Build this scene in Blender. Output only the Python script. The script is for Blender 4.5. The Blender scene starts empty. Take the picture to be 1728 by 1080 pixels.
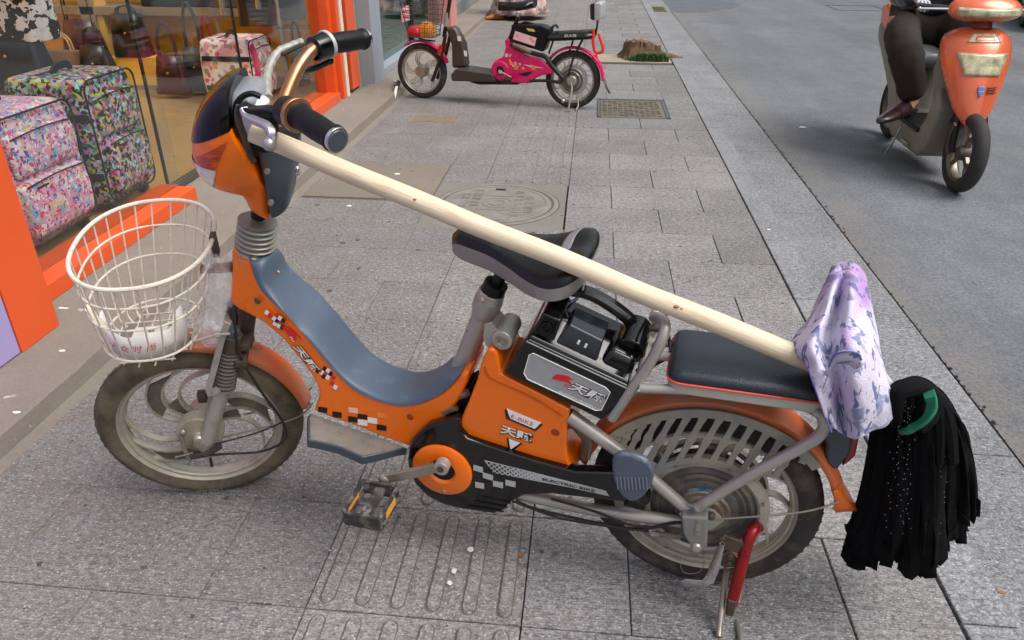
import bpy, bmesh, math, random
from mathutils import Vector, Matrix, noise
random.seed(7)
R=math.radians; PI=math.pi
sc=bpy.context.scene
# ---------------------------------------------------------------- camera
W0,H0=1728,1080
FPX=1268.87; PITCH=0.49209; ROLL=0.00154; YAW=-0.0999; CAMH=1.22684
_fw=Vector((math.sin(YAW)*math.cos(PITCH),math.cos(YAW)*math.cos(PITCH),-math.sin(PITCH)))
_r0=Vector((math.cos(YAW),-math.sin(YAW),0)); _u0=_r0.cross(_fw)
CR=_r0*math.cos(ROLL)+_u0*math.sin(ROLL); CU=-_r0*math.sin(ROLL)+_u0*math.cos(ROLL); CF=_fw
CP=Vector((0,0,CAMH))
cam=bpy.data.cameras.new('camera'); camo=bpy.data.objects.new('camera',cam); sc.collection.objects.link(camo)
cam.sensor_width=36; cam.lens=FPX/W0*36; cam.clip_start=0.02; cam.clip_end=500
m=Matrix((CR,CU,-CF)).transposed().to_4x4(); m.translation=CP; camo.matrix_world=m
sc.camera=camo
# ---------------------------------------------------------------- world, sun, exposure
SUN_EL,SUN_AZ=R(55),R(108)      # azimuth measured from +Y towards +X
w=bpy.data.worlds.new("World"); sc.world=w; w.use_nodes=True
nt=w.node_tree; bg=nt.nodes['Background']
sky=nt.nodes.new('ShaderNodeTexSky'); sky.sky_type='NISHITA'; sky.sun_disc=False
sky.sun_elevation=SUN_EL; sky.sun_rotation=SUN_AZ; sky.air_density=1.0; sky.dust_density=6.0; sky.ozone_density=1.0
hs=nt.nodes.new('ShaderNodeHueSaturation'); hs.inputs['Saturation'].default_value=.30; hs.inputs['Hue'].default_value=.465
nt.links.new(sky.outputs[0],hs.inputs['Color']); nt.links.new(hs.outputs[0],bg.inputs['Color'])
bg.inputs['Strength'].default_value=0.14
sl=bpy.data.lights.new('sun','SUN'); sl.energy=1.15; sl.angle=R(40); sl.color=(1,.975,.94)
so=bpy.data.objects.new('sun',sl); sc.collection.objects.link(so)
sd=Vector((math.sin(SUN_AZ)*math.cos(SUN_EL),math.cos(SUN_AZ)*math.cos(SUN_EL),math.sin(SUN_EL)))
so.rotation_euler=sd.to_track_quat('Z','Y').to_euler(); so.location=(3,-3,8)
sc.view_settings.view_transform='Standard'; sc.view_settings.look='None'; sc.view_settings.gamma=1
sc.view_settings.exposure=0.54
# ---------------------------------------------------------------- helpers
class Frame:                    # local axes: a (to the rear), y (away from the viewer's side), v (up)
    def __init__(s,o,a,y,v): s.o,s.a,s.y,s.v=Vector(o),Vector(a),Vector(y),Vector(v)
    def __call__(s,a,y,v): return s.o+s.a*a+s.y*y+s.v*v
    def d(s,a,y,v): return s.a*a+s.y*y+s.v*v
    def L(s,p,w=0):             # image point -> local point on the plane w metres to the near side
        d=CF*FPX+CR*(p[0]-W0/2)-CU*(p[1]-H0/2); n=-s.y; o=s.o+n*w
        q=CP+d*((o-CP).dot(n)/d.dot(n))-s.o
        return Vector((q.dot(s.a),-w,q.dot(s.v)))
    def H(s,p,h=0):             # image point -> local point at height h
        d=CF*FPX+CR*(p[0]-W0/2)-CU*(p[1]-H0/2); o=s.o+s.v*h
        q=CP+d*((o-CP).dot(s.v)/d.dot(s.v))-s.o
        return Vector((q.dot(s.a),q.dot(s.y),h))
    def A(s,p,a=0):             # image point -> local point on the plane a=const
        d=CF*FPX+CR*(p[0]-W0/2)-CU*(p[1]-H0/2); o=s.o+s.a*a
        q=CP+d*((o-CP).dot(s.a)/d.dot(s.a))-s.o
        return Vector((a,q.dot(s.y),q.dot(s.v)))
WF=Frame((0,0,0),(1,0,0),(0,1,0),(0,0,1))
def bikeframe(x,y,h,l,z=0):
    e=Vector((-math.cos(h),-math.sin(h),0)); n0=Vector((e.y,-e.x,0))
    if n0.y>0: n0=-n0
    v=Vector((0,0,1))*math.cos(l)+n0*math.sin(l); n=n0*math.cos(l)-Vector((0,0,1))*math.sin(l)
    return Frame((x,y,z),-e,-n,v)
def cr(pts,n=6,closed=False):
    P=[Vector(p) for p in pts]; N=len(P); o=[]
    rng=range(N if closed else N-1)
    for i in rng:
        if closed: a,b,c,d=P[i-1],P[i],P[(i+1)%N],P[(i+2)%N]
        else: a,b,c,d=P[max(i-1,0)],P[i],P[i+1],P[min(i+2,N-1)]
        for k in range(n):
            t=k/n; o.append(.5*((2*b)+(c-a)*t+(2*a-5*b+4*c-d)*t*t+(3*b-a-3*c+d)*t**3))
    if not closed: o.append(P[-1])
    return o
def lerp(a,b,t): return a+(b-a)*t
class MB:
    def __init__(s,F=None): s.v=[];s.f=[];s.F=F or WF; s.m=[]; s.cm=0
    def add(s,vs,fs):
        k=len(s.v)
        s.v+=[s.F(*p) for p in vs]; s.f+=[tuple(i+k for i in f) for f in fs]; s.m+=[s.cm]*len(fs); return s
    def grid(s,rings,cl=True,cap=True,capu=False):
        n=len(rings[0]); vs=[p for r in rings for p in r]; fs=[]
        for i in range(len(rings)-1):
            for j in range(n if cl else n-1):
                a=i*n+j; b=i*n+(j+1)%n; fs.append((a,b,b+n,a+n))
        if cap and cl:
            fs.append(tuple(range(n-1,-1,-1))); o=(len(rings)-1)*n; fs.append(tuple(range(o,o+n)))
        return s.add(vs,fs)
    def sweep(s,pts,sec,up=None,closed=False,cap=True,scale=None):
        P=[Vector(p) for p in pts]; N=len(P); rings=[]; prev=None
        for i in range(N):
            if closed: t=P[(i+1)%N]-P[i-1]
            else: t=P[min(i+1,N-1)]-P[max(i-1,0)]
            if t.length<1e-9: t=Vector((0,0,1))
            t.normalize()
            if up is not None:
                u=Vector(up)-t*t.dot(Vector(up))
                if u.length<1e-5: u=Vector((1,0,0))-t*t.x
            elif prev is None:
                u=Vector((0,0,1)) if abs(t.z)<.9 else Vector((1,0,0)); u=u-t*t.dot(u)
            else: u=prev-t*t.dot(prev)
            u.normalize(); prev=u; b=t.cross(u)
            k=scale[i] if scale else 1
            rings.append([P[i]+u*(y*k)+b*(x*k) for x,y in sec])
        if closed: rings.append(rings[0])
        return s.grid(rings,True,cap and not closed)
    def tube(s,pts,r,n=10,closed=False,cap=True):
        sc_=list(r) if isinstance(r,(list,tuple)) else None
        if sc_ and len(sc_)!=len(pts):
            M=len(sc_)-1; o=[]
            for i in range(len(pts)):
                t=i/(len(pts)-1)*M; k=min(int(t),M-1); o.append(lerp(sc_[k],sc_[k+1],t-k))
            sc_=o
        rr=1 if sc_ else r
        sec=[(math.cos(2*PI*i/n)*rr,math.sin(2*PI*i/n)*rr) for i in range(n)]
        return s.sweep(pts,sec,None,closed,cap,sc_)
    def bar(s,pts,hw,ht,up=(0,1,0),closed=False,c=.25):
        k=min(hw,ht)*c
        sec=[(hw,ht-k),(hw-k,ht),(-hw+k,ht),(-hw,ht-k),(-hw,-ht+k),(-hw+k,-ht),(hw-k,-ht),(hw,-ht+k)]
        return s.sweep(pts,sec,up,closed)
    def box(s,x0,x1,y0,y1,z0,z1):
        vs=[(x,y,z) for z in(z0,z1) for x,y in((x0,y0),(x1,y0),(x1,y1),(x0,y1))]
        return s.add(vs,[(3,2,1,0),(4,5,6,7),(0,1,5,4),(1,2,6,5),(2,3,7,6),(3,0,4,7)])
    def prism(s,pts,y0,y1):     # pts: (a,v) outline, extruded along y
        pts=[(p[0],p[-1]) for p in pts]
        ar=sum(pts[i-1][0]*pts[i][1]-pts[i][0]*pts[i-1][1] for i in range(len(pts)))
        if ar<0: pts=pts[::-1]
        n=len(pts); vs=[(x,y0,z) for x,z in pts]+[(x,y1,z) for x,z in pts]
        fs=[tuple(range(n)),tuple(range(2*n-1,n-1,-1))]+[((i+1)%n,i,i+n,(i+1)%n+n) for i in range(n)]
        return s.add(vs,fs)
    def plate(s,pts,z0,z1):     # pts: (x,y) outline, extruded along v
        pts=[(p[0],p[1]) for p in pts]
        ar=sum(pts[i-1][0]*pts[i][1]-pts[i][0]*pts[i-1][1] for i in range(len(pts)))
        if ar<0: pts=pts[::-1]
        n=len(pts); vs=[(x,y,z0) for x,y in pts]+[(x,y,z1) for x,y in pts]
        fs=[tuple(range(n-1,-1,-1)),tuple(range(n,2*n))]+[(i,(i+1)%n,(i+1)%n+n,i+n) for i in range(n)]
        return s.add(vs,fs)
    def lathe(s,c,prof,n=48,a0=0,a1=None,axis='y',closedp=False):
        full=a1 is None; a1=2*PI if full else a1; cx,cy,cz=c; rings=[]
        for i in range(n if full else n+1):
            t=a0+(a1-a0)*i/n; C,S=math.cos(t),math.sin(t)
            if axis=='y': rings.append([(cx+r*C,cy+h,cz+r*S) for r,h in prof])
            elif axis=='v': rings.append([(cx+r*C,cy+r*S,cz+h) for r,h in prof])
            else: rings.append([(cx+h,cy+r*C,cz+r*S) for r,h in prof])
        if full: rings.append(rings[0])
        return s.grid(rings,closedp,False)
    def ball(s,c,r,n=12,sx=1,sy=1,sz=1):
        rings=[]
        for i in range(n+1):
            p=-PI/2+PI*i/n
            rings.append([(c[0]+r*sx*math.cos(p)*math.cos(2*PI*j/(2*n)),c[1]+r*sy*math.cos(p)*math.sin(2*PI*j/(2*n)),c[2]+r*sz*math.sin(p)) for j in range(2*n)])
        return s.grid(rings,True,True)
    def build(s,name,mat,parent=None,bevel=0,seg=2,ang=38,smooth=True,sub=0,solid=0,merge=True,**props):
        me=bpy.data.meshes.new(name); off=parent_off(parent)
        me.from_pydata([tuple(v-off) for v in s.v],[],s.f)
        bm=bmesh.new(); bm.from_mesh(me)
        if merge: bmesh.ops.remove_doubles(bm,verts=bm.verts,dist=1e-5)
        bmesh.ops.recalc_face_normals(bm,faces=bm.faces)
        bm.to_mesh(me); bm.free()
        return link(name,me,mat,parent,bevel,seg,ang,smooth,sub,solid,props)
def link(name,me,mat,parent,bevel=0,seg=2,ang=38,smooth=True,sub=0,solid=0,props={}):
    if smooth:
        for p in me.polygons: p.use_smooth=True
        if not sub: me.set_sharp_from_angle(angle=R(ang))
    for mm in (mat if isinstance(mat,list) else [mat]): me.materials.append(mm)
    o=bpy.data.objects.new(name,me); sc.collection.objects.link(o); o.parent=parent
    if sub:
        d=o.modifiers.new('sub','SUBSURF'); d.levels=sub; d.render_levels=sub
    if solid:
        d=o.modifiers.new('solid','SOLIDIFY'); d.thickness=solid; d.offset=0
    if bevel:
        d=o.modifiers.new('bev','BEVEL'); d.width=bevel; d.segments=seg; d.limit_method='ANGLE'; d.angle_limit=R(40); d.harden_normals=False
        for p in me.polygons: p.use_smooth=True
        wn=o.modifiers.new('wn','WEIGHTED_NORMAL'); wn.keep_sharp=False; wn.weight=80
    for k,v in props.items(): o[k]=v
    return o
def parent_off(p):
    o=Vector((0,0,0))
    while p is not None:
        o+=Vector(p.location); p=p.parent
    return o
def thing(name,loc,label,cat,group=None):
    o=bpy.data.objects.new(name,None); sc.collection.objects.link(o); o.location=loc; o.empty_display_size=.1
    o['label']=label; o['category']=cat
    if group: o['group']=group
    return o
def T(label,cat,group=None):
    d=dict(label=label,category=cat)
    if group: d['group']=group
    return d
ST=dict(kind='structure')
def text(s,mat,parent,F,w,p0,p1,h,ext=.0004,shear=0,bold=0,name='lettering',yscale=None):
    """text on the near side: starts at image point p0, ends at p1 (baseline), height h metres"""
    a=F.L(p0,w); b=F.L(p1,w); return text3(s,mat,parent,F(*a),F(*b),-F.y,h,ext,shear,bold,name)
def text3(s,mat,parent,A,B,n,h,ext=.0004,shear=0,bold=0,name='lettering',**props):
    cu=bpy.data.curves.new(name,'FONT'); cu.body=s; cu.size=1; cu.offset=bold; cu.shear=shear; cu.resolution_u=3
    to=bpy.data.objects.new('tmp_text',cu); sc.collection.objects.link(to)
    dg=bpy.context.evaluated_depsgraph_get(); dg.update()
    me=bpy.data.meshes.new_from_object(to.evaluated_get(dg)); bpy.data.objects.remove(to); bpy.data.curves.remove(cu)
    xs=[v.co.x for v in me.vertices]; ys=[v.co.y for v in me.vertices]
    x0,x1,y0,y1=min(xs),max(xs),min(ys),max(ys); ex=(B-A); up=Vector(n).cross(ex).normalized(); off=parent_off(parent)
    for v in me.vertices:
        v.co=A+ex*((v.co.x-x0)/(x1-x0))+up*((v.co.y-y0)/(y1-y0)*h)+Vector(n)*ext-off
    return link(name,me,mat,parent,smooth=False,props=props)
# ---------------------------------------------------------------- materials
def rgb(r,g,b):
    f=lambda c:(c/255/12.92 if c/255<=.04045 else ((c/255+.055)/1.055)**2.4)
    return (f(r),f(g),f(b),1)
_mc={}
def mat(name,col,rough=.5,metal=0,var=.12,vs=8,dirt=None,dam=0,ds=6,bump=0,bs=60,coat=0,trans=0,alpha=1,spec=.5,rv=.1,sss=0,stretch=None,sheen=0):
    if name in _mc: return _mc[name]
    m=bpy.data.materials.new(name); m.use_nodes=True; n=m.node_tree; N=n.nodes; K=n.links; b=N['Principled BSDF']
    tc=N.new('ShaderNodeTexCoord'); mp=N.new('ShaderNodeMapping'); K.new(tc.outputs['Object'],mp.inputs[0])
    if stretch: mp.inputs['Scale'].default_value=stretch
    n1=N.new('ShaderNodeTexNoise'); n1.inputs['Scale'].default_value=vs; n1.inputs['Detail'].default_value=5; n1.inputs['Roughness'].default_value=.6
    K.new(mp.outputs[0],n1.inputs['Vector'])
    r1=N.new('ShaderNodeMapRange'); r1.inputs[1].default_value=.3; r1.inputs[2].default_value=.7; r1.inputs[3].default_value=1-var; r1.inputs[4].default_value=1+var
    K.new(n1.outputs[0],r1.inputs[0])
    mx=N.new('ShaderNodeVectorMath'); mx.operation='SCALE'; mx.inputs[0].default_value=col[:3]; K.new(r1.outputs[0],mx.inputs['Scale'])
    out=mx.outputs[0]
    if dirt:
        n2=N.new('ShaderNodeTexNoise'); n2.inputs['Scale'].default_value=ds; n2.inputs['Detail'].default_value=8; n2.inputs['Roughness'].default_value=.7
        K.new(mp.outputs[0],n2.inputs['Vector'])
        r2=N.new('ShaderNodeMapRange'); r2.inputs[1].default_value=.62-dam*.5; r2.inputs[2].default_value=.75-dam*.3; r2.inputs[4].default_value=min(1,.5+dam*.6)
        K.new(n2.outputs[0],r2.inputs[0])
        m2=N.new('ShaderNodeMix'); m2.data_type='RGBA'; K.new(r2.outputs[0],m2.inputs[0]); K.new(out,m2.inputs[6]); m2.inputs[7].default_value=dirt; out=m2.outputs[2]
    K.new(out,b.inputs['Base Color'])
    rr=N.new('ShaderNodeMapRange'); rr.inputs[1].default_value=.3; rr.inputs[2].default_value=.7; rr.inputs[3].default_value=max(.02,rough-rv); rr.inputs[4].default_value=min(1,rough+rv)
    K.new(n1.outputs[0],rr.inputs[0]); K.new(rr.outputs[0],b.inputs['Roughness'])
    b.inputs['Metallic'].default_value=metal; b.inputs['Specular IOR Level'].default_value=spec
    b.inputs['Coat Weight'].default_value=coat; b.inputs['Coat Roughness'].default_value=.08
    b.inputs['Transmission Weight'].default_value=trans; b.inputs['Alpha'].default_value=alpha
    if sheen: b.inputs['Sheen Weight'].default_value=sheen
    if sss: b.inputs['Subsurface Weight'].default_value=sss; b.inputs['Subsurface Radius'].default_value=(.02,.01,.005)
    if bump:
        n3=N.new('ShaderNodeTexNoise'); n3.inputs['Scale'].default_value=bs; n3.inputs['Detail'].default_value=4; K.new(mp.outputs[0],n3.inputs['Vector'])
        bp=N.new('ShaderNodeBump'); bp.inputs['Strength'].default_value=min(1,bump); bp.inputs['Distance'].default_value=.002; K.new(n3.outputs[0],bp.inputs['Height']); K.new(bp.outputs[0],b.inputs['Normal'])
    _mc[name]=m; return m
DUST=rgb(150,135,115); RUST=rgb(120,70,40)
M_orange=mat('orange plastic',rgb(232,108,4),.24,var=.07,vs=4,coat=.25,rv=.09,dirt=rgb(170,88,34),dam=.05,ds=22)
M_orange2=mat('worn orange plastic',rgb(214,94,28),.5,var=.12,vs=6,dirt=rgb(176,128,100),dam=.5,ds=7)
M_slate=mat('slate plastic',rgb(78,92,108),.42,var=.06,vs=5,dirt=rgb(120,130,140),dam=.06,ds=25,rv=.08)
M_slate2=mat('dark slate plastic',rgb(62,70,78),.4,var=.06,vs=5)
M_black=mat('glossy black plastic',rgb(7,7,8),.12,var=.2,vs=6,coat=.15,rv=.05)
M_blackm=mat('matt black plastic',rgb(15,15,15),.45,var=.2,vs=12,bump=.2,bs=300,spec=.3)
M_rub=mat('tyre rubber',rgb(58,54,49),.85,var=.25,vs=14,dirt=rgb(116,104,86),dam=.6,ds=9,bump=.4,bs=160,spec=.2)
M_rubd=mat('dark rubber',rgb(42,39,37),.78,var=.25,vs=20,dirt=rgb(98,88,74),dam=.25,ds=14,bump=.3,bs=150)
M_rim=mat('dusty cast alloy',rgb(178,172,158),.45,.35,var=.14,vs=10,dirt=rgb(136,122,100),dam=.36,ds=10,bump=.2,bs=120)
M_web=mat('dirty dark web',rgb(84,79,70),.8,var=.3,vs=20,dirt=rgb(120,108,90),dam=.2,ds=20)
M_silver=mat('silver paint',rgb(170,166,158),.36,.45,var=.08,vs=8,dirt=rgb(130,105,80),dam=.1,ds=16)
M_steel=mat('dull steel',rgb(150,142,130),.45,.6,var=.15,vs=18,dirt=RUST,dam=.16,ds=22)
M_chrome=mat('chrome',rgb(205,205,205),.14,1,var=.05,vs=10,rv=.06)
M_rust=mat('rusty steel',rgb(88,74,62),.7,.3,var=.35,vs=25,dirt=rgb(56,48,42),dam=.3,ds=30,bump=.3,bs=200)
M_copper=mat('tarnished chrome bar',rgb(170,122,88),.28,.8,var=.15,vs=14,dirt=rgb(190,185,175),dam=.3,ds=8)
M_wood=mat('pale pole wood',rgb(216,200,172),.55,var=.10,vs=9,dirt=rgb(170,138,100),dam=.16,ds=10,stretch=(.6,9,9),bump=.3,bs=40)
M_wire=mat('cream basket wire',rgb(214,206,190),.5,var=.08,vs=20,dirt=RUST,dam=.13,ds=55)
M_red=mat('red paint',rgb(138,20,22),.34,.3,var=.25,vs=22,dirt=rgb(90,50,42),dam=.14,ds=26)
M_vinyl=mat('dark vinyl',rgb(32,38,48),.36,var=.12,vs=10,bump=.5,bs=420,rv=.05)
M_vinylb=mat('black vinyl',rgb(9,9,10),.3,var=.2,vs=10,bump=.3,bs=420)
M_vinylg=mat('grey vinyl',rgb(140,137,132),.5,var=.08,vs=12,bump=.3,bs=300)
M_pipe=mat('red piping',rgb(206,84,62),.5)
M_amber=mat('amber lens',rgb(176,60,4),.12,var=.75,vs=34,coat=.5,stretch=(1,1,7))
M_clear=mat('clear lens',rgb(214,204,196),.12,var=.3,vs=30,coat=.6)
M_white=mat('white print',rgb(232,230,226),.5,var=.03)
M_whitef=mat('faded pink print',rgb(236,190,170),.5,var=.05)
M_dkprint=mat('black print',rgb(14,13,13),.45,var=.05)
M_redprint=mat('red print',rgb(205,28,40),.45,var=.05)
M_silverlab=mat('brushed silver label',rgb(158,160,160),.4,.15,var=.06,vs=60)
M_greyprint=mat('grey print',rgb(178,180,180),.4,.2,var=.04)
M_cable=mat('black cable',rgb(28,26,25),.5,var=.2,vs=20,dirt=rgb(100,90,75),dam=.1)
M_guard=mat('dusty grey guard',rgb(124,125,121),.6,var=.1,vs=10,dirt=rgb(150,142,122),dam=.45,ds=9,bump=.2,bs=100)
M_motor=mat('dirty motor casing',rgb(88,86,82),.6,.3,var=.3,vs=14,dirt=rgb(140,130,112),dam=.3,ds=16)
# ================================================================ ORANGE ELECTRIC BICYCLE
B=bikeframe(.26322,1.18194,-.15686,.02973); FK=bikeframe(-.84651,1.35091,.27967,.15548)
_ax=B.y.cross(FK.y).normalized()
if _ax.z<0: _ax=-_ax
_p0=Matrix((B.y,FK.y,_ax)).inverted()@Vector((B.y.dot(B.o),FK.y.dot(FK.o),0))
_rm=Matrix.Rotation(-.1,3,_ax)
HK=Frame(_p0+_rm@(FK.o-_p0),_rm@FK.a,_rm@FK.y,_rm@FK.v)
bike=thing('electric_bicycle',(-.29,1.27,0),'orange electric bicycle with a cream wire basket and a black battery box','electric bicycle')
def mir(pts,s): return [Vector((p[0],p[1]*s,p[2])) for p in pts]
def LL(F,pts,w): return [F.L(p,w) for p in pts]
def disc(F,c,r,w0,w1,n=32,r0=0):
    m=MB(F); m.lathe((c[0],0,c[2]),[(r0,-w0),(r,-w0),(r,-w1),(r0,-w1)] if r0 else [(.0001,-w0),(r,-w0),(r,-w1),(.0001,-w1)],n,closedp=bool(r0)); return m
def poly(name,mt,parent,F,w,pts,th=.0006,**k):
    m=MB(F); q=LL(F,pts,w); m.prism([(p.x,p.z) for p in q],-w,-w-th); return m.build(name,mt,parent,smooth=False,**k)
# ---------------------------------------------------------------- wheels
def tyre_rim(F,c,parent,Ro,Rr,hw,mt,mr,lug=True,nl=64):
    rho=hw; tp=[]
    for i in range(13):
        t=-PI*.5+PI*i/12*1.0
        tp.append((Ro-rho+rho*math.cos(t)*1.0,hw*math.sin(t)))
    tp=[(Rr-.002,-hw*.8)]+tp+[(Rr-.002,hw*.8)]
    m=MB(F); m.lathe(c,tp,96)
    if lug:
        for i in range(nl):
            for s in(-1,1):
                t=2*PI*(i+.25*s)/nl; f=Frame(F(*c),F.d(math.cos(t),0,math.sin(t)),F.y*s,F.d(-math.sin(t),0,math.cos(t)))
                mm=MB(f); mm.add([(Ro-rho*.55,hw*.80,-.0022),(Ro-rho*.55,hw*.80,.0022),(Ro-rho*.55,hw*.9,.0022),(Ro-rho*.55,hw*.9,-.0022),(Ro-.003,hw*.3,-.0026),(Ro-.003,hw*.3,.0026),(Ro+.0012,hw*.34,.0026),(Ro+.0012,hw*.34,-.0026)],[(0,1,2,3),(4,7,6,5),(0,4,5,1),(1,5,6,2),(2,6,7,3),(3,7,4,0)])
                k=len(m.v); m.v+=mm.v; m.f+=[tuple(x+k for x in q) for q in mm.f]; m.m+=mm.m
        m.lathe(c,[(Ro-.006,-.006),(Ro+.001,-.005),(Ro+.001,.005),(Ro-.006,.006)],96)
    ty=m.build('tyre',mt,parent,merge=False)
    m=MB(F); h=hw*.70
    pr=[(Rr,-h),(Rr-.002,-h-.002),(Rr-.005,-h),(Rr-.007,-h+.005),(Rr-.012,-h+.004),(Rr-.014,-h+.008),(Rr-.016,-h+.009),(Rr-.017,-h+.012),(Rr-.017,h-.012),(Rr-.016,h-.009),(Rr-.012,h-.004),(Rr-.007,h-.005),(Rr-.005,h),(Rr-.002,h+.002),(Rr,h),(Rr-.003,h-.006),(Rr-.003,-h+.006)]
    m.lathe(c,pr,96,closedp=True); rm=m.build('rim',mr,parent)
    return ty,rm
def swirl(F,c,parent,r0,r1,fans,mt,mw,n=3,gap=R(17),sw=R(38),sh=R(26),hw=.008,web=True):
    m=MB(F); mwb=MB(F)
    for A in fans:
        cv=[]
        for k in range(n):
            e=A+(k-(n-1)/2)*gap*1.15; b=A+sh+(k-(n-1)/2)*gap*1.1
            pts=[]
            for i in range(11):
                t=i/10; r=lerp(r0,r1,t); ang=lerp(b,e,t**1.25)+math.sin(t*PI)*sw*.28
                pts.append((c[0]+r*math.cos(ang),c[1],c[2]+r*math.sin(ang)))
            cv.append(pts); m.bar(pts,hw,.0035,up=(0,1,0)) if False else m.sweep(pts,[(.0023,-hw),(.0023,hw),(-.0023,hw),(-.0023,-hw)],up=(0,1,0))
        if not web:
            for pts in cv:
                ms=MB(F); ms.sweep(pts,[(.0023,-hw),(.0023,hw),(-.0023,hw),(-.0023,-hw)],up=(0,1,0)); ms.build('spoke',mt,parent,ang=50)
            m=MB(F)
        else:
            m.lathe(c,[(r1-.003,-.006),(r1+.002,-.006),(r1+.002,.006),(r1-.003,.006)],24,A-R(40),A+R(40)); m.lathe(c,[(r0-.004,-.006),(r0+.004,-.006),(r0+.004,.006),(r0-.004,.006)],24,A+sh-R(40),A+sh+R(40)); m.build('spoke',mt,parent,ang=50); m=MB(F)
            for k in range(n-1):
                a,b=cv[k],cv[k+1]; rg=[]
                lo,hi=(0,5) if k%2==0 else (4,10)
                for i in range(lo,hi):
                    rg.append([(a[i][0],c[1]-.003,a[i][2]),(b[i][0],c[1]-.003,b[i][2]),(b[i][0],c[1]+.003,b[i][2]),(a[i][0],c[1]+.003,a[i][2])])
                mwb.grid(rg)
    if web: mwb.build('spoke_web',mw,parent)
WC=(0,0,.22)
# front wheel
fw=disc(FK,WC,.034,-.045,.04); fwh=fw.build('front_wheel',M_rim,bike,bevel=.003)
tyre_rim(FK,WC,fwh,.22,.1765,.0265,M_rub,M_rim)
swirl(FK,WC,fwh,.033,.161,[R(192),R(92),R(-20)],M_rim,M_web,gap=R(22),sw=R(46),sh=R(48),hw=.0075)
m=MB(FK); m.lathe(WC,[(.001,-.056),(.012,-.056),(.015,-.05),(.047,-.046),(.05,-.04),(.05,-.016),(.03,-.010)],40); m.build('drum_brake',M_rim,fwh)
m=MB(FK); m.tube(LL(FK,[(305,735),(312,760),(322,775)],.062),[.006,.0045,.006],8); m.tube(LL(FK,[(296,772),(326,764)],.066),.0022,6); m.ball(FK.L((309,729),.06),.008,6); m.build('brake_arm',M_steel,fwh)
m=MB(FK); m.tube([(0,-.075,.22),(0,.075,.22)],.0055,10); m.tube([(0,-.066,.22),(0,-.074,.22)],.011,6); m.build('axle',M_steel,fwh)
m=MB(FK); m.tube([(-.01,0,.22-.148),(-.008,0,.22-.12)],.0035,8); m.build('valve',M_rubd,fwh)
text('E-BIKE PRO',M_rim,fwh,FK,.0235,(376,823),(333,825),.0065,ext=.003)
# fork
for s in(1,-1):
    lo=mir(LL(FK,[(350,742),(365,690),(378,650)],.052),s); up=mir(LL(FK,[(378,652),(388,590)],.052),s)
    m=MB(FK); m.tube(lo,[.019,.0165,.0165,.0175],16); m.tube([lo[0]-Vector((0,0,.004)),lo[0]+Vector((-.012,0,-.026))],[.016,.014],12)
    m.bar([lo[0]+Vector((0,0,0)),Vector((0,-.056*s,.22))],.012,.004,up=(0,1,0)); m.ball((0,-.056*s,.22),.014,8)
    fl=m.build('fork_leg',M_silver,bike)
    m=MB(FK); d=up[1]-up[0]; pts=[];rr=[]
    for i in range(49):
        t=i/48; pts.append(up[0]+d*t); rr.append(.0205+.0036*math.cos(t*2*PI*10))
    m.tube(pts,rr,18); m.build('dust_boot',mat('dusty fork boot',rgb(92,86,78),.8,var=.2,vs=20),fl)
    cp=FK.L((391,563),.052); cp=mir([cp],s)[0]
    m=MB(FK); m.tube([up[1],cp],.021,16); m.build('fork_clamp',M_rust,fl,bevel=.002)
    m=MB(FK); m.tube([cp,cp+Vector((.003,0,.011))],[.017,.016],18); m.ball(cp+Vector((.003,0,.010)),.0155,8,1,1,.4); m.build('cap',M_slate2,fl)
ax0=FK.L((404,655),0)
def SA(t,F=FK): # point on the steering axis at height t
    P=_p0+_ax*((t-_p0.z)/_ax.z); q=P-F.o; return Vector((q.dot(F.a),q.dot(F.y),q.dot(F.v)))
m=MB(FK); m.bar([SA(.43)+Vector((0,-.075,0)),SA(.43)+Vector((0,.075,0))],.011,.008,up=(0,0,1)); m.bar([SA(.46)+Vector((0,-.06,0)),SA(.46)+Vector((0,.06,0))],.014,.008,up=(0,0,1))
m.tube([SA(.42),SA(.5)],.017,16); m.build('fork_crown',M_rust,bike,bevel=.003)
m=MB(FK); m.tube([SA(.5),SA(.63)],.02,16); m.build('head_tube',M_rust,bike)
m=MB(FK); m.bar(cr(LL(FK,[(384,545),(376,566),(364,612),(352,655)],.078),5),.0062,.003,up=(0,1,0)); m.bar(cr(LL(FK,[(352,655),(356,663),(368,657)],.078),4),.007,.003,up=(0,1,0))
m.tube(LL(FK,[(325,577),(366,565),(388,563)],.085),.003,8); m.tube(LL(FK,[(364,566),(372,565)],.09),.006,8); m.build('basket_stay',M_silver,bike)
m=MB(FK); m.bar(cr(LL(FK,[(408,560),(420,562),(426,572),(422,580)],-.03),5),.005,.005); m.build('hook',mat('maroon hook',rgb(90,40,50),.4),bike)
m=MB(FK); m.box(.012,.03,-.03,-.012,.30,.325); m.build('reflector_bracket',M_rust,bike,bevel=.002)
# front mudguard
def guard(F,c,r,a0,a1,hw,mt,parent,name='mudguard',n=40,lip=.014,end=None):
    prof=[(r-lip,-hw),(r-lip*.3,-hw*.92),(r,-hw*.6),(r+.003,0),(r,hw*.6),(r-lip*.3,hw*.92),(r-lip,hw)]
    m=MB(F); m.lathe(c,prof,n,a0,a1)
    if end:
        pass
    return m.build(name,mt,parent,solid=.0025)
fg=guard(FK,WC,.243,R(9),R(104),.034,M_orange2,bike)
m=MB(FK); q=[FK.L(p,.03) for p in((525,683),(500,705),(430,725),(345,745))]; m.tube(cr([Vector((.235,0,.24))]+q,6),.0022,7)
for s in(-1,): m.tube(cr(mir(q,-1),6),.0022,7)
m.build('mudguard_stay',M_steel,fg)
m=MB(FK); m.ball(FK.L((435,587),.022),.008,8,1.3,.5,.8); m.build('bolt',M_orange2,fg)
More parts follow.
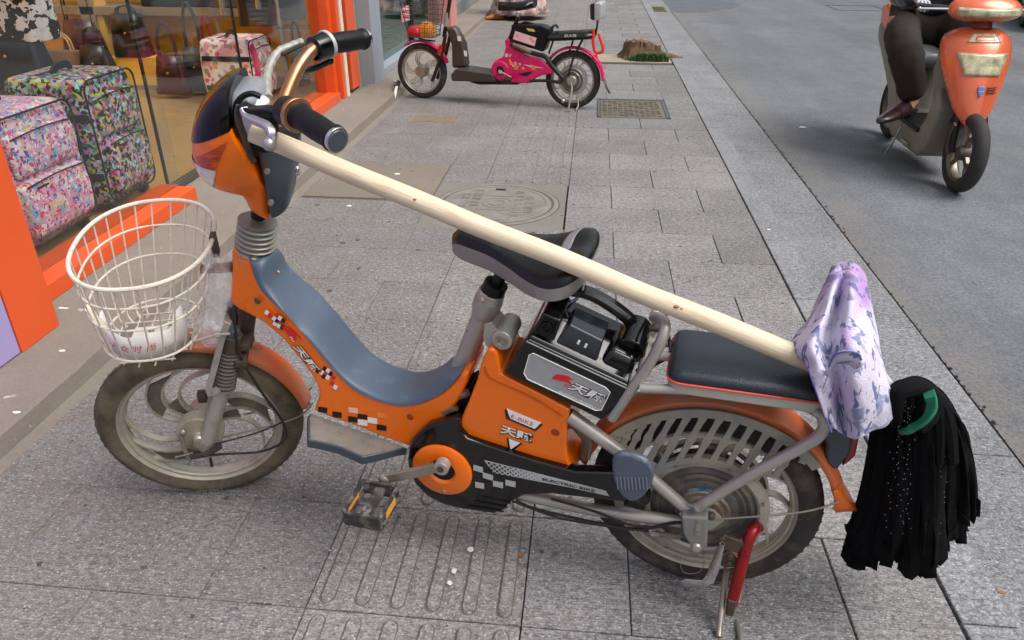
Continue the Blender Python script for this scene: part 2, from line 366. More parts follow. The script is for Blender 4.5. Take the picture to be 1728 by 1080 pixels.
# cables at the fork
m=MB(FK); m.tube(cr(LL(FK,[(393,520),(398,560),(405,600),(440,660),(470,700),(482,725),(478,745),(440,762),(380,766),(335,770)],.07),6),.0028,7)
m.tube(cr(LL(FK,[(478,712),(440,728),(400,740),(352,752)],.062),4),.0018,6); m.build('brake_cable',M_cable,bike)
m=MB(FK); pts=cr(LL(FK,[(372,752),(350,765),(322,770)],.068),10); m.tube(pts,[.0065+.0012*(i%2) for i in range(len(pts))],8); m.build('cable_boot',M_rubd,bike)
# ---------------------------------------------------------------- rear wheel with hub motor
rwm=disc(B,WC,.098,-.03,.03,64); rw=rwm.build('rear_wheel',M_motor,bike,bevel=.004)
tyre_rim(B,WC,rw,.22,.1765,.0265,M_rubd,M_rim)
swirl(B,WC,rw,.098,.161,[R(15+60*i) for i in range(6)],M_rim,M_web,n=2,gap=R(20),sw=R(20),sh=R(12),web=False)
m=MB(B)
m.lathe(WC,[(.120,-.018),(.124,-.026),(.122,-.034),(.106,-.038),(.101,-.034)],72); m.lathe(WC,[(.120,.018),(.124,.026),(.10,.034)],72); m.build('motor_flange',M_rim,rw)
m=MB(B); m.lathe(WC,[(.101,-.034),(.098,-.030),(.09,-.036),(.082,-.032),(.078,-.036),(.068,-.034),(.06,-.040),(.052,-.042)],64); m.build('motor_cover',M_motor,rw)
m=MB(B); m.lathe(WC,[(.052,-.042),(.049,-.046),(.040,-.044),(.037,-.050),(.022,-.052),(.02,-.06),(.001,-.06)],48); m.build('motor_hub',M_steel,rw)
m=MB(B); m.lathe(WC,[(.051,-.0435),(.058,-.0425)],40,R(65),R(125)); m.build('motor_label',mat('blue motor label',rgb(30,110,150),.4,dirt=rgb(190,170,70),dam=.4,ds=60),rw)
for i in range(7):
    t=R(20+51.4*i); m=MB(B); m.tube([(.113*math.cos(t),-.037,.22+.113*math.sin(t)),(.113*math.cos(t),-.041,.22+.113*math.sin(t))],.0035,8); m.build('bolt',M_steel,rw)
m=MB(B); m.tube([(0,-.085,.22),(0,.085,.22)],.006,10); m.tube([(.0,-.072,.22),(.0,-.084,.22)],.011,6); m.build('axle',M_rust,rw)
# slotted guard beside the wheel
m=MB(B); w0,w1=.046,.050
def arcp(r,a0,a1,n): return [(r*math.cos(lerp(a0,a1,i/n)),r*math.sin(lerp(a0,a1,i/n))+.22) for i in range(n+1)]
def band(m,r0,r1,a0,a1,n=40,w0=w0,w1=w1):
    m.prism(arcp(r0,a0,a1,n)+arcp(r1,a1,a0,n),-w0,-w1)
band(m,.226,.243,R(40),R(143)); band(m,.124,.134,R(58),R(140))
for i in range(14):
    t=R(47+7.0*i); e=.0054; P_=Vector((.229*math.cos(t),-.048,.22+.229*math.sin(t))); D_=Vector((-.30,0,-1)).normalized()
    q_=P_.copy(); k=0
    while True:
        q_=P_+D_*(.002*k); k+=1
        r=math.hypot(q_.x,q_.z-.22)
        if r<.130 or k>90: break
        a_=math.degrees(math.atan2(q_.z-.22,q_.x))
        if (a_>142-(.24-r)*60 and k>3) or a_<46: break
    if k<5: continue
    pts=[P_+(q_-P_)*(u/6) for u in range(7)]
    m.sweep(pts,[(e,-.002),(e,.002),(-e,.002),(-e,-.002)],up=(0,1,0),scale=[1.35,1,1,1.5,1,1,1.3])
band(m,.181,.187,R(62),R(138),40,.0462,.0498)
m.tube([],.003) if False else None
pe=[( .243*math.cos(R(143)),.22+.243*math.sin(R(143))),(.226*math.cos(R(140)),.22+.226*math.sin(R(140))),(.118*math.cos(R(130)),.22+.118*math.sin(R(130))),(.118*math.cos(R(140)),.22+.118*math.sin(R(140)))]
m.prism(pe,-.0465,-.0495)
m.build('wheel_guard',M_guard,bike,smooth=False)
# rear mudguard, tail lamp
rg=guard(B,WC,.252,R(24),R(165),.037,M_orange2,bike,n=50)
m=MB(B); rings=[]
for i in range(9):
    t=i/8; a=R(24-t*17); r=.252+.024*t*t; h=.038*(1-.1*t-.6*t**6)
    rings.append([( (r-.013-.020*t*t*(3-2*t))*math.cos(a),-h,.22+(r-.013-.020*t*t*(3-2*t))*math.sin(a)),(r*math.cos(a),-h*.6,.22+r*math.sin(a)),((r+.004)*math.cos(a),0,.22+(r+.004)*math.sin(a)),(r*math.cos(a),h*.6,.22+r*math.sin(a)),((r-.013-.020*t*t*(3-2*t))*math.cos(a),h,.22+(r-.013-.020*t*t*(3-2*t))*math.sin(a))])
m.grid(rings,False,False); m.build('mud_flap',mat('bright orange flap',rgb(226,104,22),.38,var=.08,coat=.2,dirt=rgb(190,150,110),dam=.1,ds=18),rg,solid=.0025)
m=MB(B); m.tube(cr([Vector((.235,-.04,.30)),Vector((.17,-.055,.27)),Vector((.02,-.065,.225))],5),.0020,7); m.build('mudguard_stay',M_steel,rg)
m=MB(B); m.prism([(.165,.455),(.225,.455),(.232,.40),(.218,.355),(.195,.37),(.19,.41)],-.03,.03); tl=m.build('tail_lamp',M_slate2,bike,bevel=.008,seg=3)
m=MB(B); m.prism([(.226,.45),(.240,.445),(.243,.39),(.226,.36)],-.024,.024); m.build('lens',mat('dark red lens',rgb(120,14,18),.15,coat=.5),tl,bevel=.005)
# ---------------------------------------------------------------- frame tubes
def tubes(name,mt,lst,parent,**k):
    m=MB(B)
    for pts,w,r,n in lst:
        m.tube(cr([B.L(p[:2],p[2] if len(p)>2 else w) for p in pts],n),r,14)
    return m.build(name,mt,parent,**k)
for s in(1,-1):
    m=MB(B)
    m.tube(mir(LL(B,[(850,828),(1000,860),(1150,880)],.055),s),.0125,14); m.build('chain_stay',M_silver,bike)
    m=MB(B); m.tube(mir(LL(B,[(960,700),(1050,765),(1163,862)],.058),s),[.0145,.0125,.0115],14); m.build('seat_stay',M_silver,bike)
    m=MB(B)
    q=cr(mir(LL(B,[(1032,706)],.066)+LL(B,[(1060,665),(1098,610)],.070)+LL(B,[(1117,572)],.066)+LL(B,[(1122,548)],.052)+LL(B,[(1112,536)],.03)+LL(B,[(1104,536)],.0),s),6)
    m.tube(q,.0098,12); 
    m.tube(mir(LL(B,[(1080,655),(1200,660),(1335,680),(1372,690)],.078),s),.0085,12)
    q=cr(mir(LL(B,[(1372,690),(1386,700),(1391,718),(1380,737),(1350,756),(1260,805),(1176,856)],.078),s),6); m.tube(q,.0105,12)
    m.build('rack_tube',M_silver,bike)
m=MB(B); r1=B.L((1372,690),.078); m.tube([(r1.x-.01,-.078,r1.z),(r1.x-.01,.078,r1.z)],.008,10); r2=B.L((1104,536),0)
m.build('rack_crossbar',M_silver,bike); m=MB(B); m.tube([B.L((1088,600),.0)+Vector((0,-.06,0)),B.L((1088,600),.0)+Vector((0,.07,0))],.008,10); m.tube([B.L((1084,602),0),B.L((1140,602),0)],.008,10); m.build('rack_crossbar',M_silver,bike)
m=MB(B); pl=LL(B,[(1146,868),(1160,852),(1205,862),(1222,880),(1200,895),(1160,890)],.064); m.prism([(p.x,p.z) for p in pl],.058,.064); m.build('dropout',M_silver,bike,bevel=.001); m=MB(B); m.prism([(p.x,p.z) for p in pl],-.058,-.064); m.build('dropout',M_silver,bike,bevel=.001)
for s in (1,): 
    m=MB(B); m.tube(LL(B,[(1199,870),(1200,872)],.068),.008,8); m.ball(B.L((1200,871),.07),.008,8); m.build('stay_bolt',M_rust,bike)
# controller cover by the hub
m=MB(B); pl=LL(B,[(1149,872),(1195,875),(1193,925),(1181,936),(1172,934),(1153,903)],.088); m.prism([(p.x,p.z) for p in pl],-.055,-.088); gb=m.build('cable_cover',mat('grey cable cover',rgb(122,122,118),.5,var=.06,dirt=DUST,dam=.12),bike,bevel=.006,seg=3)
m=MB(B); pl=LL(B,[(1175,876),(1184,877),(1183,905),(1173,903)],.0895); m.prism([(p.x,p.z) for p in pl],-.0885,-.0895); m.build('panel',M_guard,gb)
for p in((1179,881),(1178,898)):
    m=MB(B); c=B.L(p,.09); m.tube([c,c-Vector((0,.0015,0))],.0028,8); m.build('bolt',M_steel,gb)
m=MB(B); c=B.L((1175,925),.09); m.tube([c+Vector((0,.004,0)),c-Vector((0,.003,0))],[.011,.008],16); m.build('cap',M_silver,gb)
# ---------------------------------------------------------------- step-through body
WB=.056
J=[(422,432),(424,448),(430,468),(440,489),(462,512),(484,532),(506,556),(528,583),(546,605),(564,626),(593,655),(632,675),(676,685),(712,680),(747,663),(768,643),(776,632)]
K=[(436,423),(452,419),(463,424),(469,434),(470,450),(482,469),(512,503),(546,532),(576,568),(605,603),(632,624),(664,639),(697,643),(730,631),(750,617),(762,610)]
O=[(389,420),(390,453),(386,509),(398,521),(421,533),(445,546),(478,575),(504,607),(524,633),(535,654),(537,668),(528,694),(560,707),(600,720),(640,737),(682,752),(689,757),(700,741),(721,721),(752,705),(773,678),(788,647),(791,628)]
m=MB(B)
def wbf(p,e=0): return (WB+e)*(1 if p[1]>540 else lerp(.60,1,max(0,p[1]-420)/120))
Jl=[B.L(p,wbf(p)) for p in J]; Ol=[B.L(p,wbf(p)) for p in O]
outline=Ol+Jl[::-1]; nO=len(outline)
m.add([tuple(p) for p in outline]+[(p.x,-p.y,p.z) for p in outline],[tuple(range(nO)),tuple(range(2*nO-1,nO-1,-1))]+[((i+1)%nO,i,i+nO,(i+1)%nO+nO) for i in range(nO)]); body=m.build('body_shell',M_orange,bike,bevel=.009,seg=3)
def resamp(P,n):
    P=[Vector(p) for p in P]; d=[0]
    for i in range(1,len(P)): d.append(d[-1]+(P[i]-P[i-1]).length)
    o=[];k=0
    for i in range(n):
        t=d[-1]*i/(n-1)
        while k<len(P)-2 and d[k+1]<t: k+=1
        o.append(P[k].lerp(P[k+1],(t-d[k])/max(1e-9,d[k+1]-d[k])))
    return o
Jr=resamp([B.L((p.x,p.y),wbf((p.x,p.y),.002)) for p in cr([(x,y,0) for x,y in J],4)],44); Kr=resamp([B.L(p,-.012) for p in cr([(x,y,0) for x,y in K],4)],44)
rings=[]
for j,k in zip(Jr,Kr):
    r=[];jj=Vector((j.x,0,j.z)); kk=Vector((k.x,0,k.z)); 
    for i in range(17):
        t=PI*i/16; s=math.sin(t); r.append(jj+(kk-jj)*(s**.62)+Vector((0,j.y*(math.copysign(abs(math.cos(t))**.8,math.cos(t))),0)))
    lowv=(jj-kk).normalized()*.012
    rings.append(r)
m=MB(B); m.grid(rings,True,True); cov=m.build('body_top_cover',M_slate,bike,ang=60)
m=MB(B); c=B.L((468,461),.03); m.lathe((c.x,c.y,c.z),[(.0001,-.001),(.005,-.002),(.006,.002)],14); m.build('bolt',M_steel,cov)
for p in((434,508),(692,704)):
    m=MB(B); c=B.L(p,WB+.0008); m.lathe((c.x,c.y,c.z),[(.0001,.0),(.0028,-.0005),(.0034,0),(.0065,0),(.0075,.0008)],16)
    m.build('screw',M_rust if p[0]==434 else mat('screw hole',rgb(140,55,8),.6),body)
# prints on the body
e=WB+.0004
def cells(lst,w=e,parent=body):
    for mt,ps in lst: poly('checker_print',mt,parent,B,w,ps)
def sq(x,y,w,h,mt,sl=.17,sk=-.0):
    return (mt,[(x,y),(x+w,y+w*sl),(x+w+sk,y+w*sl+h),(x+sk,y+h)])
cells([sq(537,686,15,9,M_dkprint,.14),sq(561,694,15.5,9,M_dkprint,.14),sq(588,687,16,8.5,M_whitef,.14),sq(587.5,702,16,9,M_dkprint,.14),sq(604,698,16,8,M_dkprint,.14),sq(604,707.5,16,9,M_white,.14),sq(620.5,704,16,9,M_white,.14),sq(637,697,17,7,mat('faded orange print',rgb(232,130,60),.5),.14),sq(636,716,16,9,M_dkprint,.14)])
# slanted checker flags either end of the logo
def flag(x0,y0,pat,sx=(5.6,3.6),sy=(-3.2,5.6)):
    l=[]
    for c,(i,j) in pat:
        x=x0+sx[0]*i+sy[0]*j; y=y0+sx[1]*i+sy[1]*j
        l.append(({'w':M_white,'r':M_redprint,'k':M_dkprint}[c],[(x,y),(x+sx[0],y+sx[1]),(x+sx[0]+sy[0],y+sx[1]+sy[1]),(x+sy[0],y+sy[1])]))
    cells(l)
flag(449,523,[('w',(0,0)),('r',(1,.3)),('w',(2.4,.2)),('r',(2.6,-.8)),('w',(3.6,-.6)),('k',(3.3,.4)),('w',(3.2,1.2)),('r',(4.4,.2)),('k',(4.6,-.6)),('w',(4.3,1.2)),('k',(5.2,1.1))])
flag(533,613,[('k',(2.1,-.6)),('k',(0.9,.9)),('w',(1.9,.7)),('r',(2.9,.2)),('w',(3.1,-.6)),('k',(2.9,1.3)),('k',(4.1,-.3)),('w',(3.9,.9)),('r',(5.2,.2)),('r',(5.6,1.6)),('w',(6.8,2.0))])
poly('logo_swoosh',M_redprint,body,B,e+.0002,[(475,551),(486,553),(500,561),(511,573),(503,568),(495,564),(499,578),(490,571),(484,561)])
text('Fu',M_white,body,B,e+.0005,(488,569),(495,577),.006,bold=.01,shear=.2)
text('天赋',M_dkprint,body,B,e+.0003,(491,584),(533,634),.0215,bold=.075,shear=.25)
text('天赋',M_white,body,B,e+.0010,(493,584.5),(532,631),.0185,bold=.02,shear=.25)
# footboard wings
zf=.262
for s in(1,-1):
    th_=math.atan(.235); HF=Frame(B(-.805,0,.312),B.d(math.cos(th_),0,-math.sin(th_)),B.y,B.d(math.sin(th_),0,math.cos(th_)))
    tp=[HF.H(p,0) for p in((519,702),(519,742),(545,747),(575,755),(613,772),(648,764),(682,752))]
    wy=[(p.x,min(-WB-.004,p.y)) for p in tp]; zf=0
    pts=[(wy[0][0]+.0,-WB+.002)]+[(x,y) for x,y in wy]+[(wy[-1][0]+.01,-WB+.002)]
    pts=[(x,y*s) for x,y in pts]
    m=MB(HF); m.plate(pts,zf-.022,zf); fb=m.build('footboard',M_slate2,bike,bevel=.005,seg=3)
    cx_=sum(p[0] for p in pts)/len(pts); cy_=sum(p[1] for p in pts)/len(pts)
    m=MB(HF); m.plate([(cx_+(x-cx_)*.94,cy_+(y-cy_)*.9) for x,y in pts],zf-.002,zf+.0008); m.build('worn_tread',mat('worn brown tread',rgb(116,110,102),.8,var=.14,dirt=rgb(90,86,82),dam=.3,ds=30),fb)
# ---------------------------------------------------------------- rear orange cover
WP=.070
RP=[(822,590),(813,608),(805,640),(791,677),(778,706),(774,723),(778,734),(788,741),(819,755),(900,782),(972,802),(964,790),(957,772),(955,748),(957,722),(962,692),(905,662),(855,637),(845,630),(842,612),(838,596),(830,588)]
m=MB(B); m.prism([(p.x,p.z) for p in LL(B,RP,WP)],-WP,WP); rear=m.build('rear_shell',M_orange,bike,bevel=.016,seg=4)
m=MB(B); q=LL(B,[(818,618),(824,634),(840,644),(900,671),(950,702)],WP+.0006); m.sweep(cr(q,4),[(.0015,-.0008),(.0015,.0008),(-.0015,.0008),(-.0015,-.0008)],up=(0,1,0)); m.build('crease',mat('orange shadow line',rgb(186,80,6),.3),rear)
for p in((937,730),):
    m=MB(B); c=B.L(p,WP+.001); m.lathe((c.x,c.y,c.z),[(.0001,0),(.0025,0),(.004,.0002),(.0075,0),(.0085,.001)],16); m.build('screw',mat('screw hole',rgb(140,55,8),.6),rear)
e2=WP+.0005
poly('badge_print',M_dkprint,rear,B,e2,[(851.6,691.5),(854.5,706.5),(904,727.5),(916,716.5),(911,714),(903,722),(859,704),(856,690)])
bp_=poly('badge_print',M_white,rear,B,e2+.0003,[(855.2,689.3),(861,706),(902.5,723.7),(913.2,713.3)])
text('E-BIKE',M_redprint,rear,B,e2+.0011,(862,705),(899.5,719.5),.0088,ext=.0004,bold=.0)
text('天赋',M_dkprint,rear,B,e2+.0001,(842,731.5),(897.5,749),.0245,bold=.055)
text('天赋',M_white,rear,B,e2+.0012,(843.5,730),(896,747),.0215,bold=.025)
poly('badge_print',M_dkprint,rear,B,e2,[(855,738.5),(881.5,748.5),(859.5,765.5)])
poly('badge_print',M_white,rear,B,e2+.0004,[(858.5,740),(877.5,747.5),(861.5,758.5)])
# ---------------------------------------------------------------- chain cover, crank, pedals
WCv=.085
CC=[(773,706),(755,712),(721,720),(700,737),(690,756),(687,775),(689,795),(700,818),(721,839),(749,853),(784,861),(833,868),(851,861),(863,847),(886,836),(932,835),(1002,843),(1073,851),(1094,855),(1098,842),(1080,822),(1034,799),(971,797),(900,778),(819,752),(788,741),(776,727)]
m=MB(B); m.prism([(p.x,p.z) for p in LL(B,CC,WCv)],-WCv,-.058); cc=m.build('chain_cover',M_black,bike,bevel=.006,seg=3)
cb=B.L((747,792),WCv)
m=MB(B); m.lathe((cb.x,0,cb.z),[(.0255,-WCv-.003),(.030,-WCv-.0075),(.058,-WCv-.0075),(.0625,-WCv-.004),(.0625,-WCv+.004)],56); rgm=m.build('chainring_cover',M_orange,bike)
m=MB(B); m.lathe((cb.x,0,cb.z),[(.0001,-WCv-.0012),(.026,-WCv-.0012)],40); m.build('recess',M_blackm,rgm)
m=MB(B); m.lathe((cb.x,0,cb.z),[(.026,-WCv-.001),(.030,-WCv-.0075)],40); m.build('inner_lip',mat('dusty orange lip',rgb(186,104,62),.6),rgm)
m=MB(B); c=B.L((748.5,829.5),WCv+.008); m.ball(c,.004,8,1,.5,1); m.build('bolt',M_steel,rgm)
cr0=B.L((744,790),.115); cr1=B.L((648,808),.128)
m=MB(B); m.tube([(cr0.x,.10,cr0.z),(cr0.x,-.118,cr0.z)],[.009]*2,14); m.tube([(cr0.x,-.098,cr0.z),(cr0.x,-.119,cr0.z)],.0155,20); cra=m.build('crank_axle',M_silver,bike,bevel=.0015)
m=MB(B); m.tube([(cr0.x,-.1185,cr0.z),(cr0.x,-.1205,cr0.z)],.008,6); m.build('bolt',M_rust,cra)
m=MB(B); m.bar(cr([cr0+Vector((-.012,0,0)),cr0.lerp(cr1,.3)+Vector((0,0,.002)),cr1],5),.0045,.0105,up=(0,0,1)); m.ball(cr1,.0125,8,1,.7,1); m.build('crank_arm',M_steel,bike)
cf=Vector((2*cr0.x-cr1.x,.128,2*cr0.z-cr1.z)); m=MB(B); m.bar([Vector((cr0.x,.115,cr0.z)),cf],.0045,.0105,up=(0,0,1)); m.build('crank_arm',M_steel,bike)
def pedal(cx,cz,y0,y1,tilt):
    f=Frame(B(cx,0,cz),B.d(math.cos(tilt),0,math.sin(tilt)),B.y,B.d(-math.sin(tilt),0,math.cos(tilt)))
    m=MB(f); a=.037; z=.013
    for zz in (z,-z):
        m.bar([(-a,y0,zz),(a,y0,zz)],.003,.003); m.bar([(-a,y1,zz),(a,y1,zz)],.003,.003)
        for s in(-1,1):
            n=9
            for k in range(n):
                ya=lerp(y0,y1,k/n); m.box(s*a-.0035,s*a+.0035,ya+.002,ya+(y1-y0)/n-.001 if y1>y0 else ya+(y1-y0)/n+.001,zz-.002,zz+.003)
            m.box(s*a-.002,s*a+.002,min(y0,y1),max(y0,y1),zz-.003,zz)
    m.box(-a,a,min(y0,y1)-.002,min(y0,y1)+.003,-z,z); m.box(-a,a,max(y0,y1)-.003,max(y0,y1)+.002,-z,z)
    m.box(-.009,.009,min(y0,y1),max(y0,y1),-.007,.007); m.tube([(0,y0-.02*(1 if y1>y0 else -1),0),(0,y1,0)],.006,10)
    ped=m.build('pedal',mat('worn black pedal',rgb(50,50,50),.55,var=.3,vs=60,dirt=rgb(150,146,138),dam=.25,ds=60),bike,smooth=False)
    for s in(-1,1):
        m=MB(f); m.box(s*(a+.0022)-.001,s*(a+.0022)+.001,lerp(y0,y1,.25) if y1>y0 else lerp(y0,y1,.75),lerp(y0,y1,.75) if y1>y0 else lerp(y0,y1,.25),-.008,.008)
        m.build('reflector',mat('amber reflector',rgb(214,150,60),.3,var=.2),ped)
    m=MB(f); m.ball((0,y1,0),.012,8,.8,.5,1); m.build('end_cap',M_rubd,ped)
pedal(cr1.x-.0,cr1.z-.012,-.145,-.235,R(0)); pedal(cf.x,cf.z,.145,.235,0)
# prints on the chain cover
e3=WCv+.0005
for ps in([(799,784),(815,789),(815,798),(799,793)],[(815,797),(832,802),(832,811),(815,806)],[(802,813),(817,816),(817,825),(802,822)],[(832,811),(849,814.5),(849,824),(832,820)],[(853,809.5),(870,813),(870,822),(853,818.5)]):
    poly('checker_print',M_greyprint,cc,B,e3,ps)
poly('stripe_print',M_greyprint,cc,B,e3,[(817.5,776.5),(880,792),(1022,828),(1028,837),(960,822),(832,797.5),(826,789)])
for i in range(20):
    for j in range(5):
        if (i+j)%2: continue
        t=i/20; x0=823+92*t; y0=779.3+23.2*t; hh=lerp(3.6,3.0,t)
        sz=(4.6,1.15); g=1-t*.75
        if y0+hh*(j+g)>801+19*t-1: continue
        poly('checker_print',M_dkprint,cc,B,e3+.0006,[(x0,y0+hh*j),(x0+sz[0]*g,y0+sz[1]*g+hh*j),(x0+sz[0]*g,y0+sz[1]*g+hh*(j+g)),(x0,y0+hh*(j+g))],th=.0002) if (j*20+i)<95 else None
text('ELECTRIC BIKE',M_dkprint,cc,B,e3+.0008,(915,810.5),(1004,831),.0066,bold=.03)
for k in range(3):
    q=LL(B,[(800+k*12-14*0,843+k*7),(846+k*2,858+k*3)] if 0 else [(813-k*12,838+k*8),(862-k*6,849+k*7)],WCv+.001); m=MB(B); m.bar(q,.002,.0012); m.build('rib',M_blackm,cc)
# slate foot peg cover
m=MB(B); pg=cr([(x,y,0) for x,y in [(1033,800),(1034,776),(1046,767),(1070,769),(1092,779),(1103,797),(1099,820),(1084,841),(1066,848),(1050,840),(1040,822)]],4,True)
q=LL(B,pg,.125); m.prism([(p.x,p.z) for p in q],-.125,-.108); fp=m.build('foot_peg',mat('scuffed slate peg',rgb(76,86,100),.4,var=.12,dirt=rgb(140,146,152),dam=.12,ds=40),bike,bevel=.007,seg=3)
m=MB(B)
for k in range(9):
    x=1041+k*6.2; m.bar(LL(B,[(x,806),(x+2,826)],.1262),.0011,.0006)
m.build('grip_ribs',mat('pale scuffs',rgb(118,124,132),.5),fp)
m=MB(B); c=B.L((1060,808),.1); m.tube([(c.x,-.05,c.z),(c.x,-.11,c.z)],.010,10); m.build('peg_arm',M_blackm,fp)
m=MB(B); q=LL(B,[(1060,838),(1088,852)],.075); m.tube(q,[.02,.012],12); m.build('motor_plug',M_blackm,bike)
# ---------------------------------------------------------------- seat post and damper
m=MB(B); m.tube(LL(B,[(775,630),(800,568),(826,505)],0),[.0205,.0205,.0205],22); m.tube(LL(B,[(814,533),(820,518),(826,503)],0),[.0212,.027,.027],22); sp=m.build('seat_tube',M_silver,bike)
m=MB(B); m.tube(LL(B,[(824,510),(830,492)],0),.0255,22); m.bar(LL(B,[(818,492),(813,508)],.012),.008,.012); m.tube(LL(B,[(812,506),(818,506)],.03),.006,10); m.build('seat_clamp',M_silver,sp,bevel=.001)
m=MB(B); m.tube(LL(B,[(829,496),(838,478)],0),.0225,20); m.tube(LL(B,[(836,482),(850,455)],0),.012,12); m.build('seat_post',M_blackm,bike)
m=MB(B); a=B.L((846,576),.062); m.tube([a,a+Vector((.0,.075,0))],.0195,22); dm=m.build('damper',M_silver,bike,bevel=.003)
m=MB(B); m.lathe((a.x,a.y,a.z),[(.0001,.0),(.006,.0),(.007,-.003),(.012,-.004),(.0125,0)],22); m.build('bolt',M_steel,dm)
m=MB(B); q=LL(B,[(817,548),(815,572),(822,586),(846,592),(840,560),(828,545)],.05); m.prism([(p.x,p.z) for p in q],-.05,-.044); m.build('bracket',M_silver,dm,bevel=.001); m=MB(B); m.prism([(p.x,p.z) for p in q],-.0,.006); m.build('bracket',M_silver,dm,bevel=.001)
# ---------------------------------------------------------------- saddle
St=[(-.508,.010,.722,.703,.69),(-.492,.026,.735,.712,.685),(-.465,.036,.740,.711,.68),(-.43,.046,.736,.706,.675),(-.39,.062,.727,.695,.664),(-.35,.086,.719,.685,.655),(-.315,.106,.720,.684,.656),(-.285,.112,.730,.692,.664),(-.262,.098,.736,.702,.676),(-.248,.068,.733,.712,.692),(-.242,.028,.727,.720,.712)]
SY=.035; SZ=-.008
def spl(i,t): return None
SS=[cr([(s[0],s[1],s[2]) for s in St],4),cr([(s[0],s[3],s[4]) for s in St],4)]
ringt=[];rings=[]
for p,q in zip(SS[0],SS[1]):
    a,hw,zt=p; _,zs,zb=q; r=[]; 
    for i in range(17):
        t=PI*i/16; y=-hw*math.cos(t); k=abs(math.sin(t)); 
        dip=.010*math.exp(-(y/.03)**2) if a>-.42 else 0
        r.append((a,y,zs+(zt-zs)*k**.75-dip))
    r+= [(a,hw*.6,zs-.004),(a,-hw*.6,zs-.004)]
    ringt.append(r)
    rings.append([(a,-hw*1.003,zs+.001),(a,-hw*.99,zb+.006),(a,-hw*.9,zb),(a,0,zb+.004),(a,hw*.9,zb),(a,hw*.99,zb+.006),(a,hw*1.003,zs+.001),(a,0,zs)])
BS=Frame(B.o+B.y*SY+B.v*SZ,B.a,B.y,B.v)
m=MB(BS); m.grid(ringt); sad=m.build('saddle',M_vinylb,bike,ang=70)
m=MB(BS); m.grid(rings); m.build('saddle_skirt',M_vinylg,sad,ang=50)
# pale crescent on the saddle's rear
m=MB(BS); cresc=[]
for i in range(15):
    y=lerp(-.02,.088,i/14); k=1-(y/.102)**2
    a0=-.278-.030*k; a1=a0+.020*math.sqrt(max(.05,k))
    def zt(a,y):
        # height of saddle top at (a,y)
        for u in range(len(SS[0])-1):
            if SS[0][u].x<=a<=SS[0][u+1].x:
                f=(a-SS[0][u].x)/(SS[0][u+1].x-SS[0][u].x); P=SS[0][u].lerp(SS[0][u+1],f); Q=SS[1][u].lerp(SS[1][u+1],f)
                c=max(-1,min(1,-y/P.y)); return Q.y+(P.z-Q.y)*math.sin(math.acos(c))**.75-(.010*math.exp(-(y/.03)**2))+.0012
        return .75
    cresc.append([(lerp(a0,a1,k2/4),y,zt(lerp(a0,a1,k2/4),y)) for k2 in range(5)])
m.grid(cresc,False,False); m.build('saddle_stripe',mat('silver vinyl',rgb(120,122,126),.4,bump=.2,bs=300),sad,solid=.001)
m=MB(B); q=B.L((932,500),.03); m.tube([ (q.x+.018*math.cos(t/6),q.y+.018*math.sin(t/6),q.z+.0+.00035*t) for t in range(0,110)],.0028,6)
m.tube(cr(LL(B,[(985,462),(984,485),(972,505),(950,516)],-.02),5),.0035,8); m.tube(LL(B,[(930,500),(930,478)],.03),.006,8); m.build('saddle_spring',M_chrome,sad)
# ---------------------------------------------------------------- battery box
def rings_box(x0,x1,y0,y1,z0,z1,t): return [[(x0,y0,z0),(x1,y0,z0),(x1,y1,z0),(x0,y1,z0)],[(x0+t*.5,y0+t,z1),(x1-t*.5,y0+t,z1),(x1-t*.5,y1-t,z1),(x0+t*.5,y1-t,z1)]]
WBt=.075
q=LL(B,[(855,632),(888,571),(1063,653),(1023,717)],WBt); fr4=[(p.x,p.z) for p in q]
bx=Vector((fr4[2][0]-fr4[1][0],0,fr4[2][1]-fr4[1][1])); bl=bx.length; bx/=bl; bz=Vector((-bx.z,0,bx.x)); 
Lo=Vector((fr4[1][0],0,fr4[1][1])); hgt=(Vector((fr4[0][0],0,fr4[0][1]))-Lo).length
F2=Frame(B(*Lo),B.d(*bx),B.y,B.d(*bz))     # battery frame: a along the top edge, v square to it
bat=None
m=MB(F2); m.prism([(0,0),(-.004,-hgt*.5),(-.012,-hgt),(bl-.012,-hgt-.004),(bl,-hgt*.4),(bl,0)],-WBt,WBt); bat=m.build('battery_box',M_black,bike,bevel=.006,seg=3)
m=MB(F2); rings=[]
for w_,z_,wb in((WBt-.003,-.002,-WBt+.003),(WBt-.006,.005,-WBt+.006),(.05,.012,-.06),(.02,.030,-.05),(.0,.034,-.045)):
    f=(WBt-w_)*.25; rings.append([(0.003+f,-w_,z_),(bl-.003-f,-w_,z_),(bl-.003-f,-wb,z_*1.2),(.003+f,-wb,z_*1.2)])
m.grid(rings); m.build('battery_lid',M_black,bat,bevel=.003,seg=3)
m=MB(F2)
hp=cr([Vector((.014,.028,.04)),Vector((.03,.028,.066)),Vector((.07,.028,.078)),Vector((.12,.028,.074)),Vector((bl-.03,.028,.058)),Vector((bl-.008,.028,.035))],6)
m.bar(hp,.014,.010,up=(0,0,1),c=.6); m.build('handle',M_black,bat)
m=MB(F2); m.grid(rings_box(.003,.047,-.060,.045,.004,.050,.008)); m.build('handle_post',M_black,bat,bevel=.005,seg=3)
m=MB(F2); m.grid(rings_box(bl-.066,bl-.003,-.060,.050,.004,.040,.012)); m.build('handle_post',M_black,bat,bevel=.012,seg=4)
m=MB(F2); m.tube([(bl-.024,-.020,.03),(bl-.024,.050,.050)],[.030,.027],24); m.build('charge_socket',M_black,bat,bevel=.004)
m=MB(F2); m.tube([(.028,.045,.05),(.028,.055,.085)],[.022,.02],20); m.build('terminal_cap',mat('blue black cap',rgb(30,36,48),.3,coat=.2),bat,bevel=.003)
